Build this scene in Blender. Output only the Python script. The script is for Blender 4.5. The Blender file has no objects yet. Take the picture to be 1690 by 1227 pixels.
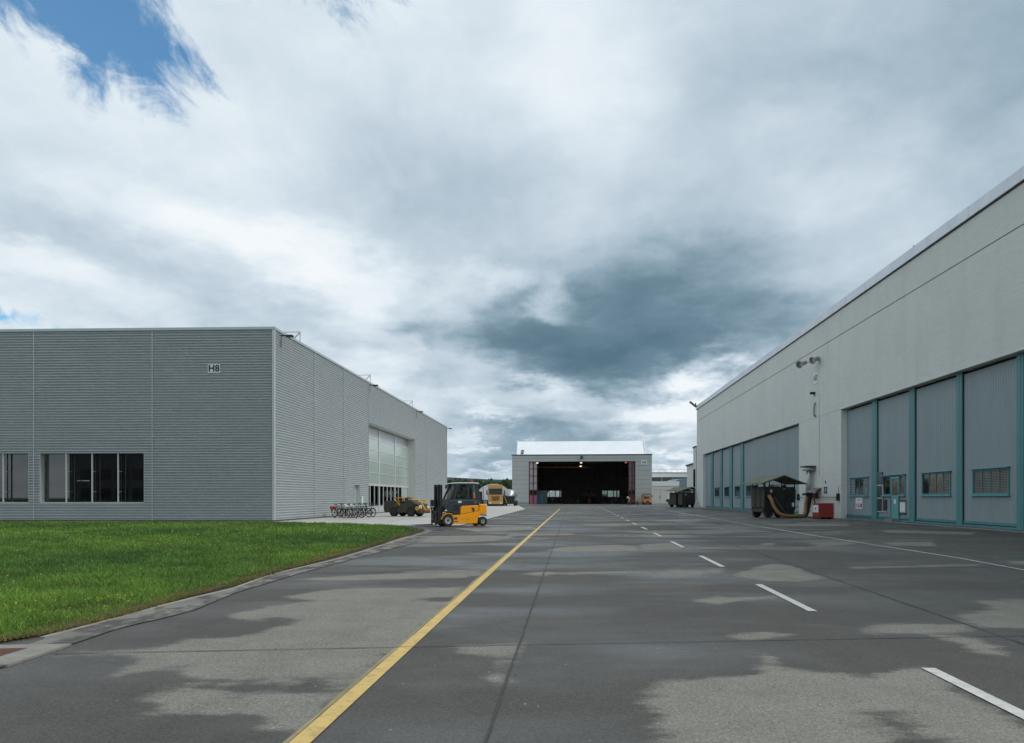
import bpy, math, random
import numpy as np
from mathutils import Vector, Matrix, Euler, noise as mnoise

R = random.Random(7)
sc = bpy.context.scene
COL = sc.collection
PI = math.pi
rad = math.radians

# ------------------------------------------------------------------ camera
F_PX, HZ, EYE = 1200.0, 822.0, 1.4
cam_d = bpy.data.cameras.new('camera')
cam_d.sensor_width = 36.0
cam_d.lens = 36.0 * F_PX / 1690.0
cam_d.shift_y = (HZ - 613.5) / 1690.0
cam_d.clip_start = 0.1
cam_d.clip_end = 20000
cam = bpy.data.objects.new('camera', cam_d)
COL.objects.link(cam)
cam.location = (0, 0, EYE)
cam.rotation_euler = (PI / 2, 0, 0)
sc.camera = cam

def G(u, v):
    """ground point (metres) seen at a pixel of the photograph"""
    Y = F_PX * EYE / (v - HZ)
    return ((u - 845.0) * Y / F_PX, Y)

# ------------------------------------------------------------------ light
SUN_EL, SUN_AZ = rad(45), rad(95)      # azimuth clockwise from +Y
world = bpy.data.worlds.new('World')
sc.world = world
world.use_nodes = True
nt = world.node_tree
nt.nodes.clear()
N = nt.nodes.new
def L(a, b): nt.links.new(a, b)
def wmath(op, a, b=None, c=None, clamp=False):
    n = N('ShaderNodeMath'); n.operation = op; n.use_clamp = clamp
    for i, x in enumerate((a, b, c)):
        if x is None: continue
        if isinstance(x, (int, float)): n.inputs[i].default_value = x
        else: L(x, n.inputs[i])
    return n.outputs[0]
tc = N('ShaderNodeTexCoord')
nrm = N('ShaderNodeVectorMath'); nrm.operation = 'NORMALIZE'
L(tc.outputs['Generated'], nrm.inputs[0])
sep = N('ShaderNodeSeparateXYZ'); L(nrm.outputs[0], sep.inputs[0])
X, Y, Z = sep.outputs
az = wmath('ARCTAN2', X, Y)
el = wmath('ARCSINE', Z)
zz = wmath('ADD', wmath('MAXIMUM', Z, 0.0), 0.24)
px, py = wmath('DIVIDE', X, zz), wmath('DIVIDE', Y, zz)
cp = N('ShaderNodeCombineXYZ'); L(px, cp.inputs[0]); L(py, cp.inputs[1])
def wnoise(vec, scale, detail, rough, dist=0.0, off=(0, 0, 0), sc3=(1, 1, 1), rotz=0.0, vt='POINT'):
    m = N('ShaderNodeMapping'); m.vector_type = vt; m.inputs['Location'].default_value = off
    m.inputs['Scale'].default_value = sc3; m.inputs['Rotation'].default_value = (0, 0, rotz)
    L(vec, m.inputs[0])
    n = N('ShaderNodeTexNoise'); n.inputs['Scale'].default_value = scale
    n.inputs['Detail'].default_value = detail; n.inputs['Roughness'].default_value = rough
    n.inputs['Distortion'].default_value = dist
    L(m.outputs[0], n.inputs['Vector'])
    return n
# warped azimuth / elevation for the large cloud masses
wn = wnoise(cp.outputs[0], 1.5, 7, 0.58, 0.2, (3.1, 1.7, 0))
wsep = N('ShaderNodeSeparateColor'); L(wn.outputs['Color'], wsep.inputs[0])
wn2 = wnoise(cp.outputs[0], 4.6, 7, 0.6, 0.0, (7.7, 4.2, 0))
wsep2 = N('ShaderNodeSeparateColor'); L(wn2.outputs['Color'], wsep2.inputs[0])
dx = wmath('ADD', wmath('MULTIPLY', wmath('SUBTRACT', wsep.outputs[0], 0.5), 0.34), wmath('MULTIPLY', wmath('SUBTRACT', wsep2.outputs[0], 0.5), 0.10))
dy = wmath('ADD', wmath('MULTIPLY', wmath('SUBTRACT', wsep.outputs[1], 0.5), 0.20), wmath('MULTIPLY', wmath('SUBTRACT', wsep2.outputs[1], 0.5), 0.08))
cw = N('ShaderNodeCombineXYZ')
L(wmath('ADD', az, dx), cw.inputs[0]); L(wmath('ADD', el, dy), cw.inputs[1])
def blob(u, v, ru, rv, amp, rot=0.0, acc=None):
    a = math.atan((u - 845) / F_PX)
    e = math.atan((HZ - v) / math.hypot(F_PX, u - 845))
    m = N('ShaderNodeMapping'); m.vector_type = 'TEXTURE'
    m.inputs['Location'].default_value = (a, e, 0)
    m.inputs['Rotation'].default_value = (0, 0, rad(rot))
    m.inputs['Scale'].default_value = (ru / 1250.0, rv / 1250.0, 1)
    L(cw.outputs[0], m.inputs[0])
    g = N('ShaderNodeTexGradient'); g.gradient_type = 'SPHERICAL'
    L(m.outputs[0], g.inputs[0])
    s = N('ShaderNodeMapRange'); s.interpolation_type = 'SMOOTHSTEP'
    L(g.outputs['Fac'], s.inputs[0]); s.inputs[4].default_value = amp
    return s.outputs[0] if acc is None else wmath('ADD', acc, s.outputs[0])
fb = wnoise(cp.outputs[0], 2.2, 10, 0.60, 0.35, (0.4, 5.2, 0))
fb2 = wnoise(cp.outputs[0], 0.8, 4, 0.5, 0.2, (9.4, 2.2, 0))
fb3 = wnoise(cp.outputs[0], 7.0, 9, 0.62, 0.4, (1.4, 8.2, 0), (1.3, 0.8, 1), 0.5)
dens = wmath('MULTIPLY', wmath('SUBTRACT', fb.outputs['Fac'], 0.5), 0.42)
dens = wmath('ADD', dens, wmath('MULTIPLY', wmath('SUBTRACT', fb2.outputs['Fac'], 0.5), 0.22))
dens = wmath('ADD', dens, wmath('MULTIPLY', wmath('SUBTRACT', fb3.outputs['Fac'], 0.5), 0.17))
ae = N('ShaderNodeCombineXYZ'); L(az, ae.inputs[0]); L(el, ae.inputs[1])
pf = wnoise(ae.outputs[0], 7.5, 9, 0.60, 0.5, (0.7, 0.35, 0), (1.0, 2.1, 1))
lowf = N('ShaderNodeMapRange'); lowf.interpolation_type = 'SMOOTHSTEP'; L(el, lowf.inputs[0]); lowf.inputs[1].default_value = 0.36; lowf.inputs[2].default_value = 0.03; lowf.inputs[3].default_value = 0.10; lowf.inputs[4].default_value = 0.85
dens = wmath('ADD', dens, wmath('MULTIPLY', wmath('SUBTRACT', pf.outputs['Fac'], 0.5), lowf.outputs[0]))
Lum = wmath('ADD', dens, 0.765)
for b in [
    (1080, 530, 450, 180, -0.42, 10), (1230, 450, 330, 170, -0.20, 8), (880, 550, 200, 160, -0.20, 0),
    (1040, 605, 330, 80, -0.20, 6), (900, 585, 230, 110, -0.18, 0), (1240, 560, 260, 120, -0.20, 10), (720, 340, 330, 220, -0.17, -20), (1380, 150, 480, 240, -0.20, 10), (1670, 230, 260, 420, -0.22, 0),
    (640, 250, 300, 160, -0.05, 0), (110, 330, 300, 90, -0.08, -8), (170, 420, 240, 45, -0.14, -12), (470, 520, 220, 60, -0.14, 0),
    (720, 560, 70, 70, -0.2, 0), (700, 640, 110, 50, -0.16, 0),
    (960, 90, 230, 190, 0.20, -50), (330, 200, 420, 150, 0.10, -15), (440, 410, 430, 70, 0.26, -12), (90, 470, 260, 60, 0.14, -15),
    (940, 512, 90, 45, 0.26, -35), (1180, 655, 260, 60, 0.42, 12), (1330, 330, 330, 90, 0.10, 15), (800, 470, 120, 30, 0.15, -10),
    (1290, 215, 180, 60, 0.12, 5), (640, 520, 110, 60, 0.10, 0), (905, 655, 150, 34, 0.26, 0), (780, 715, 100, 26, 0.34, 2), (1120, 700, 160, 40, 0.16, 0),
    (790, 750, 200, 70, -0.26, 0), (960, 715, 260, 60, -0.30, 3), (1120, 735, 160, 40, -0.16, 0), (600, 620, 200, 60, 0.12, -10), (800, 770, 140, 14, 0.25, 0), (1115, 770, 80, 16, 0.25, 0),
]:
    Lum = blob(*b[:5], b[5], Lum)
ramp = N('ShaderNodeValToRGB')
cr = ramp.color_ramp
stops = [(0.0, (0.95, 1.75, 2.35)), (0.2, (1.5, 2.45, 3.15)), (0.4, (2.85, 3.95, 4.8)), (0.58, (4.6, 5.65, 6.55)), (0.74, (6.2, 7.2, 8.0)), (0.88, (7.7, 8.5, 9.1)), (1.0, (8.9, 9.4, 9.7))]
cr.elements[0].position = stops[0][0]; cr.elements[0].color = (*stops[0][1], 1)
cr.elements[1].position = 1.0; cr.elements[1].color = (*stops[-1][1], 1)
for p, c in stops[1:-1]:
    e_ = cr.elements.new(p); e_.color = (*c, 1)
cr.interpolation = 'EASE' if False else 'LINEAR'
L(Lum, ramp.inputs[0])
sky = N('ShaderNodeTexSky'); sky.sky_type = 'NISHITA'; sky.sun_disc = False
sky.sun_elevation = SUN_EL; sky.sun_rotation = SUN_AZ; sky.dust_density = 0.6; sky.air_density = 1.1; sky.ozone_density = 1.4
# opening of blue sky in the cloud, upper left
cw = N('ShaderNodeCombineXYZ')
L(wmath('ADD', az, wmath('MULTIPLY', dx, 0.35)), cw.inputs[0]); L(wmath('ADD', el, wmath('MULTIPLY', dy, 0.35)), cw.inputs[1])
hole = blob(60, -15, 330, 175, 0.92, -12)
hole = blob(220, 60, 260, 130, 0.62, -35, hole)
hole = blob(500, -40, 260, 80, 0.75, -10, hole)
hole = blob(10, 532, 90, 18, 0.6, 0, hole)
hole_b = hole
hn = wnoise(nrm.outputs[0], 9.0, 10, 0.60, 0.8, (2.2, 0.9, 0.4))
hn2 = wnoise(ae.outputs[0], 20.0, 10, 0.68, 1.2, (5.2, 3.9, 0), (2.0, 1.0, 1), -0.65, 'TEXTURE')
hole = wmath('SUBTRACT', hole, wmath('MULTIPLY', wmath('ADD', wmath('MULTIPLY', hn.outputs['Fac'], 0.55), wmath('MULTIPLY', hn2.outputs['Fac'], 0.45)), 4.6))
hole = wmath('ADD', hole, 1.86)
hm = N('ShaderNodeMapRange'); hm.interpolation_type = 'SMOOTHSTEP'
L(hole, hm.inputs[0]); hm.inputs[1].default_value = -0.12; hm.inputs[2].default_value = 0.70; hm.inputs[4].default_value = 0.92
hk = N('ShaderNodeMapRange'); hk.interpolation_type = 'SMOOTHSTEP'; L(hole_b, hk.inputs[0]); hk.inputs[1].default_value = 0.03; hk.inputs[2].default_value = 0.32
hfac = wmath('MULTIPLY', hm.outputs[0], hk.outputs[0])
blue = N('ShaderNodeMix'); blue.data_type = 'RGBA'; blue.blend_type = 'MULTIPLY'; blue.inputs[0].default_value = 1.0
L(sky.outputs[0], blue.inputs[6]); blue.inputs[7].default_value = (0.5, 1.2, 1.5, 1)
mx = N('ShaderNodeMix'); mx.data_type = 'RGBA'
L(hfac, mx.inputs[0]); L(ramp.outputs[0], mx.inputs[6]); L(blue.outputs[2], mx.inputs[7])
bg = N('ShaderNodeBackground'); bg.inputs['Strength'].default_value = 0.1
L(mx.outputs[2], bg.inputs['Color'])
wo = N('ShaderNodeOutputWorld'); L(bg.outputs[0], wo.inputs[0])

sd = bpy.data.lights.new('sun', 'SUN'); sd.energy = 1.9; sd.angle = rad(14); sd.color = (1.0, 0.97, 0.92)
sun = bpy.data.objects.new('sun', sd); COL.objects.link(sun)
sv = Vector((math.sin(SUN_AZ) * math.cos(SUN_EL), math.cos(SUN_AZ) * math.cos(SUN_EL), math.sin(SUN_EL)))
sun.rotation_euler = sv.to_track_quat('Z', 'Y').to_euler()
sun.location = (0, 0, 60)

sc.view_settings.view_transform = 'Standard'
sc.view_settings.look = 'None'
sc.view_settings.exposure = 0.0
sc.view_settings.gamma = 1.0
sc.view_settings.use_curve_mapping = False
sc.render.engine = 'CYCLES'
sc.cycles.use_denoising = True
sc.cycles.max_bounces = 6
sc.cycles.diffuse_bounces = 3
sc.cycles.transparent_max_bounces = 12
sc.cycles.sample_clamp_indirect = 6

# ------------------------------------------------------------------ materials
def mat(name, col, rough=0.6, metal=0.0, var=0.12, vscale=2.0, bump=0.0, bscale=40.0, spec=0.5, stretch=(1, 1, 1), dirt=0.0, dirtcol=(0.08, 0.07, 0.06), emit=None, coat=0.0, dth=(0.52, 0.75)):
    m = bpy.data.materials.new(name); m.use_nodes = True
    t = m.node_tree; n = t.nodes; l = t.links
    b = n['Principled BSDF']
    b.inputs['Roughness'].default_value = rough; b.inputs['Metallic'].default_value = metal
    b.inputs['Specular IOR Level'].default_value = spec
    if coat: b.inputs['Coat Weight'].default_value = coat
    tcn = n.new('ShaderNodeTexCoord')
    mp = n.new('ShaderNodeMapping'); mp.inputs['Scale'].default_value = stretch
    l.new(tcn.outputs['Object'], mp.inputs[0])
    nz = n.new('ShaderNodeTexNoise'); nz.inputs['Scale'].default_value = vscale; nz.inputs['Detail'].default_value = 6; nz.inputs['Roughness'].default_value = 0.6
    l.new(mp.outputs[0], nz.inputs['Vector'])
    mr = n.new('ShaderNodeMapRange'); mr.inputs[1].default_value = 0.25; mr.inputs[2].default_value = 0.75
    mr.inputs[3].default_value = 1 - var; mr.inputs[4].default_value = 1 + var
    l.new(nz.outputs['Fac'], mr.inputs[0])
    mul = n.new('ShaderNodeMix'); mul.data_type = 'RGBA'; mul.blend_type = 'MULTIPLY'; mul.inputs[0].default_value = 1
    mul.inputs[6].default_value = (*col, 1); l.new(mr.outputs[0], mul.inputs[7])
    out = mul.outputs[2]
    if dirt:
        dz = n.new('ShaderNodeTexNoise'); dz.inputs['Scale'].default_value = vscale * 2.3; dz.inputs['Detail'].default_value = 8; dz.inputs['Roughness'].default_value = 0.7
        l.new(mp.outputs[0], dz.inputs['Vector'])
        dr = n.new('ShaderNodeMapRange'); dr.interpolation_type = 'SMOOTHSTEP'; dr.inputs[1].default_value = dth[0]; dr.inputs[2].default_value = dth[1]; dr.inputs[4].default_value = dirt
        l.new(dz.outputs['Fac'], dr.inputs[0])
        dm = n.new('ShaderNodeMix'); dm.data_type = 'RGBA'; l.new(dr.outputs[0], dm.inputs[0]); l.new(out, dm.inputs[6]); dm.inputs[7].default_value = (*dirtcol, 1)
        out = dm.outputs[2]
    l.new(out, b.inputs['Base Color'])
    rr = n.new('ShaderNodeMapRange'); rr.inputs[3].default_value = max(0, rough - 0.08); rr.inputs[4].default_value = min(1, rough + 0.08)
    l.new(nz.outputs['Fac'], rr.inputs[0]); l.new(rr.outputs[0], b.inputs['Roughness'])
    if bump:
        bz = n.new('ShaderNodeTexNoise'); bz.inputs['Scale'].default_value = bscale; bz.inputs['Detail'].default_value = 4
        l.new(mp.outputs[0], bz.inputs['Vector'])
        bn = n.new('ShaderNodeBump'); bn.inputs['Strength'].default_value = bump; bn.inputs['Distance'].default_value = 0.02
        l.new(bz.outputs['Fac'], bn.inputs['Height']); l.new(bn.outputs[0], b.inputs['Normal'])
    if emit:
        b.inputs['Emission Color'].default_value = (*emit[:3], 1); b.inputs['Emission Strength'].default_value = emit[3]
    return m

def glass_mat(name, tint, refl=1.0):
    m = bpy.data.materials.new(name); m.use_nodes = True
    t = m.node_tree; n = t.nodes; l = t.links; n.clear()
    o = n.new('ShaderNodeOutputMaterial'); tr = n.new('ShaderNodeBsdfTransparent'); tr.inputs[0].default_value = (*tint, 1)
    gl = n.new('ShaderNodeBsdfGlossy'); gl.inputs['Roughness'].default_value = 0.02; gl.inputs['Color'].default_value = (refl, refl, refl, 1)
    fr = n.new('ShaderNodeFresnel'); fr.inputs[0].default_value = 2.0
    mx_ = n.new('ShaderNodeMixShader'); l.new(fr.outputs[0], mx_.inputs[0]); l.new(tr.outputs[0], mx_.inputs[1]); l.new(gl.outputs[0], mx_.inputs[2])
    l.new(mx_.outputs[0], o.inputs[0])
    return m

M = {}
M['corr'] = mat('corrugated_grey_metal', (0.45, 0.485, 0.495), 0.38, 0.4, 0.05, 0.6, stretch=(1, 1, 3), dirt=0.10, dirtcol=(0.25, 0.25, 0.23))
M['corr_trim'] = mat('light_grey_trim_metal', (0.52, 0.55, 0.55), 0.4, 0.2, 0.05)
M['coping'] = mat('coping_metal', (0.42, 0.48, 0.46), 0.35, 0.5, 0.05)
M['plinth'] = mat('plinth_concrete', (0.22, 0.21, 0.19), 0.9, 0, 0.3, 3, 0.3)
M['reveal'] = mat('pale_reveal_panel', (0.60, 0.61, 0.58), 0.5, 0, 0.04)
M['poly'] = mat('translucent_green_panel', (0.36, 0.43, 0.40), 0.25, 0, 0.05, 3, spec=0.6, coat=0.2)
M['alu'] = mat('pale_aluminium', (0.62, 0.64, 0.63), 0.35, 0.3, 0.04)
M['white'] = mat('white_paint', (0.76, 0.77, 0.76), 0.5, 0, 0.05, 3, dirt=0.1)
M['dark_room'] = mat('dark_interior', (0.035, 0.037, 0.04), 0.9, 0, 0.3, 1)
M['room'] = mat('room_wall', (0.12, 0.12, 0.12), 0.9, 0, 0.3, 1)
M['glass_dark'] = glass_mat('tinted_window_glass', (0.22, 0.25, 0.27))
M['glass'] = glass_mat('clear_cab_glass', (0.86, 0.92, 0.89))
M['pane_dark'] = mat('dark_glazing', (0.015, 0.017, 0.018), 0.06, 0, 0.2, 3, spec=0.6)
M['pane_grey'] = mat('blind_behind_glass', (0.06, 0.06, 0.058), 0.12, 0, 0.2, 3, spec=0.5)
M['pane_tan'] = mat('tan_curtain_behind_glass', (0.17, 0.135, 0.095), 0.12, 0, 0.6, 4, spec=0.5)
M['h3wall'] = None
M['teal'] = mat('teal_paint', (0.068, 0.22, 0.235), 0.5, 0, 0.14, 1.2, stretch=(1, 1, 0.3), dirt=0.25, dirtcol=(0.13, 0.20, 0.19))
M['teal_light'] = mat('light_teal_paint', (0.11, 0.33, 0.34), 0.5, 0, 0.10, 2, dirt=0.15, dirtcol=(0.15, 0.22, 0.2))
M['leaf'] = mat('grey_door_leaf', (0.25, 0.315, 0.33), 0.55, 0, 0.10, 0.5, stretch=(1, 1, 0.25), dirt=0.22, dirtcol=(0.20, 0.22, 0.23))
M['black'] = mat('black_rubber', (0.02, 0.02, 0.02), 0.8, 0, 0.3, 8, bump=0.2)
M['tyre'] = mat('tyre_rubber', (0.028, 0.027, 0.026), 0.85, 0, 0.3, 12, bump=0.3)
M['fascia'] = mat('galvanised_fascia', (0.58, 0.62, 0.66), 0.38, 0.6, 0.16, 0.7, stretch=(1, 1, 0.4), dirt=0.3, dirtcol=(0.36, 0.39, 0.42))
M['steel'] = mat('dull_steel', (0.30, 0.30, 0.29), 0.45, 0.7, 0.15, 3)
M['dark_steel'] = mat('dark_steel', (0.045, 0.045, 0.045), 0.5, 0.5, 0.3, 3)
M['charcoal'] = mat('charcoal_paint', (0.032, 0.042, 0.050), 0.45, 0, 0.15, 3, coat=0.2)
M['yellow'] = mat('yellow_paint', (0.95, 0.375, 0.005), 0.4, 0, 0.05, 2, coat=0.2, dirt=0.10, dirtcol=(0.45, 0.22, 0.03))
M['yellow2'] = mat('worn_yellow_paint', (0.62, 0.34, 0.03), 0.5, 0, 0.2, 4, dirt=0.3)
M['olive'] = mat('olive_drab_paint', (0.060, 0.058, 0.044), 0.7, 0, 0.18, 2, dirt=0.3, dirtcol=(0.10, 0.09, 0.07))
M['olive_dark'] = mat('dark_olive_paint', (0.016, 0.017, 0.015), 0.65, 0, 0.25, 2, dirt=0.3, dirtcol=(0.03, 0.03, 0.027))
M['canvas'] = mat('moss_green_roof_sheet', (0.15, 0.16, 0.11), 0.8, 0, 0.22, 2, dirt=0.35, dirtcol=(0.08, 0.10, 0.04))
M['red'] = mat('red_crate_plastic', (0.42, 0.045, 0.04), 0.55, 0, 0.15, 3, dirt=0.3, dirtcol=(0.28, 0.10, 0.09))
M['orange'] = mat('orange_paint', (0.70, 0.17, 0.015), 0.5, 0, 0.1, 3)
M['hose'] = mat('tan_duct_hose', (0.27, 0.15, 0.065), 0.7, 0, 0.2, 4, bump=0.3)
M['chrome'] = mat('rim_paint', (0.72, 0.74, 0.73), 0.35, 0.3, 0.1, 8)
M['amber'] = mat('red_beacon_lens', (0.45, 0.06, 0.05), 0.25, 0, 0.1)
M['lampglass'] = mat('lamp_glass', (0.75, 0.76, 0.74), 0.15, 0, 0.1)
M['brown_truck'] = mat('ochre_truck_paint', (0.55, 0.30, 0.075), 0.4, 0, 0.1, 1, coat=0.2, dirt=0.2)
M['tent'] = mat('white_tent_fabric', (0.80, 0.81, 0.82), 0.7, 0, 0.05, 0.4)
M['hangpanel'] = mat('pale_hangar_panel', (0.43, 0.45, 0.43), 0.5, 0.0, 0.05, 0.3, dirt=0.12, dirtcol=(0.34, 0.35, 0.32))
M['hangroof'] = mat('white_roof_sheet', (0.88, 0.90, 0.92), 0.4, 0.1, 0.05, 0.5)
M['maroon'] = mat('maroon_paint', (0.10, 0.03, 0.04), 0.5, 0, 0.15, 2)
M['pinkdoor'] = mat('faded_red_door_panel', (0.36, 0.12, 0.15), 0.55, 0, 0.15, 2)
M['bluecab'] = mat('blue_cabinet_paint', (0.045, 0.12, 0.18), 0.5, 0, 0.2, 2)
M['shed'] = mat('blue_grey_shed_sheet', (0.20, 0.29, 0.33), 0.5, 0.2, 0.1, 1)
M['paleblock'] = mat('pale_block_wall', (0.62, 0.62, 0.59), 0.7, 0, 0.06, 0.5)
M['skin'] = mat('skin', (0.48, 0.27, 0.19), 0.55, 0, 0.05)
M['shirt'] = mat('grey_shirt_cloth', (0.20, 0.21, 0.23), 0.85, 0, 0.15, 12, bump=0.3)
M['trousers'] = mat('dark_trouser_cloth', (0.03, 0.035, 0.045), 0.85, 0, 0.15, 12)
M['hair'] = mat('dark_hair', (0.02, 0.015, 0.012), 0.7, 0, 0.2, 30)
M['print'] = mat('black_lettering', (0.02, 0.022, 0.025), 0.6)
M['signwhite'] = mat('sign_white', (0.72, 0.75, 0.76), 0.45, 0, 0.04)
M['rust'] = mat('rusty_iron', (0.13, 0.065, 0.045), 0.8, 0.2, 0.35, 8, bump=0.4)
M['strip'] = None

def M_concrete_wall():
    m = mat('painted_board_marked_concrete', (0.665, 0.685, 0.65), 0.85, 0, 0.05, 0.35, dirt=0.10, dirtcol=(0.48, 0.50, 0.46))
    t = m.node_tree; n = t.nodes; l = t.links; b = n['Principled BSDF']
    tcn = n.new('ShaderNodeTexCoord'); sp = n.new('ShaderNodeSeparateXYZ'); l.new(tcn.outputs['Object'], sp.inputs[0])
    # board lines every 0.2 m (fine relief), strength broken up by noise
    md = n.new('ShaderNodeMath'); md.operation = 'FRACT'
    dv = n.new('ShaderNodeMath'); dv.operation = 'MULTIPLY'; dv.inputs[1].default_value = 1 / 0.22; l.new(sp.outputs[2], dv.inputs[0]); l.new(dv.outputs[0], md.inputs[0])
    lr = n.new('ShaderNodeMapRange'); lr.inputs[1].default_value = 0.0; lr.inputs[2].default_value = 0.12; lr.inputs[3].default_value = 0; lr.inputs[4].default_value = 1
    l.new(md.outputs[0], lr.inputs[0])
    mp = n.new('ShaderNodeMapping'); mp.inputs['Scale'].default_value = (0.25, 1, 4.5); l.new(tcn.outputs['Object'], mp.inputs[0])
    nz = n.new('ShaderNodeTexNoise'); nz.inputs['Scale'].default_value = 1.3; nz.inputs['Detail'].default_value = 7; nz.inputs['Roughness'].default_value = 0.65; l.new(mp.outputs[0], nz.inputs[0])
    ml = n.new('ShaderNodeMath'); ml.operation = 'MULTIPLY'; l.new(lr.outputs[0], ml.inputs[0]); l.new(nz.outputs[0], ml.inputs[1])
    bn = n.new('ShaderNodeBump'); bn.inputs['Strength'].default_value = 0.28; bn.inputs['Distance'].default_value = 0.02
    l.new(ml.outputs[0], bn.inputs['Height']); l.new(bn.outputs[0], b.inputs['Normal'])
    # drip stains (thin vertical) and board-to-board tone
    src = b.inputs['Base Color'].links[0].from_socket
    br = n.new('ShaderNodeMapRange'); br.inputs[1].default_value = 0.35; br.inputs[2].default_value = 0.7; br.inputs[3].default_value = 0.95; br.inputs[4].default_value = 1.03
    l.new(nz.outputs[0], br.inputs[0])
    m2 = n.new('ShaderNodeMix'); m2.data_type = 'RGBA'; m2.blend_type = 'MULTIPLY'; m2.inputs[0].default_value = 1
    l.new(src, m2.inputs[6]); l.new(br.outputs[0], m2.inputs[7])
    mp2 = n.new('ShaderNodeMapping'); mp2.inputs['Scale'].default_value = (3.0, 1, 0.12); l.new(tcn.outputs['Object'], mp2.inputs[0])
    n2 = n.new('ShaderNodeTexNoise'); n2.inputs['Scale'].default_value = 1.0; n2.inputs['Detail'].default_value = 5; l.new(mp2.outputs[0], n2.inputs[0])
    r2 = n.new('ShaderNodeMapRange'); r2.inputs[1].default_value = 0.5; r2.inputs[2].default_value = 0.8; r2.inputs[3].default_value = 1; r2.inputs[4].default_value = 0.93; l.new(n2.outputs[0], r2.inputs[0])
    m3 = n.new('ShaderNodeMix'); m3.data_type = 'RGBA'; m3.blend_type = 'MULTIPLY'; m3.inputs[0].default_value = 1
    l.new(m2.outputs[2], m3.inputs[6]); l.new(r2.outputs[0], m3.inputs[7]); l.new(m3.outputs[2], b.inputs['Base Color'])
    return m
M['h3wall'] = M_concrete_wall()

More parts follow.
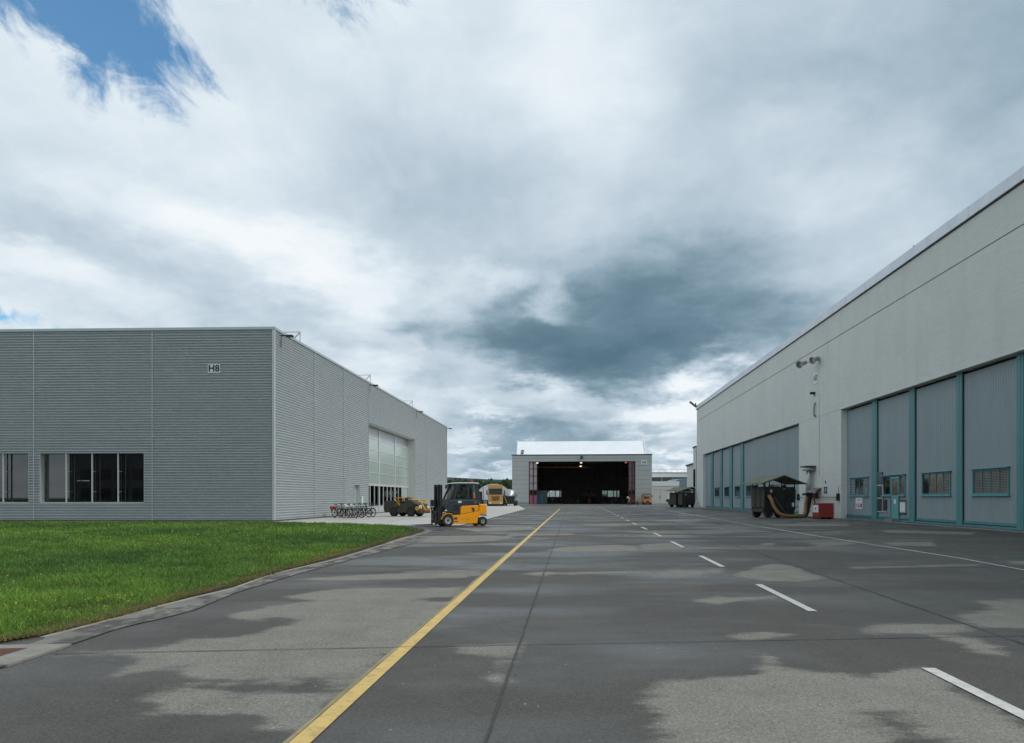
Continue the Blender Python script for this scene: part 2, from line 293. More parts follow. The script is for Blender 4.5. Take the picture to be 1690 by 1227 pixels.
# ------------------------------------------------------------------ mesh helpers
class MB:
    def __init__(s, F=None): s.v = []; s.f = []; s.F = F
    def add(s, vs, fs):
        n = len(s.v)
        s.v += [tuple(s.F @ Vector(p)) if s.F else tuple(p) for p in vs]
        s.f += [tuple(n + i for i in f) for f in fs]
        return s
    def box(s, x0, x1, y0, y1, z0, z1):
        return s.add([(x0, y0, z0), (x1, y0, z0), (x1, y1, z0), (x0, y1, z0), (x0, y0, z1), (x1, y0, z1), (x1, y1, z1), (x0, y1, z1)],
                     [(0, 3, 2, 1), (4, 5, 6, 7), (0, 1, 5, 4), (1, 2, 6, 5), (2, 3, 7, 6), (3, 0, 4, 7)])
    def quad(s, *p): return s.add(p, [tuple(range(len(p)))])
    def cyl(s, p0, p1, r0, r1=None, n=12, caps=True):
        r1 = r0 if r1 is None else r1
        p0, p1 = Vector(p0), Vector(p1); d = (p1 - p0).normalized()
        a = d.orthogonal().normalized(); b = d.cross(a)
        vs = []
        for p, r in ((p0, r0), (p1, r1)):
            for i in range(n):
                t = 2 * PI * i / n; vs.append(p + a * (r * math.cos(t)) + b * (r * math.sin(t)))
        fs = [(i, (i + 1) % n, n + (i + 1) % n, n + i) for i in range(n)]
        if caps: fs += [tuple(range(n - 1, -1, -1)), tuple(range(n, 2 * n))]
        return s.add(vs, fs)
    def bar(s, p0, p1, w, h=None):
        """square bar between two points"""
        h = h or w
        p0, p1 = Vector(p0), Vector(p1); d = (p1 - p0).normalized()
        up = Vector((0, 0, 1)) if abs(d.z) < 0.95 else Vector((1, 0, 0))
        a = d.cross(up).normalized(); b = a.cross(d)
        vs = [p + a * (sx * w / 2) + b * (sy * h / 2) for p in (p0, p1) for sx, sy in ((-1, -1), (1, -1), (1, 1), (-1, 1))]
        return s.add(vs, [(3, 2, 1, 0), (4, 5, 6, 7), (0, 1, 5, 4), (1, 2, 6, 5), (2, 3, 7, 6), (3, 0, 4, 7)])
    def tube(s, pts, r, n=8):
        pts = [Vector(p) for p in pts]; vs = []; prev = None
        for i, p in enumerate(pts):
            d = (pts[min(i + 1, len(pts) - 1)] - pts[max(i - 1, 0)]).normalized()
            a = d.orthogonal().normalized() if prev is None else (prev - d * prev.dot(d)).normalized()
            prev = a; b = d.cross(a); rr = r[i] if isinstance(r, (list, tuple)) else r
            vs += [p + a * (rr * math.cos(2 * PI * k / n)) + b * (rr * math.sin(2 * PI * k / n)) for k in range(n)]
        fs = []
        for i in range(len(pts) - 1):
            for k in range(n): fs.append((i * n + k, i * n + (k + 1) % n, (i + 1) * n + (k + 1) % n, (i + 1) * n + k))
        fs += [tuple(range(n - 1, -1, -1)), tuple(range((len(pts) - 1) * n, len(pts) * n))]
        return s.add(vs, fs)
    def prism(s, poly, y0, y1, taper=0.0):
        """polygon in xz extruded along y"""
        n = len(poly)
        vs = [(x, y0, z) for x, z in poly] + [(x, y1, z) for x, z in poly]
        return s.add(vs, [tuple(range(n)), tuple(range(2 * n - 1, n - 1, -1))] + [(i, n + i, n + (i + 1) % n, (i + 1) % n) for i in range(n)])
    def ring(s, c, prof, n=20, axis='y'):
        """closed profile (radius, offset) revolved about an axis through c"""
        k = len(prof); vs = []
        for i in range(n):
            t = 2 * PI * i / n
            for r, o in prof:
                q = (r * math.cos(t), o, r * math.sin(t)) if axis == 'y' else ((o, r * math.cos(t), r * math.sin(t)) if axis == 'x' else (r * math.cos(t), r * math.sin(t), o))
                vs.append((c[0] + q[0], c[1] + q[1], c[2] + q[2]))
        fs = [(i * k + j, i * k + (j + 1) % k, ((i + 1) % n) * k + (j + 1) % k, ((i + 1) % n) * k + j) for i in range(n) for j in range(k)]
        return s.add(vs, fs)
    def sphere(s, c, r, n=10, m=6, sq=(1, 1, 1)):
        vs = [(c[0], c[1], c[2] - r * sq[2])]
        for j in range(1, m):
            a = -PI / 2 + PI * j / m
            vs += [(c[0] + r * sq[0] * math.cos(a) * math.cos(2 * PI * i / n), c[1] + r * sq[1] * math.cos(a) * math.sin(2 * PI * i / n), c[2] + r * sq[2] * math.sin(a)) for i in range(n)]
        vs.append((c[0], c[1], c[2] + r * sq[2])); t = len(vs) - 1
        fs = [(0, 1 + (i + 1) % n, 1 + i) for i in range(n)] + [(t, t - n + i, t - n + (i + 1) % n) for i in range(n)]
        for j in range(m - 2):
            for i in range(n): fs.append((1 + j * n + i, 1 + j * n + (i + 1) % n, 1 + (j + 1) * n + (i + 1) % n, 1 + (j + 1) * n + i))
        return s.add(vs, fs)
    def build(s, name, m, parent=None, smooth=False, bevel=0.0, fix=True):
        me = bpy.data.meshes.new(name); me.from_pydata(s.v, [], s.f); me.update()
        if fix:
            import bmesh
            bm = bmesh.new(); bm.from_mesh(me); bmesh.ops.recalc_face_normals(bm, faces=bm.faces); bm.to_mesh(me); bm.free()
        return link(name, me, m, parent, smooth, bevel)
def link(name, me, m, parent=None, smooth=False, bevel=0.0):
    if m is not None and not me.materials: me.materials.append(M[m] if isinstance(m, str) else m)
    if smooth:
        me.polygons.foreach_set('use_smooth', [True] * len(me.polygons))
    o = bpy.data.objects.new(name, me); COL.objects.link(o)
    if parent is not None: o.parent = parent
    if bevel:
        b = o.modifiers.new('bevel', 'BEVEL'); b.width = bevel; b.segments = 2; b.limit_method = 'ANGLE'
    return o
def tag(o, label=None, cat=None, group=None, kind=None):
    if label: o['label'] = label
    if cat: o['category'] = cat
    if group: o['group'] = group
    if kind: o['kind'] = kind
    return o
def thing(name, label, cat, loc=(0, 0, 0), rz=0.0, group=None):
    o = bpy.data.objects.new(name, None); o.empty_display_size = 0.3; COL.objects.link(o)
    o.location = loc; o.rotation_euler = (0, 0, rz)
    return tag(o, label, cat, group)
def kids(o): return [c for c in bpy.data.objects if c.parent is o]
def copy_tree(o, parent=None):
    c = o.copy(); COL.objects.link(c)
    if parent is not None: c.parent = parent
    for ch in kids(o): copy_tree(ch, c)
    return c
def clone(o, loc, rz, label):
    c = copy_tree(o); c.location = loc; c.rotation_euler = (0, 0, rz); c['label'] = label
    return c
def structure(o): return tag(o, kind='structure')
def stuff(o): return tag(o, kind='stuff')
def text_part(name, s, size, F, m, parent, depth=0.004, sx=1.0):
    cu = bpy.data.curves.new(name, 'FONT'); cu.body = s; cu.size = size; cu.extrude = depth; cu.align_x = 'CENTER'; cu.align_y = 'CENTER'; cu.resolution_u = 3; cu.offset = size * 0.025
    to = bpy.data.objects.new(name, cu); COL.objects.link(to)
    dg = bpy.context.evaluated_depsgraph_get(); dg.update()
    me = bpy.data.meshes.new_from_object(to.evaluated_get(dg))
    bpy.data.objects.remove(to)
    me.transform(Matrix.Diagonal((sx, 1, 1, 1))); me.transform(F)
    me.materials.clear()
    return link(name, me, m, parent)
def frame2(origin, xdir, ydir):
    x = Vector(xdir).normalized(); y = Vector(ydir).normalized(); z = Vector((0, 0, 1))
    m = Matrix.Identity(4)
    for i in range(3): m[i][0] = x[i]; m[i][1] = y[i]; m[i][2] = z[i]; m[i][3] = origin[i]
    return m
def bars_grid(mb, xs, zs, y0, y1, w):
    pass

# ================================================================== GROUND
DIR = Vector((0.0808, 1.0, 0)).normalized()     # direction along the buildings
NRM = Vector((-DIR.y, DIR.x, 0))                # to the left of it

def seg_sdf(PX, PY, poly):
    d = np.full(PX.shape, 1e9); inside = np.zeros(PX.shape, bool)
    n = len(poly)
    for i in range(n):
        x0, y0 = poly[i]; x1, y1 = poly[(i + 1) % n]
        ex, ey = x1 - x0, y1 - y0; q = ex * ex + ey * ey + 1e-12
        t = np.clip(((PX - x0) * ex + (PY - y0) * ey) / q, 0, 1)
        d = np.minimum(d, np.hypot(PX - x0 - t * ex, PY - y0 - t * ey))
        c = ((y0 <= PY) & (y1 > PY)) | ((y1 <= PY) & (y0 > PY))
        with np.errstate(divide='ignore', invalid='ignore'):
            xi = x0 + (PY - y0) * ex / (ey if abs(ey) > 1e-12 else 1e-12)
        inside ^= c & (PX < xi)
    return np.where(inside, d, -d)
def z4(pts): return [G(x / 2.224, 850 + y / 2.224) for x, y in pts]
def z5(pts): return [G(700 + x / 1.707, 830 + y / 1.707) for x, y in pts]
dry = [
    z4([(1440, 268), (1290, 268), (1150, 281), (1035, 300), (1090, 312), (1160, 318), (1050, 326), (930, 345), (850, 365), (850, 385), (960, 388), (1010, 378), (1080, 385), (1060, 405), (960, 425), (860, 450), (720, 452), (620, 465), (560, 488), (440, 496), (250, 506), (180, 520), (440, 514), (520, 535), (430, 588), (520, 570), (640, 560), (680, 590), (620, 620), (520, 665), (500, 680), (560, 700), (530, 730), (620, 735), (800, 735), (900, 725), (960, 735), (980, 790), (1060, 800), (1085, 815), (1410, 545), (1690, 300), (1690, 262), (1560, 270)]),
    z4([(1060, 237), (1150, 232), (1290, 222), (1500, 212), (1690, 205), (1760, 206), (1740, 224), (1690, 232), (1500, 236), (1250, 242), (1100, 238)]),
    z5([(620, 510), (650, 498), (760, 497), (880, 490), (930, 475), (945, 430), (985, 432), (1030, 465), (1120, 478), (1250, 488), (1330, 465), (1400, 462), (1500, 520), (1600, 575), (1700, 622), (1900, 760), (640, 760), (660, 690), (640, 620), (615, 560)]),
    z5([(80, 403), (270, 393), (274, 400), (244, 470), (225, 512), (170, 490), (200, 470), (180, 435), (100, 410)]),
    z5([(850, 378), (900, 366), (1000, 369), (1055, 374), (960, 382), (940, 394), (900, 386)]),
    z5([(1235, 352), (1290, 345), (1400, 340), (1530, 345), (1570, 362), (1440, 370), (1560, 378), (1650, 435), (1560, 427), (1500, 395), (1410, 372), (1240, 370)]),
    z5([(1560, 275), (1760, 270), (1760, 360), (1580, 352), (1480, 320), (1600, 300)]),
    z5([(880, 195), (930, 182), (985, 172), (1040, 178), (1125, 212), (1060, 225), (950, 220), (890, 210)]),
    z5([(745, 274), (830, 262), (870, 268), (990, 262), (1005, 270), (900, 277), (830, 286), (760, 281)]),
    z5([(640, 194), (700, 188), (790, 188), (810, 196), (770, 206), (720, 212), (660, 204)]), z5([(785, 186), (850, 186), (840, 198), (790, 200)]),
    z5([(272, 201), (330, 193), (390, 198), (330, 208)]), z5([(385, 198), (640, 191), (640, 197), (390, 203)]),
    z5([(345, 134), (400, 124), (530, 119), (600, 121), (612, 135), (530, 137), (400, 139)]), z5([(605, 117), (700, 114), (745, 125), (720, 132), (612, 134)]),
    z5([(760, 126), (860, 125), (862, 129), (760, 130)]),
    z5([(1200, 180), (1330, 178), (1550, 172), (1590, 176), (1330, 185), (1200, 187)]),
    z5([(-60, 193), (60, 191), (182, 188), (160, 206), (0, 214), (-60, 216)]), z5([(-80, 244), (0, 240), (120, 236), (90, 268), (0, 276), (-80, 274)]),
    z5([(1078, 113), (1200, 110), (1222, 117), (1110, 124)]), z5([(1290, 112), (1430, 110), (1440, 122), (1310, 121)]), z5([(945, 114), (990, 112), (990, 121), (950, 122)]),
    z5([(-200, 96), (0, 94), (180, 92), (262, 96), (200, 108), (60, 113), (0, 112), (-200, 113)]),
    z5([(1640, 165), (1760, 162), (1760, 175), (1650, 175)]), z5([(240, 88), (420, 86), (420, 91), (230, 94)]), z5([(540, 80), (900, 76), (1000, 82), (640, 88)]),
    z5([(80, 72), (300, 66), (330, 74), (150, 82)]), z5([(950, 58), (1200, 60), (1200, 66), (1000, 66)]), z5([(430, 60), (700, 56), (720, 62), (500, 66)]),
    z5([(1280, 76), (1560, 84), (1540, 90), (1300, 84)]),
]
wet_in = [
    z4([(1040, 640), (1080, 605), (1170, 595), (1240, 610), (1210, 650), (1120, 658)]),
    z4([(830, 655), (860, 615), (960, 610), (1010, 625), (960, 655), (880, 668)]), z4([(700, 640), (760, 610), (830, 600), (800, 640)]),
    z4([(1530, 312), (1600, 302), (1690, 300), (1690, 318), (1580, 320)]),
    z5([(1270, 592), (1330, 600), (1400, 640), (1470, 690), (1350, 700), (1290, 630)]),
    z4([(640, 588), (720, 600), (660, 640), (540, 662), (600, 625)]),
]
xs = np.unique(np.round(np.concatenate([np.linspace(-9, 11, 170), -9 - np.geomspace(0.2, 95, 40), 11 + np.geomspace(0.2, 95, 40)]), 4))
ys = np.unique(np.round(np.concatenate([np.linspace(-30, 2.6, 14), 2.6 * np.exp(np.linspace(0, math.log(230 / 2.6), 330))]), 4))
PX, PY = np.meshgrid(xs, ys)
sd_ = np.full(PX.shape, -3.0)
for p in dry: sd_ = np.maximum(sd_, np.clip(seg_sdf(PX, PY, p), -3, 3))
for p in wet_in: sd_ = np.minimum(sd_, -np.clip(seg_sdf(PX, PY, p) * 0.7, -3, 3))
nx, ny = len(xs), len(ys)
idx = np.arange(nx * ny).reshape(ny, nx)
quads = np.stack([idx[:-1, :-1], idx[:-1, 1:], idx[1:, 1:], idx[1:, :-1]], -1).reshape(-1, 4)
me = bpy.data.meshes.new('asphalt_apron')
me.from_pydata(np.stack([PX.ravel(), PY.ravel(), np.zeros(nx * ny)], -1).tolist(), [], quads.tolist())
at = me.attributes.new('dry', 'FLOAT', 'POINT'); at.data.foreach_set('value', sd_.ravel().astype(np.float32))
def asphalt_mat():
    m = bpy.data.materials.new('damp_asphalt'); m.use_nodes = True
    t = m.node_tree; n = t.nodes; l = t.links; b = n['Principled BSDF']
    def mth(op, a, b_=None, clamp=False):
        q = n.new('ShaderNodeMath'); q.operation = op; q.use_clamp = clamp
        for i, x in enumerate((a, b_)):
            if x is None: continue
            if isinstance(x, (int, float)): q.inputs[i].default_value = x
            else: l.new(x, q.inputs[i])
        return q.outputs[0]
    geo = n.new('ShaderNodeNewGeometry')
    def nz(scale, detail=6, rough=0.6, sc3=(1, 1, 1), dist=0.0):
        mp = n.new('ShaderNodeMapping'); mp.inputs['Scale'].default_value = sc3; l.new(geo.outputs['Position'], mp.inputs[0])
        q = n.new('ShaderNodeTexNoise'); q.inputs['Scale'].default_value = scale; q.inputs['Detail'].default_value = detail; q.inputs['Roughness'].default_value = rough; q.inputs['Distortion'].default_value = dist
        l.new(mp.outputs[0], q.inputs['Vector']); return q.outputs['Fac']
    at = n.new('ShaderNodeAttribute'); at.attribute_name = 'dry'
    edge = nz(1.4, 9, 0.68)
    streak = nz(0.55, 6, 0.6, (0.22, 1.2, 1))
    edge2 = nz(3.0, 9, 0.72, (0.45, 1.6, 1))
    s = mth('ADD', at.outputs['Fac'], mth('ADD', mth('MULTIPLY', mth('SUBTRACT', edge, 0.5), 0.42), mth('MULTIPLY', mth('SUBTRACT', edge2, 0.5), 0.55)))
    # far streaks of drying asphalt
    sep_ = n.new('ShaderNodeSeparateXYZ'); l.new(geo.outputs['Position'], sep_.inputs[0])
    farf = n.new('ShaderNodeMapRange'); farf.inputs[1].default_value = 22; farf.inputs[2].default_value = 45; l.new(sep_.outputs[1], farf.inputs[0])
    stk = n.new('ShaderNodeMapRange'); stk.inputs[1].default_value = 0.42; stk.inputs[2].default_value = 0.62; stk.inputs[3].default_value = -1.5; stk.inputs[4].default_value = 0.6; l.new(streak, stk.inputs[0])
    s = mth('MAXIMUM', s, mth('MULTIPLY', mth('ADD', stk.outputs[0], 1.5), farf.outputs[0]) if False else mth('SUBTRACT', mth('MULTIPLY', mth('ADD', stk.outputs[0], 2.0), farf.outputs[0]), 2.0))
    mr = n.new('ShaderNodeMapRange'); mr.interpolation_type = 'SMOOTHSTEP'; mr.inputs[1].default_value = -0.07; mr.inputs[2].default_value = 0.11; l.new(s, mr.inputs[0])
    dryf = mr.outputs[0]
    agg = n.new('ShaderNodeTexVoronoi'); agg.inputs['Scale'].default_value = 95; l.new(geo.outputs['Position'], agg.inputs['Vector'])
    aggc = n.new('ShaderNodeSeparateColor'); l.new(agg.outputs['Color'], aggc.inputs[0])
    fine = nz(38, 8, 0.75); mid = nz(2.2, 7, 0.6); big = nz(0.23, 4, 0.5)
    tone = mth('ADD', mth('MULTIPLY', mth('SUBTRACT', aggc.outputs[0], 0.5), 0.60), mth('MULTIPLY', mth('SUBTRACT', fine, 0.5), 1.3))
    tone = mth('ADD', tone, mth('MULTIPLY', mth('SUBTRACT', mid, 0.5), 0.55)); tone = mth('ADD', tone, mth('MULTIPLY', mth('SUBTRACT', big, 0.5), 0.35))
    trk_ = nz(1.6, 5, 0.6, (1.0, 0.05, 1))
    tone = mth('ADD', tone, mth('MULTIPLY', mth('SUBTRACT', trk_, 0.5), 0.30))
    tone = mth('ADD', tone, 1.0)
    cm = n.new('ShaderNodeMix'); cm.data_type = 'RGBA'; l.new(dryf, cm.inputs[0])
    cm.inputs[6].default_value = (0.068, 0.0635, 0.055, 1); cm.inputs[7].default_value = (0.190, 0.183, 0.155, 1)
    mu = n.new('ShaderNodeMix'); mu.data_type = 'RGBA'; mu.blend_type = 'MULTIPLY'; mu.inputs[0].default_value = 1
    l.new(cm.outputs[2], mu.inputs[6]); l.new(tone, mu.inputs[7])
    # light chips of stone
    chip = n.new('ShaderNodeTexVoronoi'); chip.inputs['Scale'].default_value = 11; l.new(geo.outputs['Position'], chip.inputs['Vector'])
    cc = n.new('ShaderNodeSeparateColor'); l.new(chip.outputs['Color'], cc.inputs[0])
    cd = mth('LESS_THAN', chip.outputs['Distance'], mth('MULTIPLY', mth('POWER', cc.outputs[0], 6), 0.13))
    ch = n.new('ShaderNodeMix'); ch.data_type = 'RGBA'; l.new(mth('MULTIPLY', cd, 0.75), ch.inputs[0]); l.new(mu.outputs[2], ch.inputs[6]); ch.inputs[7].default_value = (0.36, 0.35, 0.32, 1)
    l.new(ch.outputs[2], b.inputs['Base Color'])
    # wet parts are smoother, a few films of standing damp
    damp = n.new('ShaderNodeMapRange'); damp.inputs[1].default_value = 0.44; damp.inputs[2].default_value = 0.62; damp.inputs[3].default_value = 0.72; damp.inputs[4].default_value = 0.26; l.new(nz(0.33, 4, 0.5, (0.7, 1.3, 1)), damp.inputs[0])
    rg = n.new('ShaderNodeMix'); rg.data_type = 'FLOAT'; l.new(dryf, rg.inputs[0]); l.new(damp.outputs[0], rg.inputs[2]); rg.inputs[3].default_value = 0.88
    l.new(rg.outputs[0], b.inputs['Roughness'])
    b.inputs['Specular IOR Level'].default_value = 0.36
    bn = n.new('ShaderNodeBump'); bn.inputs['Strength'].default_value = 0.35; bn.inputs['Distance'].default_value = 0.006
    l.new(mth('ADD', agg.outputs['Distance'], fine), bn.inputs['Height']); l.new(bn.outputs[0], b.inputs['Normal'])
    return m
M['asphalt'] = asphalt_mat()
structure(link('asphalt_apron', me, 'asphalt'))

M['field'] = mat('far_field', (0.07, 0.10, 0.04), 0.9, 0, 0.3, 0.02, spec=0.05)
g = MB(); g.add([(-6000, -3000, -0.03), (6000, -3000, -0.03), (6000, 9000, -0.03), (-6000, 9000, -0.03)], [(0, 1, 2, 3)])
structure(g.build('ground', 'field', fix=False))

# concrete forecourt in front of the left building
M['concrete'] = mat('pale_concrete_paving', (0.43, 0.42, 0.385), 0.8, 0, 0.12, 0.5, bump=0.15, bscale=60, dirt=0.25, dirtcol=(0.26, 0.25, 0.23))
H8O = Vector((-13.94, 42.5, 0))
def flat(pts, z): return [(x, y, z) for x, y in pts]
ap = [(H8O.x - 0.2, H8O.y - 1.0), G(530, 865.8), G(640, 867.2), G(720, 868.2), G(760, 867), G(801, 857.8), G(867, 840.6), (1.0, 152.5), (-14, 152.5), (-25, 200), (-60, 200), (-9.0, 104), tuple((H8O + DIR * 59.8)[:2])]
g = MB(); g.quad(*flat(ap, 0.004))
structure(g.build('concrete_forecourt', 'concrete', fix=False))
# paving joints of the forecourt
M['joint'] = mat('dark_joint_filler', (0.045, 0.043, 0.04), 0.8, 0, 0.3, 10)
def strip_line(mb, pts, w, z, wob=0.0, seed=1, step=0.6):
    """thin ribbon along a polyline on the ground"""
    rr = random.Random(seed); out = []
    for (x0, y0), (x1, y1) in zip(pts, pts[1:]):
        n = max(1, int(math.hypot(x1 - x0, y1 - y0) / step))
        for i in range(n): out.append((x0 + (x1 - x0) * i / n, y0 + (y1 - y0) * i / n))
    out.append(pts[-1])
    if wob: out = [(x + rr.uniform(-wob, wob), y + rr.uniform(-wob, wob)) for x, y in out]
    vs = []
    for i, (x, y) in enumerate(out):
        ax, ay = out[max(0, i - 1)]; bx, by = out[min(len(out) - 1, i + 1)]
        d = math.hypot(bx - ax, by - ay) or 1; nx_, ny_ = -(by - ay) / d, (bx - ax) / d
        ww = w / 2 * (1 + (rr.uniform(-0.35, 0.35) if wob else 0))
        vs += [(x + nx_ * ww, y + ny_ * ww, z), (x - nx_ * ww, y - ny_ * ww, z)]
    mb.add(vs, [(2 * i, 2 * i + 1, 2 * i + 3, 2 * i + 2) for i in range(len(out) - 1)])
jm = MB()
for k, s in enumerate((4, 10, 16, 22, 28, 34, 40, 46, 52, 58)):
    a = H8O + DIR * s - NRM * 0.3
    e = a - NRM * (5.2 if s < 8 else 9.5)
    strip_line(jm, [(a.x, a.y), (e.x, e.y)], 0.03, 0.009, 0.004, k)
for off in (3.2, 6.5):
    a = H8O + DIR * 1.0 - NRM * off; e = H8O + DIR * 58 - NRM * off
    strip_line(jm, [(a.x, a.y), (e.x, e.y)], 0.03, 0.0095, 0.004, 77)
structure(jm.build('forecourt_joints', 'joint', fix=False))

# tar joints in the asphalt
tm = MB()
for k in range(14):
    Y0 = 6.9 + 6.9 * k
    x0 = -4.1 if k < 4 else -3.0
    strip_line(tm, [(x0, Y0 - 0.03 + (x0) * 0.09), (0, Y0), (30, Y0 + 30 * 0.09)], 0.016 + 0.006 * (k > 0), 0.0073, 0.004, 5 + k, 0.25 if k < 2 else 0.8)
a = G(800, 1227); b_ = G(862, 1050); c_ = G(900, 940)
strip_line(tm, [(a[0] - 0.0808 * 7, a[1] - 7), a, b_, c_, (c_[0] + 0.0808 * 120, c_[1] + 120)], 0.017, 0.0076, 0.005, 3, 0.25)
a = G(1690, 1064); b_ = G(1239, 909)
strip_line(tm, [(a[0] - 0.6, a[1] - 5), a, b_, (b_[0] + 0.0808 * 80, b_[1] + 80)], 0.018, 0.0079, 0.005, 4, 0.3)
seam_px = [(0, 1104), (193, 1039), (315, 1010), (387, 980), (495, 947), (638, 908.5), (690, 896)]
seam = [G(*p) for p in seam_px]
seam = [(-4.55, 1.0)] + seam
strip_line(tm, seam, 0.017, 0.009, 0.008, 9, 0.2)
e0 = G(801, 858.6); e1 = G(867.5, 841)
strip_line(tm, [G(700, 870), G(760, 867.8), e0, e1], 0.10, 0.008, 0.01, 19, 0.8)
structure(tm.build('tar_joints', 'joint', fix=False))

# strip of old paving between grass and apron, with the thin pale kerb
grass_px = [(0, 1062), (90, 1047), (211, 1016), (310, 987), (387, 968), (472, 942), (555, 920), (620, 901), (668, 886), (692, 879), (704, 874.5)]
kerb_px = [(60, 1062), (81, 1048.5), (153, 1033), (288, 996), (387, 972.5), (450, 949), (560, 923), (640, 898), (690, 883), (708, 878)]
grass_e = [G(*p) for p in grass_px]
kerb_e = [(-5.0, 1.0)] + [G(*p) for p in kerb_px]
M['strip'] = mat('old_strip_paving', (0.19, 0.18, 0.155), 0.85, 0, 0.25, 0.7, bump=0.3, bscale=70, dirt=0.95, dirtcol=(0.062, 0.057, 0.048), stretch=(1.2, 0.8, 1), dth=(0.44, 0.56))
sm = MB()
def interp(line, y):
    for (x0, y0), (x1, y1) in zip(line, line[1:]):
        if (y0 <= y <= y1) or (y1 <= y <= y0): return x0 + (x1 - x0) * (y - y0) / ((y1 - y0) or 1)
    return line[-1][0]
ysl = [1.5 + 0.4 * i for i in range(62)]
vs = []
for y in ysl: vs += [(interp(kerb_e, y), y, 0.006), (min(interp(seam, y), interp(kerb_e, y) + 0.75) - 0.004, y, 0.006)]
sm.add(vs, [(2 * i, 2 * i + 1, 2 * i + 3, 2 * i + 2) for i in range(len(ysl) - 1)])
structure(sm.build('verge_strip_paving', 'strip', fix=False))
# kerb stones
M['kerb'] = mat('pale_kerb_stone', (0.30, 0.29, 0.245), 0.85, 0, 0.2, 3, bump=0.3, dirt=0.4, dirtcol=(0.15, 0.14, 0.11))
kroot = structure(bpy.data.objects.new('kerb', None)); COL.objects.link(kroot)
y = 7.25; k = 0
while y < 30:
    y2 = y + 0.98
    x0, x1 = interp(kerb_e, y), interp(kerb_e, y2)
    h = 0.016 + R.uniform(-0.003, 0.003)
    w = 0.045
    km = MB(); km.add([(x0 - w, y, -0.02), (x0 + 0.005, y, -0.02), (x1 + 0.005, y2, -0.02), (x1 - w, y2, -0.02), (x0 - w, y, h), (x0 + 0.005, y, h), (x1 + 0.005, y2, h), (x1 - w, y2, h)],
                     [(0, 3, 2, 1), (4, 5, 6, 7), (0, 1, 5, 4), (1, 2, 6, 5), (2, 3, 7, 6), (3, 0, 4, 7)])
    km.build('kerb_stone', 'kerb', kroot)
    y = y2 + 0.02

# storm drain, lower left
dr = thing('storm_drain', 'rusty storm drain grate in a pale concrete surround beside the grass', 'drain', (G(30, 1080)[0], G(30, 1080)[1], 0))
q = [G(-140, 1070), G(118, 1066), G(12, 1101), G(-300, 1108)]
qc = [(x - dr.location.x, y_ - dr.location.y) for x, y_ in q]
def lerp2(a, b, t): return (a[0] + (b[0] - a[0]) * t, a[1] + (b[1] - a[1]) * t)
def uv(s, t): return lerp2(lerp2(qc[0], qc[1], s), lerp2(qc[3], qc[2], s), t)
cm_ = MB()
def slabq(mb, s0, s1, t0, t1, z0, z1):
    p = [uv(s0, t0), uv(s1, t0), uv(s1, t1), uv(s0, t1)]
    mb.add([(x, y_, z0) for x, y_ in p] + [(x, y_, z1) for x, y_ in p], [(0, 3, 2, 1), (4, 5, 6, 7), (0, 1, 5, 4), (1, 2, 6, 5), (2, 3, 7, 6), (3, 0, 4, 7)])
slabq(cm_, 0, 1, 0, 0.2, -0.05, 0.02); slabq(cm_, 0, 1, 0.8, 1, -0.05, 0.02); slabq(cm_, 0, 0.12, 0.2, 0.8, -0.05, 0.02); slabq(cm_, 0.80, 1, 0.2, 0.8, -0.05, 0.02)
cm_.build('surround', mat('drain_surround_concrete', (0.23, 0.22, 0.19), 0.9, 0, 0.25, 4, bump=0.4, dirt=0.6, dirtcol=(0.12, 0.11, 0.09)), dr)
bm_ = MB(); slabq(bm_, 0.12, 0.80, 0.2, 0.8, 0.011, 0.0115); bm_.build('gully', 'dark_room', dr)
for i in range(26):
    s0 = 0.125 + 0.67 * i / 26
    bb = MB(); slabq(bb, s0, s0 + 0.014, 0.2, 0.8, 0.012, 0.019); bb.build('grate_bar', 'rust', dr)
bb = MB(); slabq(bb, 0.12, 0.80, 0.49, 0.52, 0.012, 0.018); bb.build('grate_cross_bar', 'rust', dr)

# painted markings
M['mark_yellow'] = mat('yellow_road_paint', (0.60, 0.42, 0.14), 0.7, 0, 0.14, 5, bump=0.3, bscale=90, dirt=0.8, dirtcol=(0.27, 0.21, 0.11), dth=(0.47, 0.72))
M['mark_white'] = mat('white_road_paint', (0.54, 0.54, 0.50), 0.7, 0, 0.12, 6, bump=0.3, bscale=90, dirt=0.75, dirtcol=(0.26, 0.26, 0.24), dth=(0.47, 0.72))
M['mark_faint'] = mat('worn_yellow_road_paint', (0.26, 0.215, 0.12), 0.8, 0, 0.3, 3, dirt=0.6, dirtcol=(0.11, 0.105, 0.09))
ym = MB(); a = G(495.5, 1227); b_ = G(676, 1066); c_ = G(924, 840.2)
sl = (c_[0] - a[0]) / (c_[1] - a[1])
strip_line(ym, [(a[0] - 5 * sl, a[1] - 5), a, c_], 0.122, 0.0068)
gy = MB(); strip_line(gy, [(a[0] - 5 * sl - 0.085, a[1] - 5), (a[0] - 0.085, a[1]), (a[0] - 0.085 + 14 * sl, a[1] + 14)], 0.035, 0.0052, 0.003, 6, 0.5)
structure(gy.build('old_yellow_edge', 'mark_faint', fix=False))
mh = MB(); a2 = G(1287, 864); mh.add([(a2[0] + 0.75 * math.cos(2 * PI * k / 18), a2[1] + 0.55 * math.sin(2 * PI * k / 18), 0.005) for k in range(18)], [tuple(range(18))]); structure(mh.build('manhole_disc', mat('dark_manhole_disc', (0.02, 0.019, 0.018), 0.5, 0, 0.3, 4), fix=False))  # thin dark disc representing a manhole in the apron
structure(ym.build('yellow_line', 'mark_yellow', fix=False))
fm = MB()
strip_line(fm, [G(862, 897), G(874, 893.5), G(905, 889), G(958, 886), G(1100, 882.5), G(1344, 880.5), G(1520, 880.5)], 0.09, 0.0050, 0.004, 8)
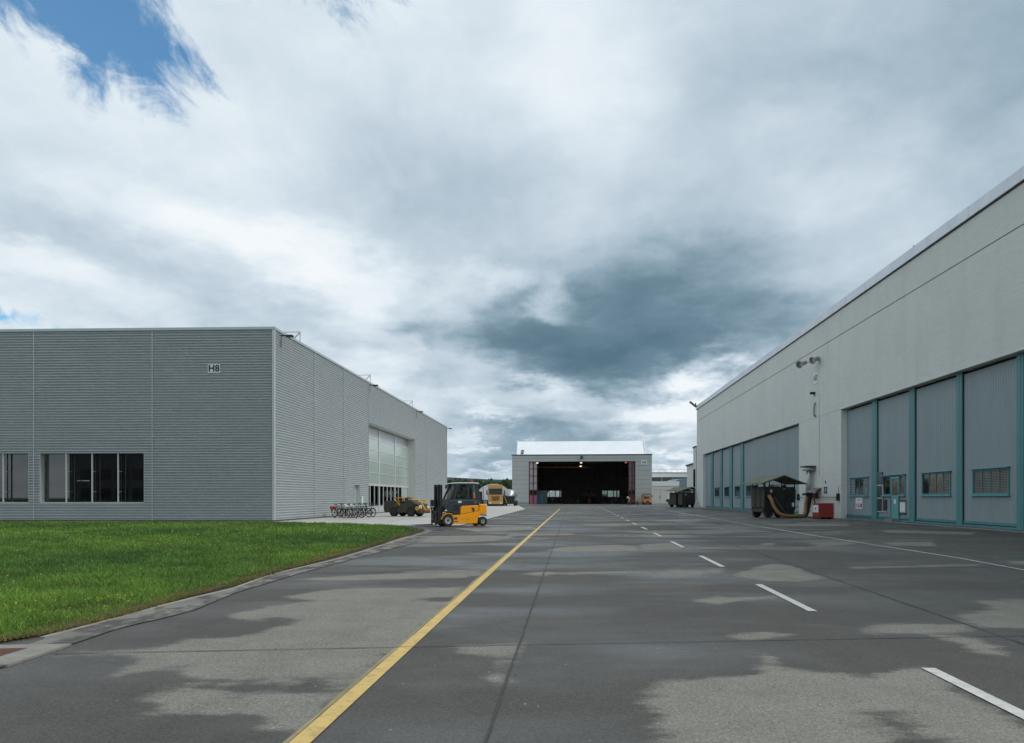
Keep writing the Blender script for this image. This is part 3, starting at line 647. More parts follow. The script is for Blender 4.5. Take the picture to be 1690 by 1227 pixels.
strip_line(fm, [G(690, 898), G(760, 895.5), G(850, 892)], 0.08, 0.0055, 0.004, 8)
structure(fm.build('worn_cross_line', 'mark_faint', fix=False))
dm = MB()
def dl(Yv): return 2.83 + 0.0975 * Yv if Yv < 30 else 2.83 + 0.0975 * 30 + 0.0935 * (Yv - 30)
for k in range(-1, 20):
    Ya = 8.94 + 5.78 * k; Yb = Ya + 2.8
    if Ya > 118: break
    strip_line(dm, [(dl(Ya), Ya), (dl(Yb), Yb)], 0.112, 0.0068)
structure(dm.build('dashed_white_line', 'mark_white', fix=False))
wm = MB()
strip_line(wm, [(8.3, 4), G(1690, 941.5), G(1579, 921), G(1344, 884.5), G(1227, 865), G(1133.5, 848.3), G(1079, 838.4)], 0.095, 0.0068, 0.001, 50, 1.5)
a = G(1133, 848.6); strip_line(wm, [(a[0] - 0.35, a[1] - 1.2), (a[0] - 0.3, a[1] + 1.4)], 0.30, 0.011)
for p in ((838, 848.5), (846, 850)): a = G(*p); strip_line(wm, [(a[0] - 0.5, a[1]), (a[0] + 0.5, a[1] - 0.1)], 0.25, 0.011)
for p in ((1510, 892.5), (953, 837.5)):
    a = G(*p); strip_line(wm, [(a[0] - 0.7, a[1]), (a[0] + 0.7, a[1] + 0.05)], 0.10, 0.011)
structure(wm.build('solid_white_line', 'mark_white', fix=False))

# ------------------------------------------------------------------ grass
soil_m = mat('soil_under_grass', (0.050, 0.062, 0.022), 0.95, 0, 0.4, 2, bump=0.6, bscale=30, dirt=0.4, dirtcol=(0.07, 0.05, 0.03))
far_edge_y = lambda x: 41.2 if x < -13.5 else 41.2 + (x + 13.5) * (-0.35 if x < -8 else -0.9)
gp = [(-7.2, 1.0)] + [(x - 0.07, y_) for x, y_ in grass_e]
g = MB(); poly = flat(gp, 0.02) + [(-6.2, 36.2, 0.02), (-9.0, 38.3, 0.02), (-13.5, 41.3, 0.02), (-75, 43.2, 0.02), (-75, 1.0, 0.02)]
g.quad(*poly)
structure(g.build('lawn_ground', soil_m, fix=False))
glawn = [(p[0], p[1]) for p in poly]
# brown soil edge
ed = MB(); vs = []
edge_pts = [(interp(gp, y_), y_) for y_ in [4 + 0.25 * i for i in range(104)]]
for x, y_ in edge_pts:
    w = 0.10 + 0.13 * mnoise.noise(Vector((y_ * 0.7, 3, 0))) + 0.07 * mnoise.noise(Vector((y_ * 3, 9, 0)))
    vs += [(x + 0.045, y_, 0.024), (x - max(0.04, w), y_, 0.034)]
ed.add(vs, [(2 * i, 2 * i + 1, 2 * i + 3, 2 * i + 2) for i in range(len(edge_pts) - 1)])
tag(ed.build('bare_soil_edge', mat('bare_brown_soil', (0.085, 0.052, 0.033), 0.95, 0, 0.5, 14, bump=1.0, bscale=60), fix=False), kind='structure')

rng = np.random.default_rng(3)
def blades(name, n, ymin, ymax, h, w, cols, edge_only=False, dens_pow=0.0, label=None):
    ys_ = (ymin ** (1 - dens_pow) + rng.random(n * 3) * (ymax ** (1 - dens_pow) - ymin ** (1 - dens_pow))) ** (1 / (1 - dens_pow)) if dens_pow != 1 else ymin * (ymax / ymin) ** rng.random(n * 3)
    ex = np.interp(ys_, [p[1] for p in gp], [p[0] for p in gp])
    if edge_only: xs_ = ex + 0.09 - rng.random(n * 3) ** 1.5 * 0.45
    else: xs_ = ex + 0.02 - rng.random(n * 3) * (0.78 * ys_ + 5.5 + ex)
    ok = (seg_sdf(xs_, ys_, glawn) > (-0.12 if edge_only else 0.0)); xs_, ys_ = xs_[ok][:n], ys_[ok][:n]
    n = len(xs_)
    dist = np.hypot(xs_, ys_)
    # clumps and bare spots
    cl = np.sin(xs_ * 2.1 + 1.3 * np.sin(ys_ * 1.7)) * np.sin(ys_ * 1.9 + 1.1 * np.sin(xs_ * 2.3)) + 0.6 * np.sin(xs_ * 5.3 + ys_ * 3.1) * np.sin(ys_ * 6.1 - xs_ * 2.0)
    edge_d = np.interp(ys_, [p[1] for p in gp], [p[0] for p in gp]) - xs_
    fade = np.clip(edge_d / 0.5, 0.5, 1) if not edge_only else 0.7
    hh = h * (0.55 + 0.9 * rng.random(n)) * (1 + 0.42 * cl) * fade
    ww = w * (0.7 + 0.6 * rng.random(n)) * np.clip(dist / 11, 0.8, 3.2)
    a = rng.random(n) * 2 * PI; ln = rng.random(n) ** 1.2 * 0.9 + 0.15; b = rng.random(n) * 2 * PI
    dxv, dyv = np.cos(a) * ww / 2, np.sin(a) * ww / 2
    lx, ly = np.cos(b) * hh * ln, np.sin(b) * hh * ln
    z0 = np.full(n, 0.015)
    P = np.stack([
        np.stack([xs_ - dxv, ys_ - dyv, z0], -1), np.stack([xs_ + dxv, ys_ + dyv, z0], -1),
        np.stack([xs_ + dxv * 0.7 + lx * 0.35, ys_ + dyv * 0.7 + ly * 0.35, hh * 0.6], -1), np.stack([xs_ - dxv * 0.7 + lx * 0.35, ys_ - dyv * 0.7 + ly * 0.35, hh * 0.6], -1),
        np.stack([xs_ + lx, ys_ + ly, hh * 0.95], -1)], 1).reshape(-1, 3)
    me = bpy.data.meshes.new(name)
    me.vertices.add(len(P)); me.vertices.foreach_set('co', P.astype(np.float32).ravel())
    base = (np.arange(n) * 5)[:, None]
    q = (base + np.array([[0, 1, 2, 3]])); t = (base + np.array([[3, 2, 4]]))
    loops = np.concatenate([q, t], 1).ravel()
    me.loops.add(len(loops)); me.loops.foreach_set('vertex_index', loops.astype(np.int32))
    st = np.stack([np.arange(n) * 7, np.arange(n) * 7 + 4], 1).ravel(); to = np.tile([4, 3], n)
    me.polygons.add(2 * n); me.polygons.foreach_set('loop_start', st.astype(np.int32)); me.polygons.foreach_set('loop_total', to.astype(np.int32))
    me.update(calc_edges=True)
    c = np.array(cols); ci = rng.choice(len(cols), n, p=[x[3] for x in cols])
    cc = c[ci, :3] * (0.7 + 0.6 * rng.random((n, 1))) * (1 + 0.28 * np.clip(cl, -1, 1))[:, None]
    patch = (np.sin(xs_ * 0.55 + ys_ * 0.21) * np.sin(ys_ * 0.42 - xs_ * 0.13))[:, None]
    cc = cc * (1 + 0.26 * patch * np.array([[1.3, 1.0, 0.4]]))
    ca = me.attributes.new('tint', 'FLOAT_COLOR', 'POINT')
    ca.data.foreach_set('color', np.repeat(np.concatenate([cc, np.ones((n, 1))], 1), 5, 0).astype(np.float32).ravel())
    return me
gm = bpy.data.materials.new('grass_blade'); gm.use_nodes = True
t = gm.node_tree; b = t.nodes['Principled BSDF']; a_ = t.nodes.new('ShaderNodeAttribute'); a_.attribute_name = 'tint'
t.links.new(a_.outputs['Color'], b.inputs['Base Color']); b.inputs['Roughness'].default_value = 0.6; b.inputs['Specular IOR Level'].default_value = 0.25
trl = t.nodes.new('ShaderNodeBsdfTranslucent'); t.links.new(a_.outputs['Color'], trl.inputs[0])
ms = t.nodes.new('ShaderNodeMixShader'); ms.inputs[0].default_value = 0.35
t.links.new(b.outputs[0], ms.inputs[1]); t.links.new(trl.outputs[0], ms.inputs[2]); t.links.new(ms.outputs[0], t.nodes['Material Output'].inputs[0])
GC = [(0.115, 0.220, 0.036, 0.48), (0.155, 0.265, 0.055, 0.32), (0.070, 0.150, 0.027, 0.16), (0.24, 0.29, 0.10, 0.04)]
stuff(link('grass', blades('grass', 430000, 5.5, 43.0, 0.085, 0.011, GC, dens_pow=0.75), gm))
stuff(link('dry_grass', blades('dry_grass', 26000, 5.5, 31, 0.06, 0.011, [(0.20, 0.12, 0.07, 0.4), (0.13, 0.12, 0.04, 0.25), (0.10, 0.17, 0.03, 0.35)], edge_only=True, dens_pow=0.6), gm))
# clover and dandelion heads
def flowers(name, n, boxes, r, z, m):
    mb = MB(); c = 0
    while c < n:
        x0, x1, y0, y1 = R.choice(boxes); x = R.uniform(x0, x1); y_ = y0 * (y1 / y0) ** R.random()
        if x > interp(gp, y_) - 0.25: continue
        if mnoise.noise(Vector((x * 0.6, y_ * 0.4, 5))) < -0.05: continue
        s = r * R.uniform(0.6, 1.2) * max(1.0, y_ / 14)
        mb.sphere((x, y_, z * R.uniform(0.7, 1.2)), s, 5, 3, (1, 1, 0.7)); c += 1
    return stuff(mb.build(name, m))
flowers('clover_flowers', 300, [(-20, -4.5, 8, 38)], 0.011, 0.085, mat('white_clover', (0.55, 0.55, 0.48), 0.8))
flowers('yellow_flowers', 55, [(-7, -4.6, 6.6, 9.5), (-6.5, -5.0, 9.5, 12)], 0.012, 0.095, mat('yellow_flower', (0.60, 0.45, 0.03), 0.8))

# ================================================================== LEFT BUILDING
b8 = thing('corrugated_hangar', 'grey corrugated metal hangar at left with an H8 sign and a recessed glazed gate', 'hangar', tuple(H8O))
ROOF8 = 11.39
FX = Vector((-30500, 1200, 0)).normalized()       # along the front, leftwards
FOUT = Vector((-FX.y, FX.x, 0)); FOUT = FOUT if FOUT.y < 0 else -FOUT
Ff = frame2((0, 0, 0), FX, FOUT)                  # front frame: x along, y outward
SOUT = -NRM
Fs = frame2((0, 0, 0), DIR, SOUT)                 # side frame: x along depth, y outward
RIB = 0.158
PROF = [(0.0, 0.0), (0.070, 0.078), (0.090, 0.078), (0.152, 0.0)]
def ribs(mb, t0, t1, z0, z1):
    pts = []
    k = math.floor(z0 / RIB) - 1
    raw = []
    while k * RIB < z1 + RIB:
        for a, d in PROF: raw.append((k * RIB + a, d))
        k += 1
    def dat(z):
        for (za, da), (zb, db) in zip(raw, raw[1:]):
            if za <= z <= zb: return da + (db - da) * (z - za) / (zb - za)
        return 0
    pts = [(z0, dat(z0))] + [(z, d) for z, d in raw if z0 + 1e-4 < z < z1 - 1e-4] + [(z1, dat(z1))]
    vs = []
    for z, d in pts: vs += [(t0, d, z), (t1, d, z)]
    mb.add(vs, [(2 * i, 2 * i + 1, 2 * i + 3, 2 * i + 2) for i in range(len(pts) - 1)])
Z0, Z1 = 0.10, ROOF8 - 0.17
fseams = [0.06, 7.2, 14.35, 21.5, 28.65, 35.8]
wins = {1: (7.71, 13.98), 2: (14.68, 20.95), 3: (22.0, 28.2)}
WZ0, WZ1 = 1.15, 4.03
for i in range(5):
    t0, t1 = fseams[i] + 0.02, fseams[i + 1] - 0.02
    mb = MB(Ff)
    if i in wins:
        w0, w1 = wins[i]
        ribs(mb, t0, w0, WZ0, WZ1); ribs(mb, w1, t1, WZ0, WZ1); ribs(mb, t0, t1, Z0, WZ0); ribs(mb, t0, t1, WZ1, Z1)
    else: ribs(mb, t0, t1, Z0, Z1)
    mb.build('wall_panel', 'corr', b8, fix=False)
    MB(Ff).box(t1 + 0.0, t1 + 0.04, -0.02, 0.083, Z0, Z1).build('seam_trim', 'corr_trim', b8)
MB(Ff).box(-0.09, 0.06, -0.02, 0.09, Z0, Z1).build('corner_trim', 'corr_trim', b8)
MB(Ff).box(-0.12, 36, -0.4, 0.105, ROOF8 - 0.165, ROOF8).build('coping', 'coping', b8, bevel=0.01)
MB(Ff).box(-0.02, 36, -0.3, -0.01, 0, Z0).build('plinth', 'plinth', b8)
# gravel border along the base
MB(Ff).box(-0.0, 36, 0.0, 0.75, 0.001, 0.022).build('gravel_border', mat('grey_gravel_border', (0.20, 0.18, 0.155), 0.95, 0, 0.5, 25, bump=1.0, bscale=60), b8)
# windows on the front
for i, (w0, w1) in wins.items():
    fr = MB(Ff)
    fr.box(w0, w1, -0.42, 0.05, WZ0 - 0.05, WZ0 - 0.002); fr.box(w0, w1, -0.42, 0.05, WZ1, WZ1 + 0.03)
    fr.box(w0 - 0.03, w0, -0.42, 0.05, WZ0 - 0.05, WZ1 + 0.03); fr.box(w1, w1 + 0.03, -0.42, 0.05, WZ0 - 0.05, WZ1 + 0.03)
    win = fr.build('window', 'alu', b8)
    n = 4; pw = (w1 - w0) / n
    for k in range(n):
        a0, a1 = w0 + k * pw, w0 + (k + 1) * pw
        MB(Ff).box(a0 + 0.03, a1 - 0.03, -0.36, -0.345, WZ0 + 0.03, WZ1 - 0.03).build('pane', 'glass_dark', win)
        MB(Ff).box(a0 + 0.0, a0 + 0.03, -0.40, -0.32, WZ0, WZ1).build('inner_mullion', 'dark_steel', win)
        mu = MB(Ff)
        if k: mu.box(a0 - 0.03, a0 + 0.03, -0.03, 0.04, WZ0, WZ1)   # glass fin bracket in front of the mullion
        if k: mu.build('mullion', 'alu', win)
        if k:
            for zq in (1.75, 2.95): MB(Ff).box(a0 - 0.02, a0 + 0.02, -0.34, -0.03, zq, zq + 0.03).build('fin_clip', 'alu', win)
        # inner casement frame
        f2 = MB(Ff)
        f2.box(a0 + 0.03, a0 + 0.12, -0.42, -0.37, WZ0 + 0.03, WZ1 - 0.03); f2.box(a1 - 0.06, a1 - 0.03, -0.42, -0.37, WZ0 + 0.03, WZ1 - 0.03)
        f2.box(a0 + 0.03, a1 - 0.03, -0.42, -0.37, WZ0 + 0.03, WZ0 + 0.09)
        f2.build('casement_frame', 'dark_steel', win)
# rooms behind the front windows
rm = MB(Ff)
rm.quad((0.5, -4.0, 0.02), (36, -4.0, 0.02), (36, -4.0, 4.3), (0.5, -4.0, 4.3)); rm.quad((0.5, -0.45, 0.02), (36, -0.45, 0.02), (36, -4.0, 0.02), (0.5, -4.0, 0.02))
rm.quad((0.5, -0.45, 4.3), (36, -0.45, 4.3), (36, -4.0, 4.3), (0.5, -4.0, 4.3))
for x in (0.5, 7.3, 14.35, 21.4, 28.6, 36): rm.quad((x, -0.42, 0), (x, -4, 0), (x, -4, 4.3), (x, -0.42, 4.3))
rm.build('room_lining', 'room', b8, fix=False)
for a0, a1, z1 in ((8.4, 9.2, 1.9), (10.2, 11.3, 1.6), (12.0, 12.9, 2.2), (15.5, 16.4, 1.8), (17.5, 19.0, 1.5)): MB(Ff).box(a0, a1, -3.2, -2.6, 0.05, z1).build('room_cupboard', 'plinth', b8)
# small print on a pane
pm = MB(Ff); x = 11.25
for ch in '1111110111':
    if ch == '1': pm.box(x, x + 0.045, -0.342, -0.338, 2.40, 2.445)
    x += 0.075
pm.build('pane_lettering', 'signwhite', b8)
# side wall
OPa, OPb, OPz = (62.4 - 42.5) * 1.00326, (80.8 - 42.5) * 1.00326, 7.87
SL = 59.4
sse = [0.06, 6.72, 13.15, OPa - 0.02, OPb + 6.4, SL]
DRa, DRb, DRz = (58.3 - 42.5) * 1.003, (59.7 - 42.5) * 1.003, 2.45
for i in range(5):
    t0, t1 = sse[i] + 0.02, sse[i + 1] - 0.02
    mb = MB(Fs)
    if i == 2:
        ribs(mb, t0, t1, DRz, Z1); ribs(mb, t0, DRa, Z0, DRz); ribs(mb, DRb, t1, Z0, DRz)
    elif i == 3:
        ribs(mb, OPa, OPb, OPz, Z1); ribs(mb, OPb, t1, Z0, Z1)
    else: ribs(mb, t0, t1, Z0, Z1)
    mb.build('wall_panel', 'corr', b8, fix=False)
    MB(Fs).box(t1, t1 + 0.04, -0.02, 0.082, OPz if i == 2 else Z0, Z1).build('seam_trim', 'corr_trim', b8)
MB(Fs).box(-0.05, 0.06, -0.02, 0.088, Z0, Z1).build('corner_trim', 'corr_trim', b8)
MB(Fs).box(0.06, SL, -0.4, 0.102, ROOF8 - 0.16, ROOF8 - 0.004).build('coping', 'coping', b8, bevel=0.01)
for q0, q1 in ((0.06, OPa), (OPb, SL)): MB(Fs).box(q0, q1, -0.3, -0.01, 0, Z0).build('plinth', 'plinth', b8)
# roof deck and back walls
rd = MB()
c0 = Vector((0, 0, 0)); c1 = DIR * SL; c2 = c1 + FX * 36; c3 = FX * 36
def up(p, z): return (p.x, p.y, z)
rd.quad(up(c0 + FX * 0.2 + DIR * 0.2, ROOF8 - 0.3), up(c1 + FX * 0.2, ROOF8 - 0.3), up(c2, ROOF8 - 0.3), up(c3 + DIR * 0.2, ROOF8 - 0.3))
rd.quad(up(c1, 0), up(c2, 0), up(c2, ROOF8 - 0.2), up(c1, ROOF8 - 0.2)); rd.quad(up(c2, 0), up(c3, 0), up(c3, ROOF8 - 0.2), up(c2, ROOF8 - 0.2))
rd.build('roof_deck', 'corr', b8, fix=False)
# gate recess
D8 = 0.71
rv = MB(Fs)
rv.quad((OPb, 0.04, 0), (OPb, -D8, 0), (OPb, -D8, OPz), (OPb, 0.04, OPz)); rv.quad((OPa, 0.04, 0), (OPa, -D8, 0), (OPa, -D8, OPz), (OPa, 0.04, OPz))
rv.quad((OPa, 0.04, OPz), (OPb, 0.04, OPz), (OPb, -D8, OPz), (OPa, -D8, OPz))
rv.build('gate_reveal', 'reveal', b8, fix=False)
gate = MB(Fs)
cols = [OPa, OPa + 6.13, OPa + 12.27, OPb]
rows = [0.06, 0.62, 2.60, 3.66, 4.72, 5.78, 6.84, OPz]
for c in cols[1:-1]: gate.box(c - 0.14, c + 0.14, -D8 - 0.1, -D8 + 0.06, 0.02, OPz)
gate.box(cols[0], cols[0] + 0.14, -D8 - 0.1, -D8 + 0.05, 0.02, OPz); gate.box(cols[-1] - 0.1, cols[-1], -D8 - 0.1, -D8 + 0.05, 0.02, OPz)
for r in rows[1:-1]: gate.box(OPa, OPb, -D8 - 0.08, -D8 + 0.035, r - (0.10 if r == 2.60 else 0.035), r + (0.10 if r == 2.60 else 0.035))
gt = gate.build('gate', 'alu', b8)
for ci in range(3):
    x0 = cols[ci] + 0.14; x1 = cols[ci + 1] - 0.14
    for ri in range(2, 7):
        MB(Fs).box(x0, x1, -D8 - 0.04, -D8 + (0.0 if ri < 6 else -0.01), rows[ri] + (0.10 if ri == 2 else 0.035), rows[ri + 1] - 0.035).build('gate_panel', 'poly' if ri < 6 else 'corr', gt)
    MB(Fs).box(x0, x1, -D8 - 0.05, -D8 + 0.0, 0.03, 0.58).build('kick_panel', 'corr_trim', gt)
    n = 4; pw = (x1 - x0) / n
    for k in range(n):
        MB(Fs).box(x0 + k * pw + 0.06, x0 + (k + 1) * pw - 0.06, -D8 - 0.03, -D8 - 0.015, 0.66, 2.5).build('glass_pane', 'glass_dark' if not (ci == 2 and k > 1) else 'poly', gt)
        if k: MB(Fs).box(x0 + k * pw - 0.06, x0 + k * pw + 0.06, -D8 - 0.06, -D8 + 0.03, 0.655, 2.5).build('mullion', 'alu', gt)
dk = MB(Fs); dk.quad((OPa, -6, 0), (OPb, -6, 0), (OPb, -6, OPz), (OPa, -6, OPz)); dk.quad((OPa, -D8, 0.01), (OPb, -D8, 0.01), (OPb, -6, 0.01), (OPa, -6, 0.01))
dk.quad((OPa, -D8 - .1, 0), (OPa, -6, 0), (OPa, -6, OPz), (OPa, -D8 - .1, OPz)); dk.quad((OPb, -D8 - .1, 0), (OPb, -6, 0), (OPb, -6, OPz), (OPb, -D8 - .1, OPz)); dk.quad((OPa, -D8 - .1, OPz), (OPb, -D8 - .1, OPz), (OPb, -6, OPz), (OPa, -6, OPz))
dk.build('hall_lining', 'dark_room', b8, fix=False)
# side door
dd = MB(Fs); dd.box(DRa, DRb, -0.30, -0.25, 0.05, DRz); sdoor = dd.build('door', 'poly', b8)
df = MB(Fs); df.box(DRa - 0.03, DRa, -0.3, 0.05, 0.02, DRz); df.box(DRb, DRb + 0.03, -0.3, 0.05, 0.02, DRz); df.box(DRa - 0.03, DRb + 0.03, -0.3, 0.05, DRz, DRz + 0.04); df.build('door_frame', 'alu', sdoor)
MB(Fs).box(DRa + 0.15, DRa + 0.19, -0.25, -0.20, 0.95, 1.25).build('handle', 'dark_steel', sdoor)
MB(Fs).box(DRb + 0.35, DRb + 0.62, 0.04, 0.16, 0.95, 1.5).build('letter_box', 'white', b8, bevel=0.01)
# H8 sign
def sign(parent_loc_frame, name, label, txt, x0, x1, z0, z1, flip=False, tsize=0.42):
    o = (x0 + x1) / 2, (z0 + z1) / 2
    org = parent_loc_frame @ Vector((o[0], 0.05, o[1]))
    root = thing(name, label, 'sign', tuple(org))
    Fr = parent_loc_frame.copy(); Fr.translation = Vector((0, 0, 0))
    w, h = abs(x1 - x0) / 2, (z1 - z0) / 2
    MB(Fr).box(-w, w, 0, 0.025, -h, h).build('board', 'signwhite', root, bevel=0.004)
    # text frame: local x to the reader's right
    xa = Fr.to_3x3() @ Vector((-1 if flip else 1, 0, 0)); ya = Vector((0, 0, 1)); za = xa.cross(ya)
    T = Matrix.Identity(4)
    for i in range(3): T[i][0] = xa[i]; T[i][1] = ya[i]; T[i][2] = za[i]
    T.translation = Fr.to_3x3() @ Vector((0, 0.028, 0))
    t_ = text_part('lettering', txt, tsize, T, 'print', root)
    me_ = t_.data
    # embolden
    return root
Ffw = Ff.copy(); Ffw.translation = H8O
s8 = sign(Ffw, 'building_sign', 'small white H8 sign high on the front of the corrugated hangar', 'H8', 3.14, 3.88, 8.70, 9.24, True, 0.55)
# floodlights and roof brackets of the left building
def wall_lamp(loc, rz, label, group='lamps along the eaves of the corrugated hangar'):
    r = thing('eaves_lamp', label, 'lamp', loc, rz, group)
    MB().box(-0.05, 0.05, 0.0, 0.45, -0.03, 0.02).build('arm', 'dark_steel', r)
    MB().box(-0.16, 0.16, 0.35, 0.75, -0.10, 0.02).build('lamp_head', 'dark_steel', r, bevel=0.01)
    MB().box(-0.02, 0.02, 0.02, 0.05, -0.7, -0.03).build('conduit', 'steel', r)
    return r
rzS = math.atan2(DIR.y, DIR.x)
for s, lab in ((0.95, 'dark eaves lamp nearest the front corner of the corrugated hangar'), (20.1, 'dark eaves lamp just before the recessed glazed gate'), (39.2, 'dark eaves lamp above the far edge of the glazed gate'), (59.0, 'dark eaves lamp at the far end of the corrugated hangar')):
    p = H8O + DIR * s + SOUT * 0.05
    wall_lamp((p.x, p.y, ROOF8 - 0.3), rzS + PI, lab)
for s, lab in ((4.7, 'nearest white triangular roof bracket on the corrugated hangar'), (21.3, 'middle white triangular roof bracket on the corrugated hangar'), (38.4, 'farthest white triangular roof bracket on the corrugated hangar')):
    p = H8O + DIR * s - SOUT * 0.2
    r = thing('roof_bracket', lab, 'bracket', (p.x, p.y, ROOF8), rzS + PI, 'triangular brackets on the roof edge')
    MB().bar((0, 0, 0), (0, 0, 0.78), 0.035).build('post', 'steel', r)
    MB().bar((0, 0.02, 0.78), (0, -1.5, 0.78), 0.035).build('top_bar', 'steel', r)
    MB().bar((0, -0.03, 0.74), (0, -0.75, 0.0), 0.16, 0.05).build('strut', 'white', r)
    MB().bar((0, -1.45, -0.1), (0, -1.45, 0.76), 0.035).build('post', 'steel', r)

# ================================================================== RIGHT BUILDING
H3O = Vector((18.27, 0, 0))
h3 = thing('concrete_hangar', 'long pale concrete hangar with grey doors between teal posts and a metal roof edge', 'hangar', tuple(H3O))
F3 = frame2((0, 0, 0), DIR, NRM)       # x along depth, y outward (towards the apron)
K = 1.00326
def w3(u): return 21924.0 / (u - 942) * K          # distance along the wall plane
def d3(u): return 22392.0 / (u - 942) * K          # along the door plane
TOP3, LZ = 14.72, 7.38
XN, XF = 6.0, 105.7
Aj = w3(1388); B0 = w3(1318.5); B1 = w3(1160.4); SEAM = w3(1359.5)
A0 = 11.5
TH = 0.6
def slab(x0, x1, z0, z1, y0=-TH, y1=0.0): MB(F3).box(x0, x1, y0, y1, z0, z1).build('wall_slab', 'h3wall', h3, bevel=0.008)
for x0, x1 in ((XN, SEAM - 0.012), (SEAM + 0.012, XF)):
    slab(x0, x1, 12.47, 14.12); slab(x0, x1, LZ, 12.42)
MB(F3).box(XN, XF, -TH, -0.05, 12.42, 12.47).build('groove', 'plinth', h3)
MB(F3).box(SEAM - 0.012, SEAM + 0.012, -TH, -0.03, 0.01, 14.12).build('vertical_joint', 'plinth', h3)
slab(Aj, SEAM - 0.012, 0, LZ - 0.012); slab(SEAM + 0.012, B0, 0, LZ - 0.012); slab(B1, XF, 0, LZ - 0.012); slab(XN, A0, 0, LZ - 0.012)
MB(F3).box(XN, XF + 0.2, -1.0, 0.02, 14.12, 14.18).build('fascia_shadow_gap', 'dark_steel', h3)
x = XN; k = 0
while x < XF + 0.1:
    x2 = min(x + 3.9, XF + 0.22)
    dz = R.uniform(-0.012, 0.012)
    MB(F3).box(x, x2 - 0.012, -1.2, 0.12 + R.uniform(-0.004, 0.004), 14.18, TOP3 + dz).build('fascia_sheet', 'fascia', h3, bevel=0.01)
    x = x2
# roof and other sides
rb = MB(F3); rb.quad((XN, -1.1, TOP3 - 0.3), (XF, -1.1, TOP3 - 0.3), (XF, -45, TOP3 - 0.3), (XN, -45, TOP3 - 0.3))
rb.quad((XF, -TH, 0), (XF, -45, 0), (XF, -45, TOP3 - 0.05), (XF, -TH, TOP3 - 0.05)); rb.quad((XN, -TH, 0), (XN, -45, 0), (XN, -45, TOP3 - 0.1), (XN, -TH, TOP3 - 0.1)); rb.quad((XN, -45, 0), (XF, -45, 0), (XF, -45, TOP3 - 0.1), (XN, -45, TOP3 - 0.1))
rb.build('rear_walls_and_roof', 'h3wall', h3, fix=False)
# dark hall behind the doors
dk = MB(F3); dk.quad((XN, -1.6, 0), (XF, -1.6, 0), (XF, -1.6, 9), (XN, -1.6, 9)); dk.build('hall_lining', 'dark_room', h3, fix=False)
th = MB(F3); th.box(A0, Aj, -1.5, 0.1, 0.0, 0.03); th.box(B0, B1, -1.5, 0.1, 0.0, 0.03); th.build('door_threshold', 'plinth', h3)

DP = -0.40       # door plane
def vribs(mb, x0, x1, z0, z1, y, per=0.19, dep=0.011):
    n = max(1, round((x1 - x0) / per)); p = (x1 - x0) / n; pts = []
    for i in range(n):
        a = x0 + i * p
        pts += [(a, y), (a + p * 0.30, y), (a + p * 0.42, y + dep), (a + p * 0.88, y + dep)]
    pts.append((x1, y)); vs = []
    for x, yy in pts: vs += [(x, yy, z0), (x, yy, z1)]
    mb.add(vs, [(2 * i, 2 * i + 2, 2 * i + 3, 2 * i + 1) for i in range(len(pts) - 1)])
WB, WT = 1.55, 2.70
def leaf(x0, x1, hole=None, y=DP, per=0.19):
    mb = MB(F3)
    if hole:
        a, b2, za, zb = hole
        vribs(mb, x0, a, 0.32, LZ - .13, y, per); vribs(mb, b2, x1, 0.32, LZ - .13, y, per); vribs(mb, a, b2, zb, LZ - .13, y, per)
        if za > 0.4: vribs(mb, a, b2, 0.32, za, y, per)
    else: vribs(mb, x0, x1, 0.32, LZ - .13, y, per)
    lf = mb.build('door_leaf', 'leaf', h3, fix=False)
    tr = MB(F3); tr.box(x0, x1, y - 0.02, y + 0.045, 0.20, 0.32); tr.box(x0, x1, y - 0.02, y + 0.07, 0.05, 0.15)
    tr.build('bottom_rail', 'teal', lf)
    MB(F3).box(x0, x1, y - 0.02, y + 0.035, 0.15, 0.20).build('rail_groove', 'dark_steel', lf)
    return lf
def window3(x0, x1, z0, z1, n, kinds, lf, y=DP, mt='teal'):
    t = 0.07
    f = MB(F3); f.box(x0, x1, y - 0.05, y + 0.06, z0, z0 + t); f.box(x0, x1, y - 0.05, y + 0.06, z1 - t, z1); f.box(x0, x0 + t, y - 0.05, y + 0.058, z0, z1); f.box(x1 - t, x1, y - 0.05, y + 0.058, z0, z1)
    w = f.build('window', mt, lf, bevel=0.004)
    MB(F3).box(x0 - 0.08, x1 + 0.08, y, y + 0.15, z1, z1 + 0.045).build('window_hood', 'teal_light', lf, bevel=0.004)
    MB(F3).box(x0 - 0.08, x1 + 0.08, y, y + 0.13, z0 - 0.07, z0).build('window_sill', 'teal_light', lf, bevel=0.004)
    pw = (x1 - x0 - 2 * t) / n
    for k in range(n):
        a, b2 = x0 + t + k * pw, x0 + t + (k + 1) * pw
        kd = kinds[k % len(kinds)]
        MB(F3).box(a + 0.02, b2 - 0.02, y - 0.03, y + 0.0, z0 + t, z1 - t).build('pane', {'d': 'pane_dark', 'b': 'pane_grey', 't': 'pane_tan', 'l': 'pane_grey'}[kd], w)
        if k: MB(F3).box(a - 0.02, a + 0.02, y - 0.04, y + 0.03, z0 + t, z1 - t).build('mullion', mt, w)
        if kd in 'lb':
            s = MB(F3); ns = 9 if kd == 'l' else 14
            for q in range(ns):
                zz = z0 + t + (z1 - z0 - 2 * t) * (q + 0.2) / ns
                s.box(a + 0.025, b2 - 0.025, y + 0.002, y + (0.03 if kd == 'l' else 0.008), zz, zz + (z1 - z0) / ns * (0.55 if kd == 'l' else 0.4))
            stuff_ = s.build('louvre_slats' if kd == 'l' else 'blind_slats', 'leaf' if kd == 'l' else 'plinth', w)
            stuff_['kind'] = 'stuff'
    return w
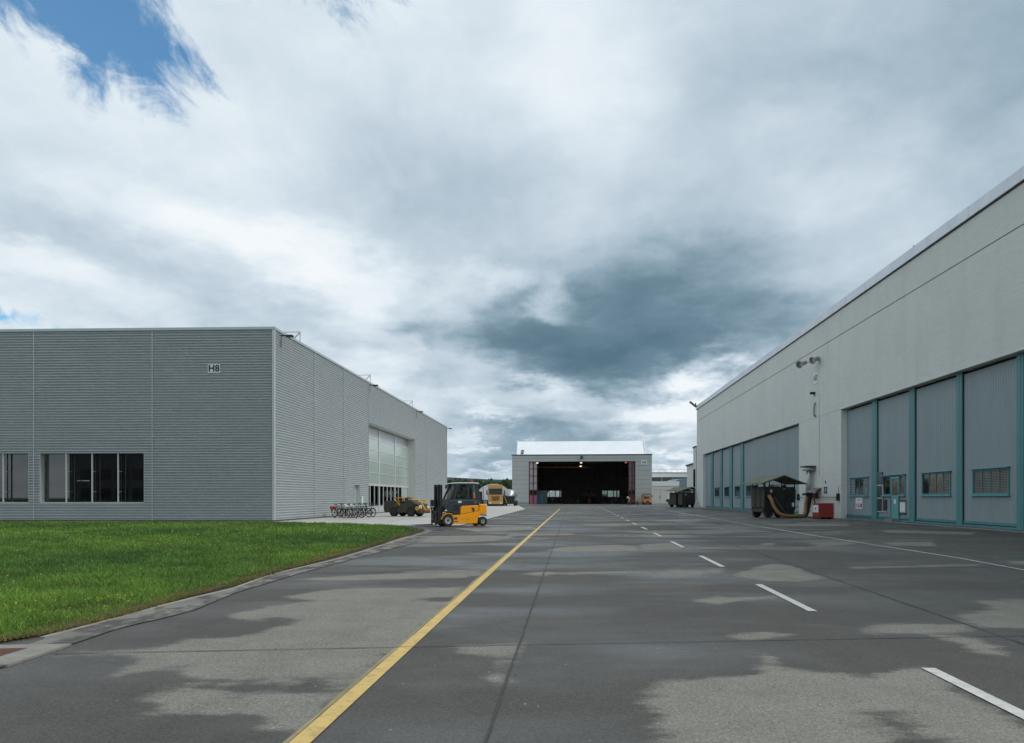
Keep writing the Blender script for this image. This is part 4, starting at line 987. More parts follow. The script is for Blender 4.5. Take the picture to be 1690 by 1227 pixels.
def post(x0, x1, y=DP, m='teal'):
    p = MB(F3); p.box(x0, x1, y - 0.02, y + 0.10, 0.03, LZ + 0.1)
    o = p.build('door_post', m, h3, bevel=0.006)
    MB(F3).box(x0 - 0.05, x0, y - 0.02, y + 0.05, 0.04, LZ + 0.1).build('recess_shade_strip', 'black', o)  # black strip drawn in place of the recess shadow beside the post
    MB(F3).box(x0 + 0.19, x0 + 0.23, y + 0.10, y + 0.115, 0.05, LZ + 0.1).build('flange', 'teal_light', o)
    MB(F3).box(x0 - 0.03, x1 + 0.03, y - 0.01, y + 0.2, 0.0, 0.05).build('roller_foot', 'dark_steel', o)
    return o
# near opening
cuts = [d3(1396.5)]; pn = []
for a, b2 in ((1440.5, 1449), (1502.5, 1511.5), (1580.5, 1590), (1680.5, 1692)):
    pn.append((d3(b2), d3(a)))
for k in range(3): pn.append((pn[-1][0] - 4.9, pn[-1][1] - 4.9))
pn = [p for p in pn if p[0] > A0 + 0.3]
edges = [Aj + 0.05]
for p0, p1 in pn: post(p0, p1)
spans = []; hi = Aj + 0.3
for p0, p1 in pn: spans.append((p1, hi)); hi = p0
spans.append((A0 - 0.2, hi))
W1 = (d3(1433), d3(1403.9)); W2 = (d3(1494), d3(1457)); W3 = (d3(1569), d3(1522)); W4 = (d3(1665.5), d3(1605.5))
DO = (d3(1484.5), d3(1471))
for i, (a, b2) in enumerate(spans):
    if i == 0:
        lf = leaf(a, b2, (W1[0], W1[1], WB, WT)); window3(W1[0], W1[1], WB, WT, 4, 'lddl', lf)
    elif i == 1:
        lf = leaf(a, b2, (W2[0], W2[1], WB, WT))
        # windows either side of the wicket door
        window3(DO[1] + 0.02, W2[1], WB, WT, 1, 'd', lf); window3(W2[0], DO[0] - 0.02, WB, WT, 1, 't', lf)
        d_ = MB(F3); y0 = DP
        d_.box(DO[0] + 0.03, DO[1] - 0.03, y0 + 0.0, y0 + 0.055, 0.22, WB); d_.box(DO[0] + 0.03, DO[0] + 0.13, y0 - 0.02, y0 + 0.055, WB, 2.62); d_.box(DO[1] - 0.13, DO[1] - 0.03, y0 - 0.02, y0 + 0.055, WB, 2.62); d_.box(DO[0] + 0.13, DO[1] - 0.13, y0 - 0.02, y0 + 0.054, 2.5, 2.62)
        wd = d_.build('door', 'teal_light', lf, bevel=0.004)
        MB(F3).box(DO[0] + 0.13, DO[1] - 0.13, y0 - 0.0, y0 + 0.03, WB, 2.5).build('pane', 'pane_tan', wd)
        MB(F3).box(DO[1] - 0.2, DO[1] - 0.12, y0 + 0.055, y0 + 0.10, 1.15, 1.19).build('handle', 'steel', wd)
        MB(F3).box(DO[0] + 0.4, DO[1] - 0.4, y0 + 0.055, y0 + 0.06, 1.05, 1.32).build('notice', 'signwhite', wd)
        fr = MB(F3); fr.box(DO[0] - 0.03, DO[0] + 0.03, y0, y0 + 0.08, 0.05, 2.68); fr.box(DO[1] - 0.03, DO[1] + 0.05, y0, y0 + 0.08, 0.05, 2.68); fr.build('door_frame', 'teal', lf)
        MB(F3).box(DO[0], DO[1], y0, y0 + 0.45, 0.03, 0.20).build('door_step', 'plinth', lf)
    elif i == 2:
        lf = leaf(a, b2, (W3[0], W3[1], WB, WT)); window3(W3[0], W3[1], WB, WT, 4, 'bttd', lf)
    elif i == 3:
        lf = leaf(a, b2, (W4[0], W4[1], WB, WT)); window3(W4[0], W4[1], WB, WT, 4, 'b', lf)
    elif b2 - a > 3:
        lf = leaf(a, b2, (a + 1.2, a + 4.1, WB, WT)); window3(a + 1.2, a + 4.1, WB, WT, 4, 'b', lf)
    else: leaf(a, b2)
# far opening
pf = []
for a, b2 in ((1174, 1177.5), (1189, 1192.7), (1205, 1209.4), (1223.2, 1228)): pf.append((d3(b2), d3(a)))
hi = B1 + 0.3; sp = []
for p0, p1 in pf: post(p0, p1); sp.append((p1, hi)); hi = p0
fw = [None, (d3(1187.4), d3(1180)), (d3(1203.5), d3(1196)), (d3(1221.4), d3(1213))]
for (a, b2), w in zip(sp, fw):
    if w:
        lf = leaf(a, b2, (w[0], w[1], WB, WT), per=0.3); window3(w[0], w[1], WB, WT, 3, 'd', lf)
    else: leaf(a, b2, per=0.3)
sm_ = [hi] + [d3(u) for u in (1243.5, 1255.6, 1284, 1301)] + [B0 - 0.3]
for i, (b2, a) in enumerate(zip(sm_, sm_[1:])):
    yy = DP + (0.10 if i else 0.0)
    if i == 0:
        w = (d3(1240.5), d3(1231.7)); lf = leaf(a, b2 , (w[0], w[1], WB, WT), per=0.3); window3(w[0], w[1], WB, WT, 4, 'd', lf)
    elif i == 1:
        w = (a + 0.6, b2 - 0.3); lf = leaf(a, b2 - 0.02, (w[0], w[1], WB, WT), yy, 0.3); window3(w[0], w[1], WB, WT, 3, 'd', lf, yy)
    else: leaf(a + 0.02, b2 - 0.02, None, yy, 0.3)
# side door in far opening leaf
lt = MB(F3)
lt.box(A0, Aj, -0.6, -0.2, LZ - 0.02, LZ + 0.0)
# lintel drip edge
MB(F3).box(A0, Aj, 0.0, 0.03, LZ - 0.0, LZ + 0.05).build('lintel_drip', 'h3wall', h3); MB(F3).box(B0, B1, 0.0, 0.03, LZ, LZ + 0.05).build('lintel_drip', 'h3wall', h3)

F3w = F3.copy(); F3w.translation = H3O
xs0, xs1 = w3(1350), w3(1343.2)
sign(F3w @ Matrix.Translation((0, -0.04, 0)), 'building_sign', 'small white H3 sign on the concrete hangar below the two round lamps', 'H3', xs0, xs1, 9.9, 10.72, True, 0.60)
# the two round floodlights under the sign groove
def W(x, y_, z): return tuple(F3w @ Vector((x, y_, z)))
Lx = w3(1352)
fl = thing('twin_floodlight', 'pair of round cream floodlights on a bracket above the H3 sign', 'lamp', W(Lx, 0, 11.55), 0)
Fr = F3.copy()
MB(Fr).box(-0.08, 0.08, 0, 0.05, -0.15, 0.15).build('wall_plate', 'steel', fl)
MB(Fr).bar((0, 0.0, 0), (0.5, 0.65, -0.1), 0.05).build('arm', 'steel', fl)
cream = mat('cream_lamp_housing', (0.33, 0.31, 0.25), 0.5, 0.1, 0.2, 5)
for (x, y_, z), (ex, ey, ez) in (((-0.1, 0.12, 0.1), (-0.35, 0.62, -0.12)), ((0.75, 0.75, -0.05), (0.25, 1.35, -0.30))):
    a = Vector((x, y_, z)); e = Vector((ex, ey, ez)); d = (e - a)
    lh = MB(Fr).cyl(a, a + d * 0.62, 0.15, 0.16, 16).cyl(a + d * 0.62, e, 0.17, 0.27, 16, caps=False).build('lamp_head', cream, fl, smooth=False)
    MB(Fr).cyl(a + d * 0.60, a + d * 0.64, 0.155, 0.155, 16).build('lens', 'lampglass', lh)
MB(Fr).bar((0.5, 0.65, -0.1), (0.75, 0.8, -0.05), 0.05).build('arm', 'steel', fl)
# security box and rust stain pipe
cmx = w3(1345)
cb = thing('wall_camera', 'small dark camera box on the concrete wall under the H3 sign', 'camera', W(cmx, 0, 9.2), rzS)
MB().box(-0.10, 0.10, 0, 0.35, -0.06, 0.12).build('housing', 'dark_steel', cb, bevel=0.01); MB().bar((0, 0, -0.2), (0, 0.15, 0), 0.05).build('bracket', 'steel', cb)
cc_ = thing('wall_conduit', 'short grey curved conduit on the concrete wall near the seam', 'pipe', W(w3(1346.5), 0.02, 7.5), rzS)
MB().tube([(0, 0.0, 1.0), (0.02, 0.10, 0.8), (0.04, 0.12, 0.4), (0.02, 0.10, 0.1), (0, 0.0, -0.05)], 0.06, 8).build('pipe', 'steel', cc_, smooth=True)
cable = thing('wall_cable', 'thin cable running down the concrete wall between the two openings', 'cable', W(SEAM + 0.9, 0.01, 0), rzS)
MB().tube([(0, 0, 3.0), (0.01, 0, 4.5), (0, 0, 6.2), (0.01, 0, 9.0)], 0.012, 5).build('cable', 'steel', cable)
# far corner floodlight
ff = thing('corner_floodlight', 'floodlight tilted outward on the far roof corner of the concrete hangar', 'lamp', W(XF - 0.1, 0.0, TOP3 - 0.1), rzS)
MB().bar((0, 0, 0), (0, 0.25, 0.1), 0.06).build('arm', 'dark_steel', ff)
hd = MB(Matrix.Translation((0, 0.6, 0.35)) @ Euler((rad(40), 0, 0)).to_matrix().to_4x4()).box(-0.3, 0.3, -0.62, 0.55, -0.10, 0.10).build('lamp_head', 'dark_steel', ff, bevel=0.02)
MB(Matrix.Translation((0, 0.6, 0.35)) @ Euler((rad(40), 0, 0)).to_matrix().to_4x4()).box(-0.26, 0.26, -0.55, 0.5, -0.112, -0.10).build('lens', 'lampglass', hd)
MB().bar((0, 0.15, 0.0), (0, 0.2, 0.5), 0.14).build('ballast_box', 'dark_steel', ff)
# lightning rod stub on roof edge
lr_ = thing('roof_vent', 'tiny dark vent tip on the metal roof edge of the concrete hangar', 'vent', W(w3(1507), -0.2, TOP3), rzS)
MB().cyl((0, 0, 0), (0, 0, 0.10), 0.03, n=8).cyl((0, -0.1, 0.10), (0, 0.2, 0.12), 0.03, n=8).build('vent_tip', 'dark_steel', lr_)
# guard bar
gb = thing('guard_bar', 'long thin horizontal guard bar with black end brackets on the concrete wall', 'barrier', W((w3(1319.5) + w3(1385.5)) / 2, 0.0, 0), rzS)
L2 = (w3(1319.5) - w3(1385.5)) / 2
MB().bar((-L2, 0.12, 1.45), (L2, 0.12, 1.45), 0.035).build('bar', 'dark_steel', gb)
for s in (-1, 1): MB().prism([(s * L2 - 0.09, 1.2), (s * L2 + 0.09, 1.2), (s * L2 + 0.06, 1.7), (s * L2 - 0.06, 1.7)], 0.0, 0.2).build('bracket', 'black', gb)
MB().bar((-L2 + 0.02, 0.05, 1.7), (-L2 + 0.02, 0.05, 2.2), 0.02).build('cable', 'dark_steel', gb)
# key box frame
kb = thing('wall_notice_frame', 'small empty black notice frame on the concrete wall above the red crate', 'frame', W(w3(1363), 0.0, 2.0), rzS)
f = MB(); f.box(-0.28, -0.24, 0, 0.04, -0.28, 0.2); f.box(0.24, 0.28, 0, 0.04, -0.28, 0.2); f.box(-0.25, 0.25, 0, 0.035, 0.12, 0.19); f.box(-0.25, 0.25, 0, 0.035, -0.27, -0.2); f.build('frame', 'dark_steel', kb)
MB().box(-0.24, 0.24, 0.0, 0.015, -0.21, 0.13).build('board', 'leaf', kb); MB().box(-0.03, 0.03, 0, 0.05, 0.42, 0.62).build('hook', 'dark_steel', kb)
# duct assembly on the wall
da = thing('wall_duct', 'white vertical vent pipes under a small canopy on the concrete wall', 'duct', W(w3(1341.5), 0.0, 0), rzS)
MB().prism([(-0.75, 3.62), (0.65, 3.72), (0.65, 3.80), (-0.75, 3.80)], 0.0, 0.75).build('canopy', 'olive', da)
MB().box(-0.7, 0.6, 0.0, 0.6, 3.45, 3.58).build('header_box', 'steel', da, bevel=0.02)
MB().tube([(-0.15, 0.30, 3.5), (-0.15, 0.32, 3.2), (-0.10, 0.34, 3.0), (0, 0.36, 1.75)], [0.10, 0.10, 0.17, 0.17], 12).build('pipe', 'alu', da, smooth=True)
MB().tube([(0.42, 0.2, 3.45), (0.42, 0.2, 1.75)], 0.10, 10).build('pipe', 'steel', da, smooth=True); MB().tube([(0.62, 0.2, 3.45), (0.62, 0.2, 0.3)], 0.07, 10).build('pipe', 'dark_steel', da, smooth=True)
MB().box(-0.25, 0.68, 0.05, 0.58, 1.58, 1.76).build('pipe_collar', 'black', da, bevel=0.02)
wc = thing('valve_box', 'rusty valve under a sloping grey hood on the concrete wall right of the vent pipes', 'valve', W(w3(1349.5), 0.0, 0), rzS)
MB().prism([(-0.85, 2.15), (0.55, 2.15), (0.55, 2.10), (-0.85, 2.08)], 0.0, 0.12).build('back_plate', 'steel', wc)
h_ = MB(); h_.add([(-0.8, 0, 2.15), (0.5, 0, 2.15), (0.5, 0.7, 1.86), (-0.8, 0.7, 1.86), (-0.8, 0, 2.10), (0.5, 0, 2.10), (0.5, 0.7, 1.81), (-0.8, 0.7, 1.81)], [(0, 1, 2, 3), (4, 7, 6, 5), (0, 3, 7, 4), (1, 5, 6, 2), (3, 2, 6, 7)])
h_.build('hood', 'steel', wc)
MB().tube([(-0.3, 0.1, 1.8), (-0.3, 0.25, 1.6), (-0.1, 0.28, 1.3), (-0.1, 0.2, 1.0), (0.1, 0.1, 0.3)], 0.05, 8).build('pipe', 'rust', wc, smooth=True)
MB().ring((-0.3, 0.32, 1.55), [(0.15, -0.02), (0.19, -0.02), (0.19, 0.02), (0.15, 0.02)], 14).build('hand_wheel', 'rust', wc)
MB().box(-0.05, 0.35, 0.0, 0.22, 1.35, 1.75).build('valve_body', 'rust', wc, bevel=0.02)
# poster and notice board on the near door leaves
ps = thing('safety_notice', 'white notice with three orange, red and purple figures on the leftmost near door leaf', 'notice', W((d3(1412.6) + d3(1423.8)) / 2, DP + 0.03, 1.0), rzS)
hw = (d3(1412.6) - d3(1423.8)) / 2
MB().box(-hw, hw, 0, 0.01, -0.32, 0.42).build('sheet', 'signwhite', ps)
for x, c, mt in ((-hw * 0.62, 'a', (0.16, 0.04, 0.16)), (0.0, 'b', (0.45, 0.10, 0.05)), (hw * 0.62, 'c', (0.6, 0.32, 0.10))):
    mb = MB()
    if c == 'b': mb.prism([(-0.15, -0.24), (0.15, -0.24), (0.0, 0.14)], 0.012, 0.016)
    else: mb.cyl((x, 0.012, -0.08), (x, 0.016, -0.08), 0.14, n=16)
    mb.build('printed_figure', mat('print_' + c, mt, 0.6), ps)
MB().box(-0.2, 0.2, 0.011, 0.014, 0.24, 0.28).build('printed_line', 'print', ps)
nb = thing('notice_board', 'small framed grey notice board right of the teal wicket door', 'notice board', W((d3(1484.8) + d3(1496)) / 2, DP + 0.03, 0.87), rzS)
MB().box(-0.40, 0.40, 0, 0.03, -0.32, 0.36).build('board', 'leaf', nb); f = MB(); f.box(-0.42, 0.42, 0.0, 0.06, 0.34, 0.40); f.box(-0.42, 0.42, 0.0, 0.06, -0.38, -0.32); f.box(0.36, 0.42, 0.0, 0.05, -0.32, 0.34); f.build('frame', 'dark_steel', nb)
MB().box(-0.33, 0.3, 0.03, 0.035, -0.25, 0.28).build('paper', 'signwhite', nb)
tr_ = thing('wall_rack', 'tall blue black glazed rack on the door leaf left of the teal wicket door', 'rack', W(d3(1452.5), DP + 0.03, 0), rzS)
for a, b2, z0, z1 in ((-0.42, 0.55, 2.2, 2.95), (-0.42, 0.55, 1.42, 2.12), (-0.42, 0.55, 0.62, 1.34), (-0.95, -0.5, 0.66, 1.30)):
    MB().box(a, b2, 0, 0.04, z0, z1).build('rack_panel', mat('blue_black_panel', (0.035, 0.05, 0.065), 0.3), tr_, bevel=0.004)
f = MB(); f.box(-0.5, 0.6, 0.0, 0.05, 2.13, 2.19); f.box(-0.5, 0.6, 0.0, 0.05, 1.35, 1.41); f.box(-1.0, 0.6, 0, 0.05, 0.54, 0.6); f.box(-0.49, -0.43, 0, 0.05, 0.6, 2.13); f.build('rack_frame', 'alu', tr_)

# annex behind the concrete hangar
ax = thing('annex', 'low pale annex at the far end of the concrete hangar', 'building', W(XF + 0.2, 0, 0))
MB(F3).box(0.02, 2.3, -12, 0.1, 0, 8.75).build('wall', 'h3wall', ax); MB(F3).box(0.02, 2.4, -12, 0.2, 8.75, 8.95).build('roof_edge', 'dark_steel', ax)
MB(F3).box(2.3, 14, -14, -0.8, 0, 6.6).build('wall', 'h3wall', ax); MB(F3).box(2.3, 14.2, -14, -0.6, 6.6, 6.8).build('roof_edge', 'dark_steel', ax)
MB(F3).box(0.5, 1.9, 0.1, 0.16, 3.0, 5.6).build('window', 'pane_dark', ax)

# ================================================================== FAR HANGAR
HO = Vector((0.0, 153.0, 0))
hx = Vector((DIR.y, -DIR.x, 0))
Fh = frame2((0, 0, 0), hx, DIR)    # x to the right, y inwards
hg = thing('open_hangar', 'pale panelled hangar at the far end with its wide door open on a dark hall', 'hangar', tuple(HO))
HW, HH, OX0, OX1, OZ, HD = 29.1, 10.5, 3.54, 25.7, 9.0, 31.0
def panel(x0, x1, z0, z1): MB(Fh).box(x0 + 0.01, x1 - 0.01, 0, 0.12, z0 + 0.02, z1 - 0.02).build('wall_panel', 'hangpanel', hg)
nz_ = 9
for k in range(nz_):
    z0 = 0.45 + (OZ - 0.45) * k / nz_; z1 = 0.45 + (OZ - 0.45) * (k + 1) / nz_
    panel(0, OX0, z0, z1); panel(OX1, HW, z0, z1)
for x0, x1 in ((0, 7.3), (7.3, 14.55), (14.55, 21.8), (21.8, HW)): panel(x0, x1, OZ, OZ + 0.65); panel(x0, x1, OZ + 0.65, HH - 0.2)
MB(Fh).box(0, HW, 0.10, 0.3, 0, HH - 0.2).build('backing_left', 'plinth', hg) if False else None
bk = MB(Fh); bk.box(0, OX0, 0.121, 0.3, 0.0, HH - 0.2); bk.box(OX1, HW, 0.121, 0.3, 0, HH - 0.2); bk.box(OX0, OX1, 0.121, 0.3, OZ + 0.02, HH - 0.2); bk.build('front_backing', 'plinth', hg)
M['hplinth'] = mat('blue_grey_plinth', (0.26, 0.31, 0.32), 0.8)
for q0, q1 in ((0.02, OX0), (OX1, HW - 0.02)): MB(Fh).box(q0, q1, 0.01, 0.12, 0, 0.45).build('plinth', 'hplinth', hg)
MB(Fh).box(-0.1, HW + 0.1, -0.08, 0.5, HH - 0.2, HH).build('roof_edge', 'dark_steel', hg)
# inner hall
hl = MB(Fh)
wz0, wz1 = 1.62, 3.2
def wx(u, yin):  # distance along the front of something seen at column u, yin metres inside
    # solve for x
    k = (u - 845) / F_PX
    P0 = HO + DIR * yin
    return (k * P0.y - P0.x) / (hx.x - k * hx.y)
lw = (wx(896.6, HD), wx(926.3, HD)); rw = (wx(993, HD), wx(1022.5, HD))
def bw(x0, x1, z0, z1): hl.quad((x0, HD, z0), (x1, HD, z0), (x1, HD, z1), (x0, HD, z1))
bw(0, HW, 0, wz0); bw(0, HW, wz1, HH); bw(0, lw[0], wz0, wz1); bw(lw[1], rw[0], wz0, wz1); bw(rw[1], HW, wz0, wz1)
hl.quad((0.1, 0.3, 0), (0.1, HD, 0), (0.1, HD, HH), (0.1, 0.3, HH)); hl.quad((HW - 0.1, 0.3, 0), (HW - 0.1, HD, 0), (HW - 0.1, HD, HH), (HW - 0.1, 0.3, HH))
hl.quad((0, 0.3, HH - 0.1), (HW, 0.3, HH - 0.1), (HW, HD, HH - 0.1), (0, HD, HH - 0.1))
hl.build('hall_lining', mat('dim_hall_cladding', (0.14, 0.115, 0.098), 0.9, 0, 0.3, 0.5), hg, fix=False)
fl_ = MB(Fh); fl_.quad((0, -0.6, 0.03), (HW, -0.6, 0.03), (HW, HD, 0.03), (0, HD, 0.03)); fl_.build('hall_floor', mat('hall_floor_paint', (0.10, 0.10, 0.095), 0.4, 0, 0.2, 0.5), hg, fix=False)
MB(Fh).box(-2, HW + 2, -1.6, -0.6, 0.0, 0.05).build('door_track_slab', 'concrete', hg)
ow = MB(Fh); ow.quad((0, 0.3, 0), (0, HD + .1, 0), (0, HD + .1, HH), (0, 0.3, HH)); ow.quad((HW, 0.3, 0), (HW, HD + .1, 0), (HW, HD + .1, HH), (HW, 0.3, HH)); ow.build('side_walls', 'hangpanel', hg, fix=False)
for x0, x1 in (lw, rw):
    wf = MB(Fh); n = 3; pw = (x1 - x0) / n
    for k in range(n + 1): wf.box(x0 + k * pw - 0.10, x0 + k * pw + 0.10, HD - 0.1, HD + 0.02, wz0, wz1)
    wf.box(x0, x1, HD - 0.1, HD + 0.02, wz0 - 0.1, wz0 + 0.02); wf.box(x0, x1, HD - 0.1, HD + 0.02, wz1 - 0.02, wz1 + 0.1)
    w = wf.build('rear_window', 'dark_steel', hg)
    for k in range(n): MB(Fh).box(x0 + k * pw + 0.1, x0 + (k + 1) * pw - 0.1, HD + 0.0, HD + 0.012, wz0 + 0.02, wz1 - 0.02).build('pane', 'glass', w)
# steel columns and girders inside
for x in (5.2, 9.6, 14.4, 19.2, 23.8): MB(Fh).box(x - 0.15, x + 0.15, HD - 0.6, HD - 0.25, 0, HH - 0.3).build('column', 'dark_steel', hg)
for y_ in (6, 14, 22): MB(Fh).box(0.2, HW - 0.2, y_, y_ + 0.3, HH - 1.3, HH - 0.5).build('girder', 'dark_steel', hg)
MB(Fh).box(4, 16, 9, 9.3, OZ - 0.9, OZ - 0.75).build('crane_rail', 'orange', hg)
# stacked sliding door leaves either side
for x0, x1, sgn in ((OX0 + 0.06, OX0 + 1.75, 1), (OX1 - 1.35, OX1 - 0.05, -1)):
    for k in range(2):
        a = x0 + (x1 - x0) * k / 2 + 0.10; b2 = x0 + (x1 - x0) * (k + 1) / 2 - 0.10; yy = 0.35 + 0.25 * k
        dl_ = MB(Fh).box(a, b2, yy, yy + 0.06, 3.0, OZ - 0.1).build('sliding_leaf', mat('pinkish_leaf_panel', (0.42, 0.38, 0.38) if sgn > 0 else (0.16, 0.12, 0.12), 0.6), hg)
        MB(Fh).box(a, b2, yy, yy + 0.06, 0.05, 2.0).build('kick_panel', 'pinkdoor' if sgn > 0 else 'maroon', dl_)
        MB(Fh).box(a, b2, yy + 0.01, yy + 0.05, 2.0, 3.0).build('pane', 'pane_dark', dl_)
        f = MB(Fh); f.box(a - 0.12, a, yy - 0.05, yy + 0.12, 0.03, OZ - 0.1); f.box(b2, b2 + 0.1, yy - 0.05, yy + 0.12, 0.03, OZ - 0.1)
        for z in (2.0, 3.0, 4.5, 6.0, 7.5): f.box(a, b2, yy - 0.03, yy + 0.1, z - 0.07, z + 0.07)
        f.build('leaf_frame', 'maroon', dl_)
# white raised roof
rf = MB(Fh)
n = 60; RX0, RX1 = 0.95, 27.9
for i in range(n):
    a = RX0 + (RX1 - RX0) * i / n; b2 = RX0 + (RX1 - RX0) * (i + 1) / n; s = 0.03
    ta = a + (0.15 if i == 0 else 0); 
    rf.add([(a, 1.0, HH - 0.3), (a + (b2 - a) * 0.8, 1.0 - s, HH - 0.3), (a + (b2 - a) * 0.8, 4.2 - s, 13.55), (a, 4.2, 13.55)], [(0, 1, 2, 3)])
    rf.add([(a + (b2 - a) * 0.8, 1.0 - s, HH - 0.3), (b2, 1.0, HH - 0.3), (b2, 4.2, 13.55), (a + (b2 - a) * 0.8, 4.2 - s, 13.55)], [(0, 1, 2, 3)])
rf.quad((RX0, 4.2, 13.55), (RX1, 4.2, 13.55), (RX1, HD, 13.9), (RX0, HD, 13.9)); rf.quad((RX0, 1.0, HH - 0.3), (RX0, 4.2, 13.55), (RX0, HD, 13.9), (RX0, HD, HH - 0.3)); rf.quad((RX1, 1.0, HH - 0.3), (RX1, 4.2, 13.55), (RX1, HD, 13.9), (RX1, HD, HH - 0.3)); rf.quad((RX0, HD, HH - 0.3), (RX1, HD, HH - 0.3), (RX1, HD, 13.9), (RX0, HD, 13.9))
rf.quad((0, .3, HH - 0.05), (HW, .3, HH - 0.05), (HW, HD, HH - 0.05), (0, HD, HH - 0.05))
rf.build('roof', 'hangroof', hg, fix=False)
for x in (RX0, RX1): MB(Fh).add([(x - 0.1, 0.9, HH - 0.3), (x + 0.1, 0.9, HH - 0.3), (x + 0.1, 4.1, 13.75), (x - 0.1, 4.1, 13.75), (x - 0.1, 1.2, HH - 0.3), (x + 0.1, 1.2, HH - 0.3), (x + 0.1, 4.4, 13.75), (x - 0.1, 4.4, 13.75)], [(0, 1, 2, 3), (4, 7, 6, 5), (0, 3, 7, 4), (1, 5, 6, 2), (3, 2, 6, 7)]).build('roof_rib', 'white', hg)
# lamps of the hangar
Fhw = Fh.copy(); Fhw.translation = HO
rzH = math.atan2(hx.y, hx.x)
def hp(x, y_, z): return tuple(Fhw @ Vector((x, y_, z)))
warm = mat('lit_lamp_glass', (0.9, 0.8, 0.6), 0.3, emit=(1.0, 0.75, 0.42, 1.6))
redl = mat('lit_red_lamp', (0.6, 0.1, 0.08), 0.3, emit=(1.0, 0.25, 0.18, 0.5))
for x, mt, lab in ((5.3, warm, 'warm lit lamp at the left end of the hangar doorway'), (14.5, warm, 'warm lit lamp in the middle of the hangar doorway'), (23.8, redl, 'red lit lamp at the right end of the hangar doorway')):
    r = thing('doorway_lamp', lab, 'lamp', hp(x, 0.6, OZ - 0.35), rzH, 'lit lamps along the top of the hangar doorway')
    MB().box(-0.2, 0.2, -0.1, 0.1, 0.15, 0.32).build('housing', 'steel', r); MB().cyl((0, 0, 0.15), (0, 0, 0.0), 0.26, 0.18, 12).build('lens', mt, r)
r = thing('doorway_lamp', 'lower warm lamp hanging inside the middle of the hangar doorway', 'lamp', hp(14.4, 1.4, OZ - 0.95), rzH, 'lit lamps along the top of the hangar doorway')
MB().bar((0, 0, 0.1), (0, 0, 0.8), 0.05).build('rod', 'dark_steel', r); MB().cyl((0, 0, 0.1), (0, 0, -0.08), 0.26, 0.18, 12).build('lens', warm, r)
r = thing('hangar_floodlight', 'dark floodlight above the middle of the hangar doorway', 'lamp', hp(14.6, -0.05, OZ + 0.75), rzH)
MB().box(-0.25, 0.25, -0.4, 0.0, -0.15, 0.35).build('lamp_head', 'dark_steel', r, bevel=0.02); MB().bar((-0.6, 0.0, -0.5), (0, -0.1, 0), 0.08).build('arm', 'steel', r)
r = thing('roof_alarm', 'louvred dark alarm unit on the left end of the hangar roof edge', 'siren', hp(2.1, 0.6, HH), rzH)
MB().bar((0.0, 0, 0), (0.05, 0, 0.2), 0.1).build('foot', 'dark_steel', r)
for k in range(3): MB().box(-0.32 + 0.05 * k, 0.3 + 0.05 * k, -0.2, 0.2, 0.15 + 0.3 * k, 0.37 + 0.3 * k).build('louvre_box', 'dark_steel', r)
# sign of the hangar
sg = thing('building_sign', 'small white lettered sign on the upper right of the far open hangar', 'sign', hp(wx(1062.8, 0), -0.03, 1.4 + (822 - 763.5) * 0.1257), rzH)
MB().box(-0.58, 0.58, -0.03, 0, -0.42, 0.42).build('board', 'signwhite', sg, bevel=0.01)
T = Matrix.Identity(4); T[1][1] = 0; T[1][2] = -1; T[2][1] = 1; T[2][2] = 0; T.translation = Vector((0, -0.035, -0.02))
text_part('lettering', 'CM', 0.62, T, 'print', sg, 0.004, 0.9)

# aircraft in the hall
acx = wx(972, 18)
ac = thing('aircraft', 'dark grey aircraft parked nose out in the middle of the open hangar', 'aircraft', hp(acx, 20, 0.03), rzH)
body_pts = [((0, -6.5, 1.75), 0.10), ((0, -5.8, 1.8), 0.32), ((0, -4.5, 1.95), 0.55), ((0, -2.5, 2.1), 0.72), ((0, 0, 2.1), 0.78), ((0, 3, 2.1), 0.72), ((0, 6, 2.2), 0.5)]
gray = mat('dark_grey_aircraft_paint', (0.10, 0.10, 0.105), 0.5)
MB().tube([p for p, r_ in body_pts], [r_ for p, r_ in body_pts], 16).build('fuselage', gray, ac, smooth=True)
MB().sphere((0, -3.2, 2.65), 0.42, 12, 8, (1, 2.4, 1)).build('canopy', 'pane_dark', ac, smooth=True)
for s in (-1, 1):
    MB().add([(s * 0.6, -0.5, 2.0), (s * 4.6, 2.2, 1.85), (s * 4.6, 3.2, 1.85), (s * 0.6, 3.2, 2.0), (s * 0.6, -0.5, 2.12), (s * 4.6, 2.2, 1.93), (s * 4.6, 3.2, 1.93), (s * 0.6, 3.2, 2.12)], [(0, 3, 2, 1), (4, 5, 6, 7), (0, 1, 5, 4), (1, 2, 6, 5), (2, 3, 7, 6), (3, 0, 4, 7)]).build('wing', gray, ac)
    MB().cyl((s * 0.95, -2.0, 2.1), (s * 0.9, 2.5, 2.1), 0.36, 0.42, 14).build('engine_intake', 'dark_steel', ac)
    MB().bar((s * 1.3, 0.8, 1.95), (s * 1.3, 0.8, 0.35), 0.12).ring((s * 1.3, 0.8, 0.36), [(0.12, -0.1), (0.34, -0.1), (0.34, 0.1), (0.12, 0.1)], 14, 'x').build('main_gear', 'tyre', ac)
MB().add([(-0.05, 3.5, 2.6), (0.05, 3.5, 2.6), (0.05, 6.2, 4.6), (-0.05, 6.2, 4.6), (-0.05, 6.4, 2.5), (0.05, 6.4, 2.5), (0.05, 7.0, 4.6), (-0.05, 7.0, 4.6)], [(0, 1, 2, 3), (4, 7, 6, 5), (0, 3, 7, 4), (1, 5, 6, 2), (3, 2, 6, 7)]).build('tail_fin', gray, ac)
MB().bar((0, -4.6, 1.6), (0, -4.9, 0.35), 0.10).ring((0, -4.9, 0.26), [(0.08, -0.08), (0.25, -0.08), (0.25, 0.08), (0.08, 0.08)], 12, 'x').build('nose_gear', 'orange', ac)
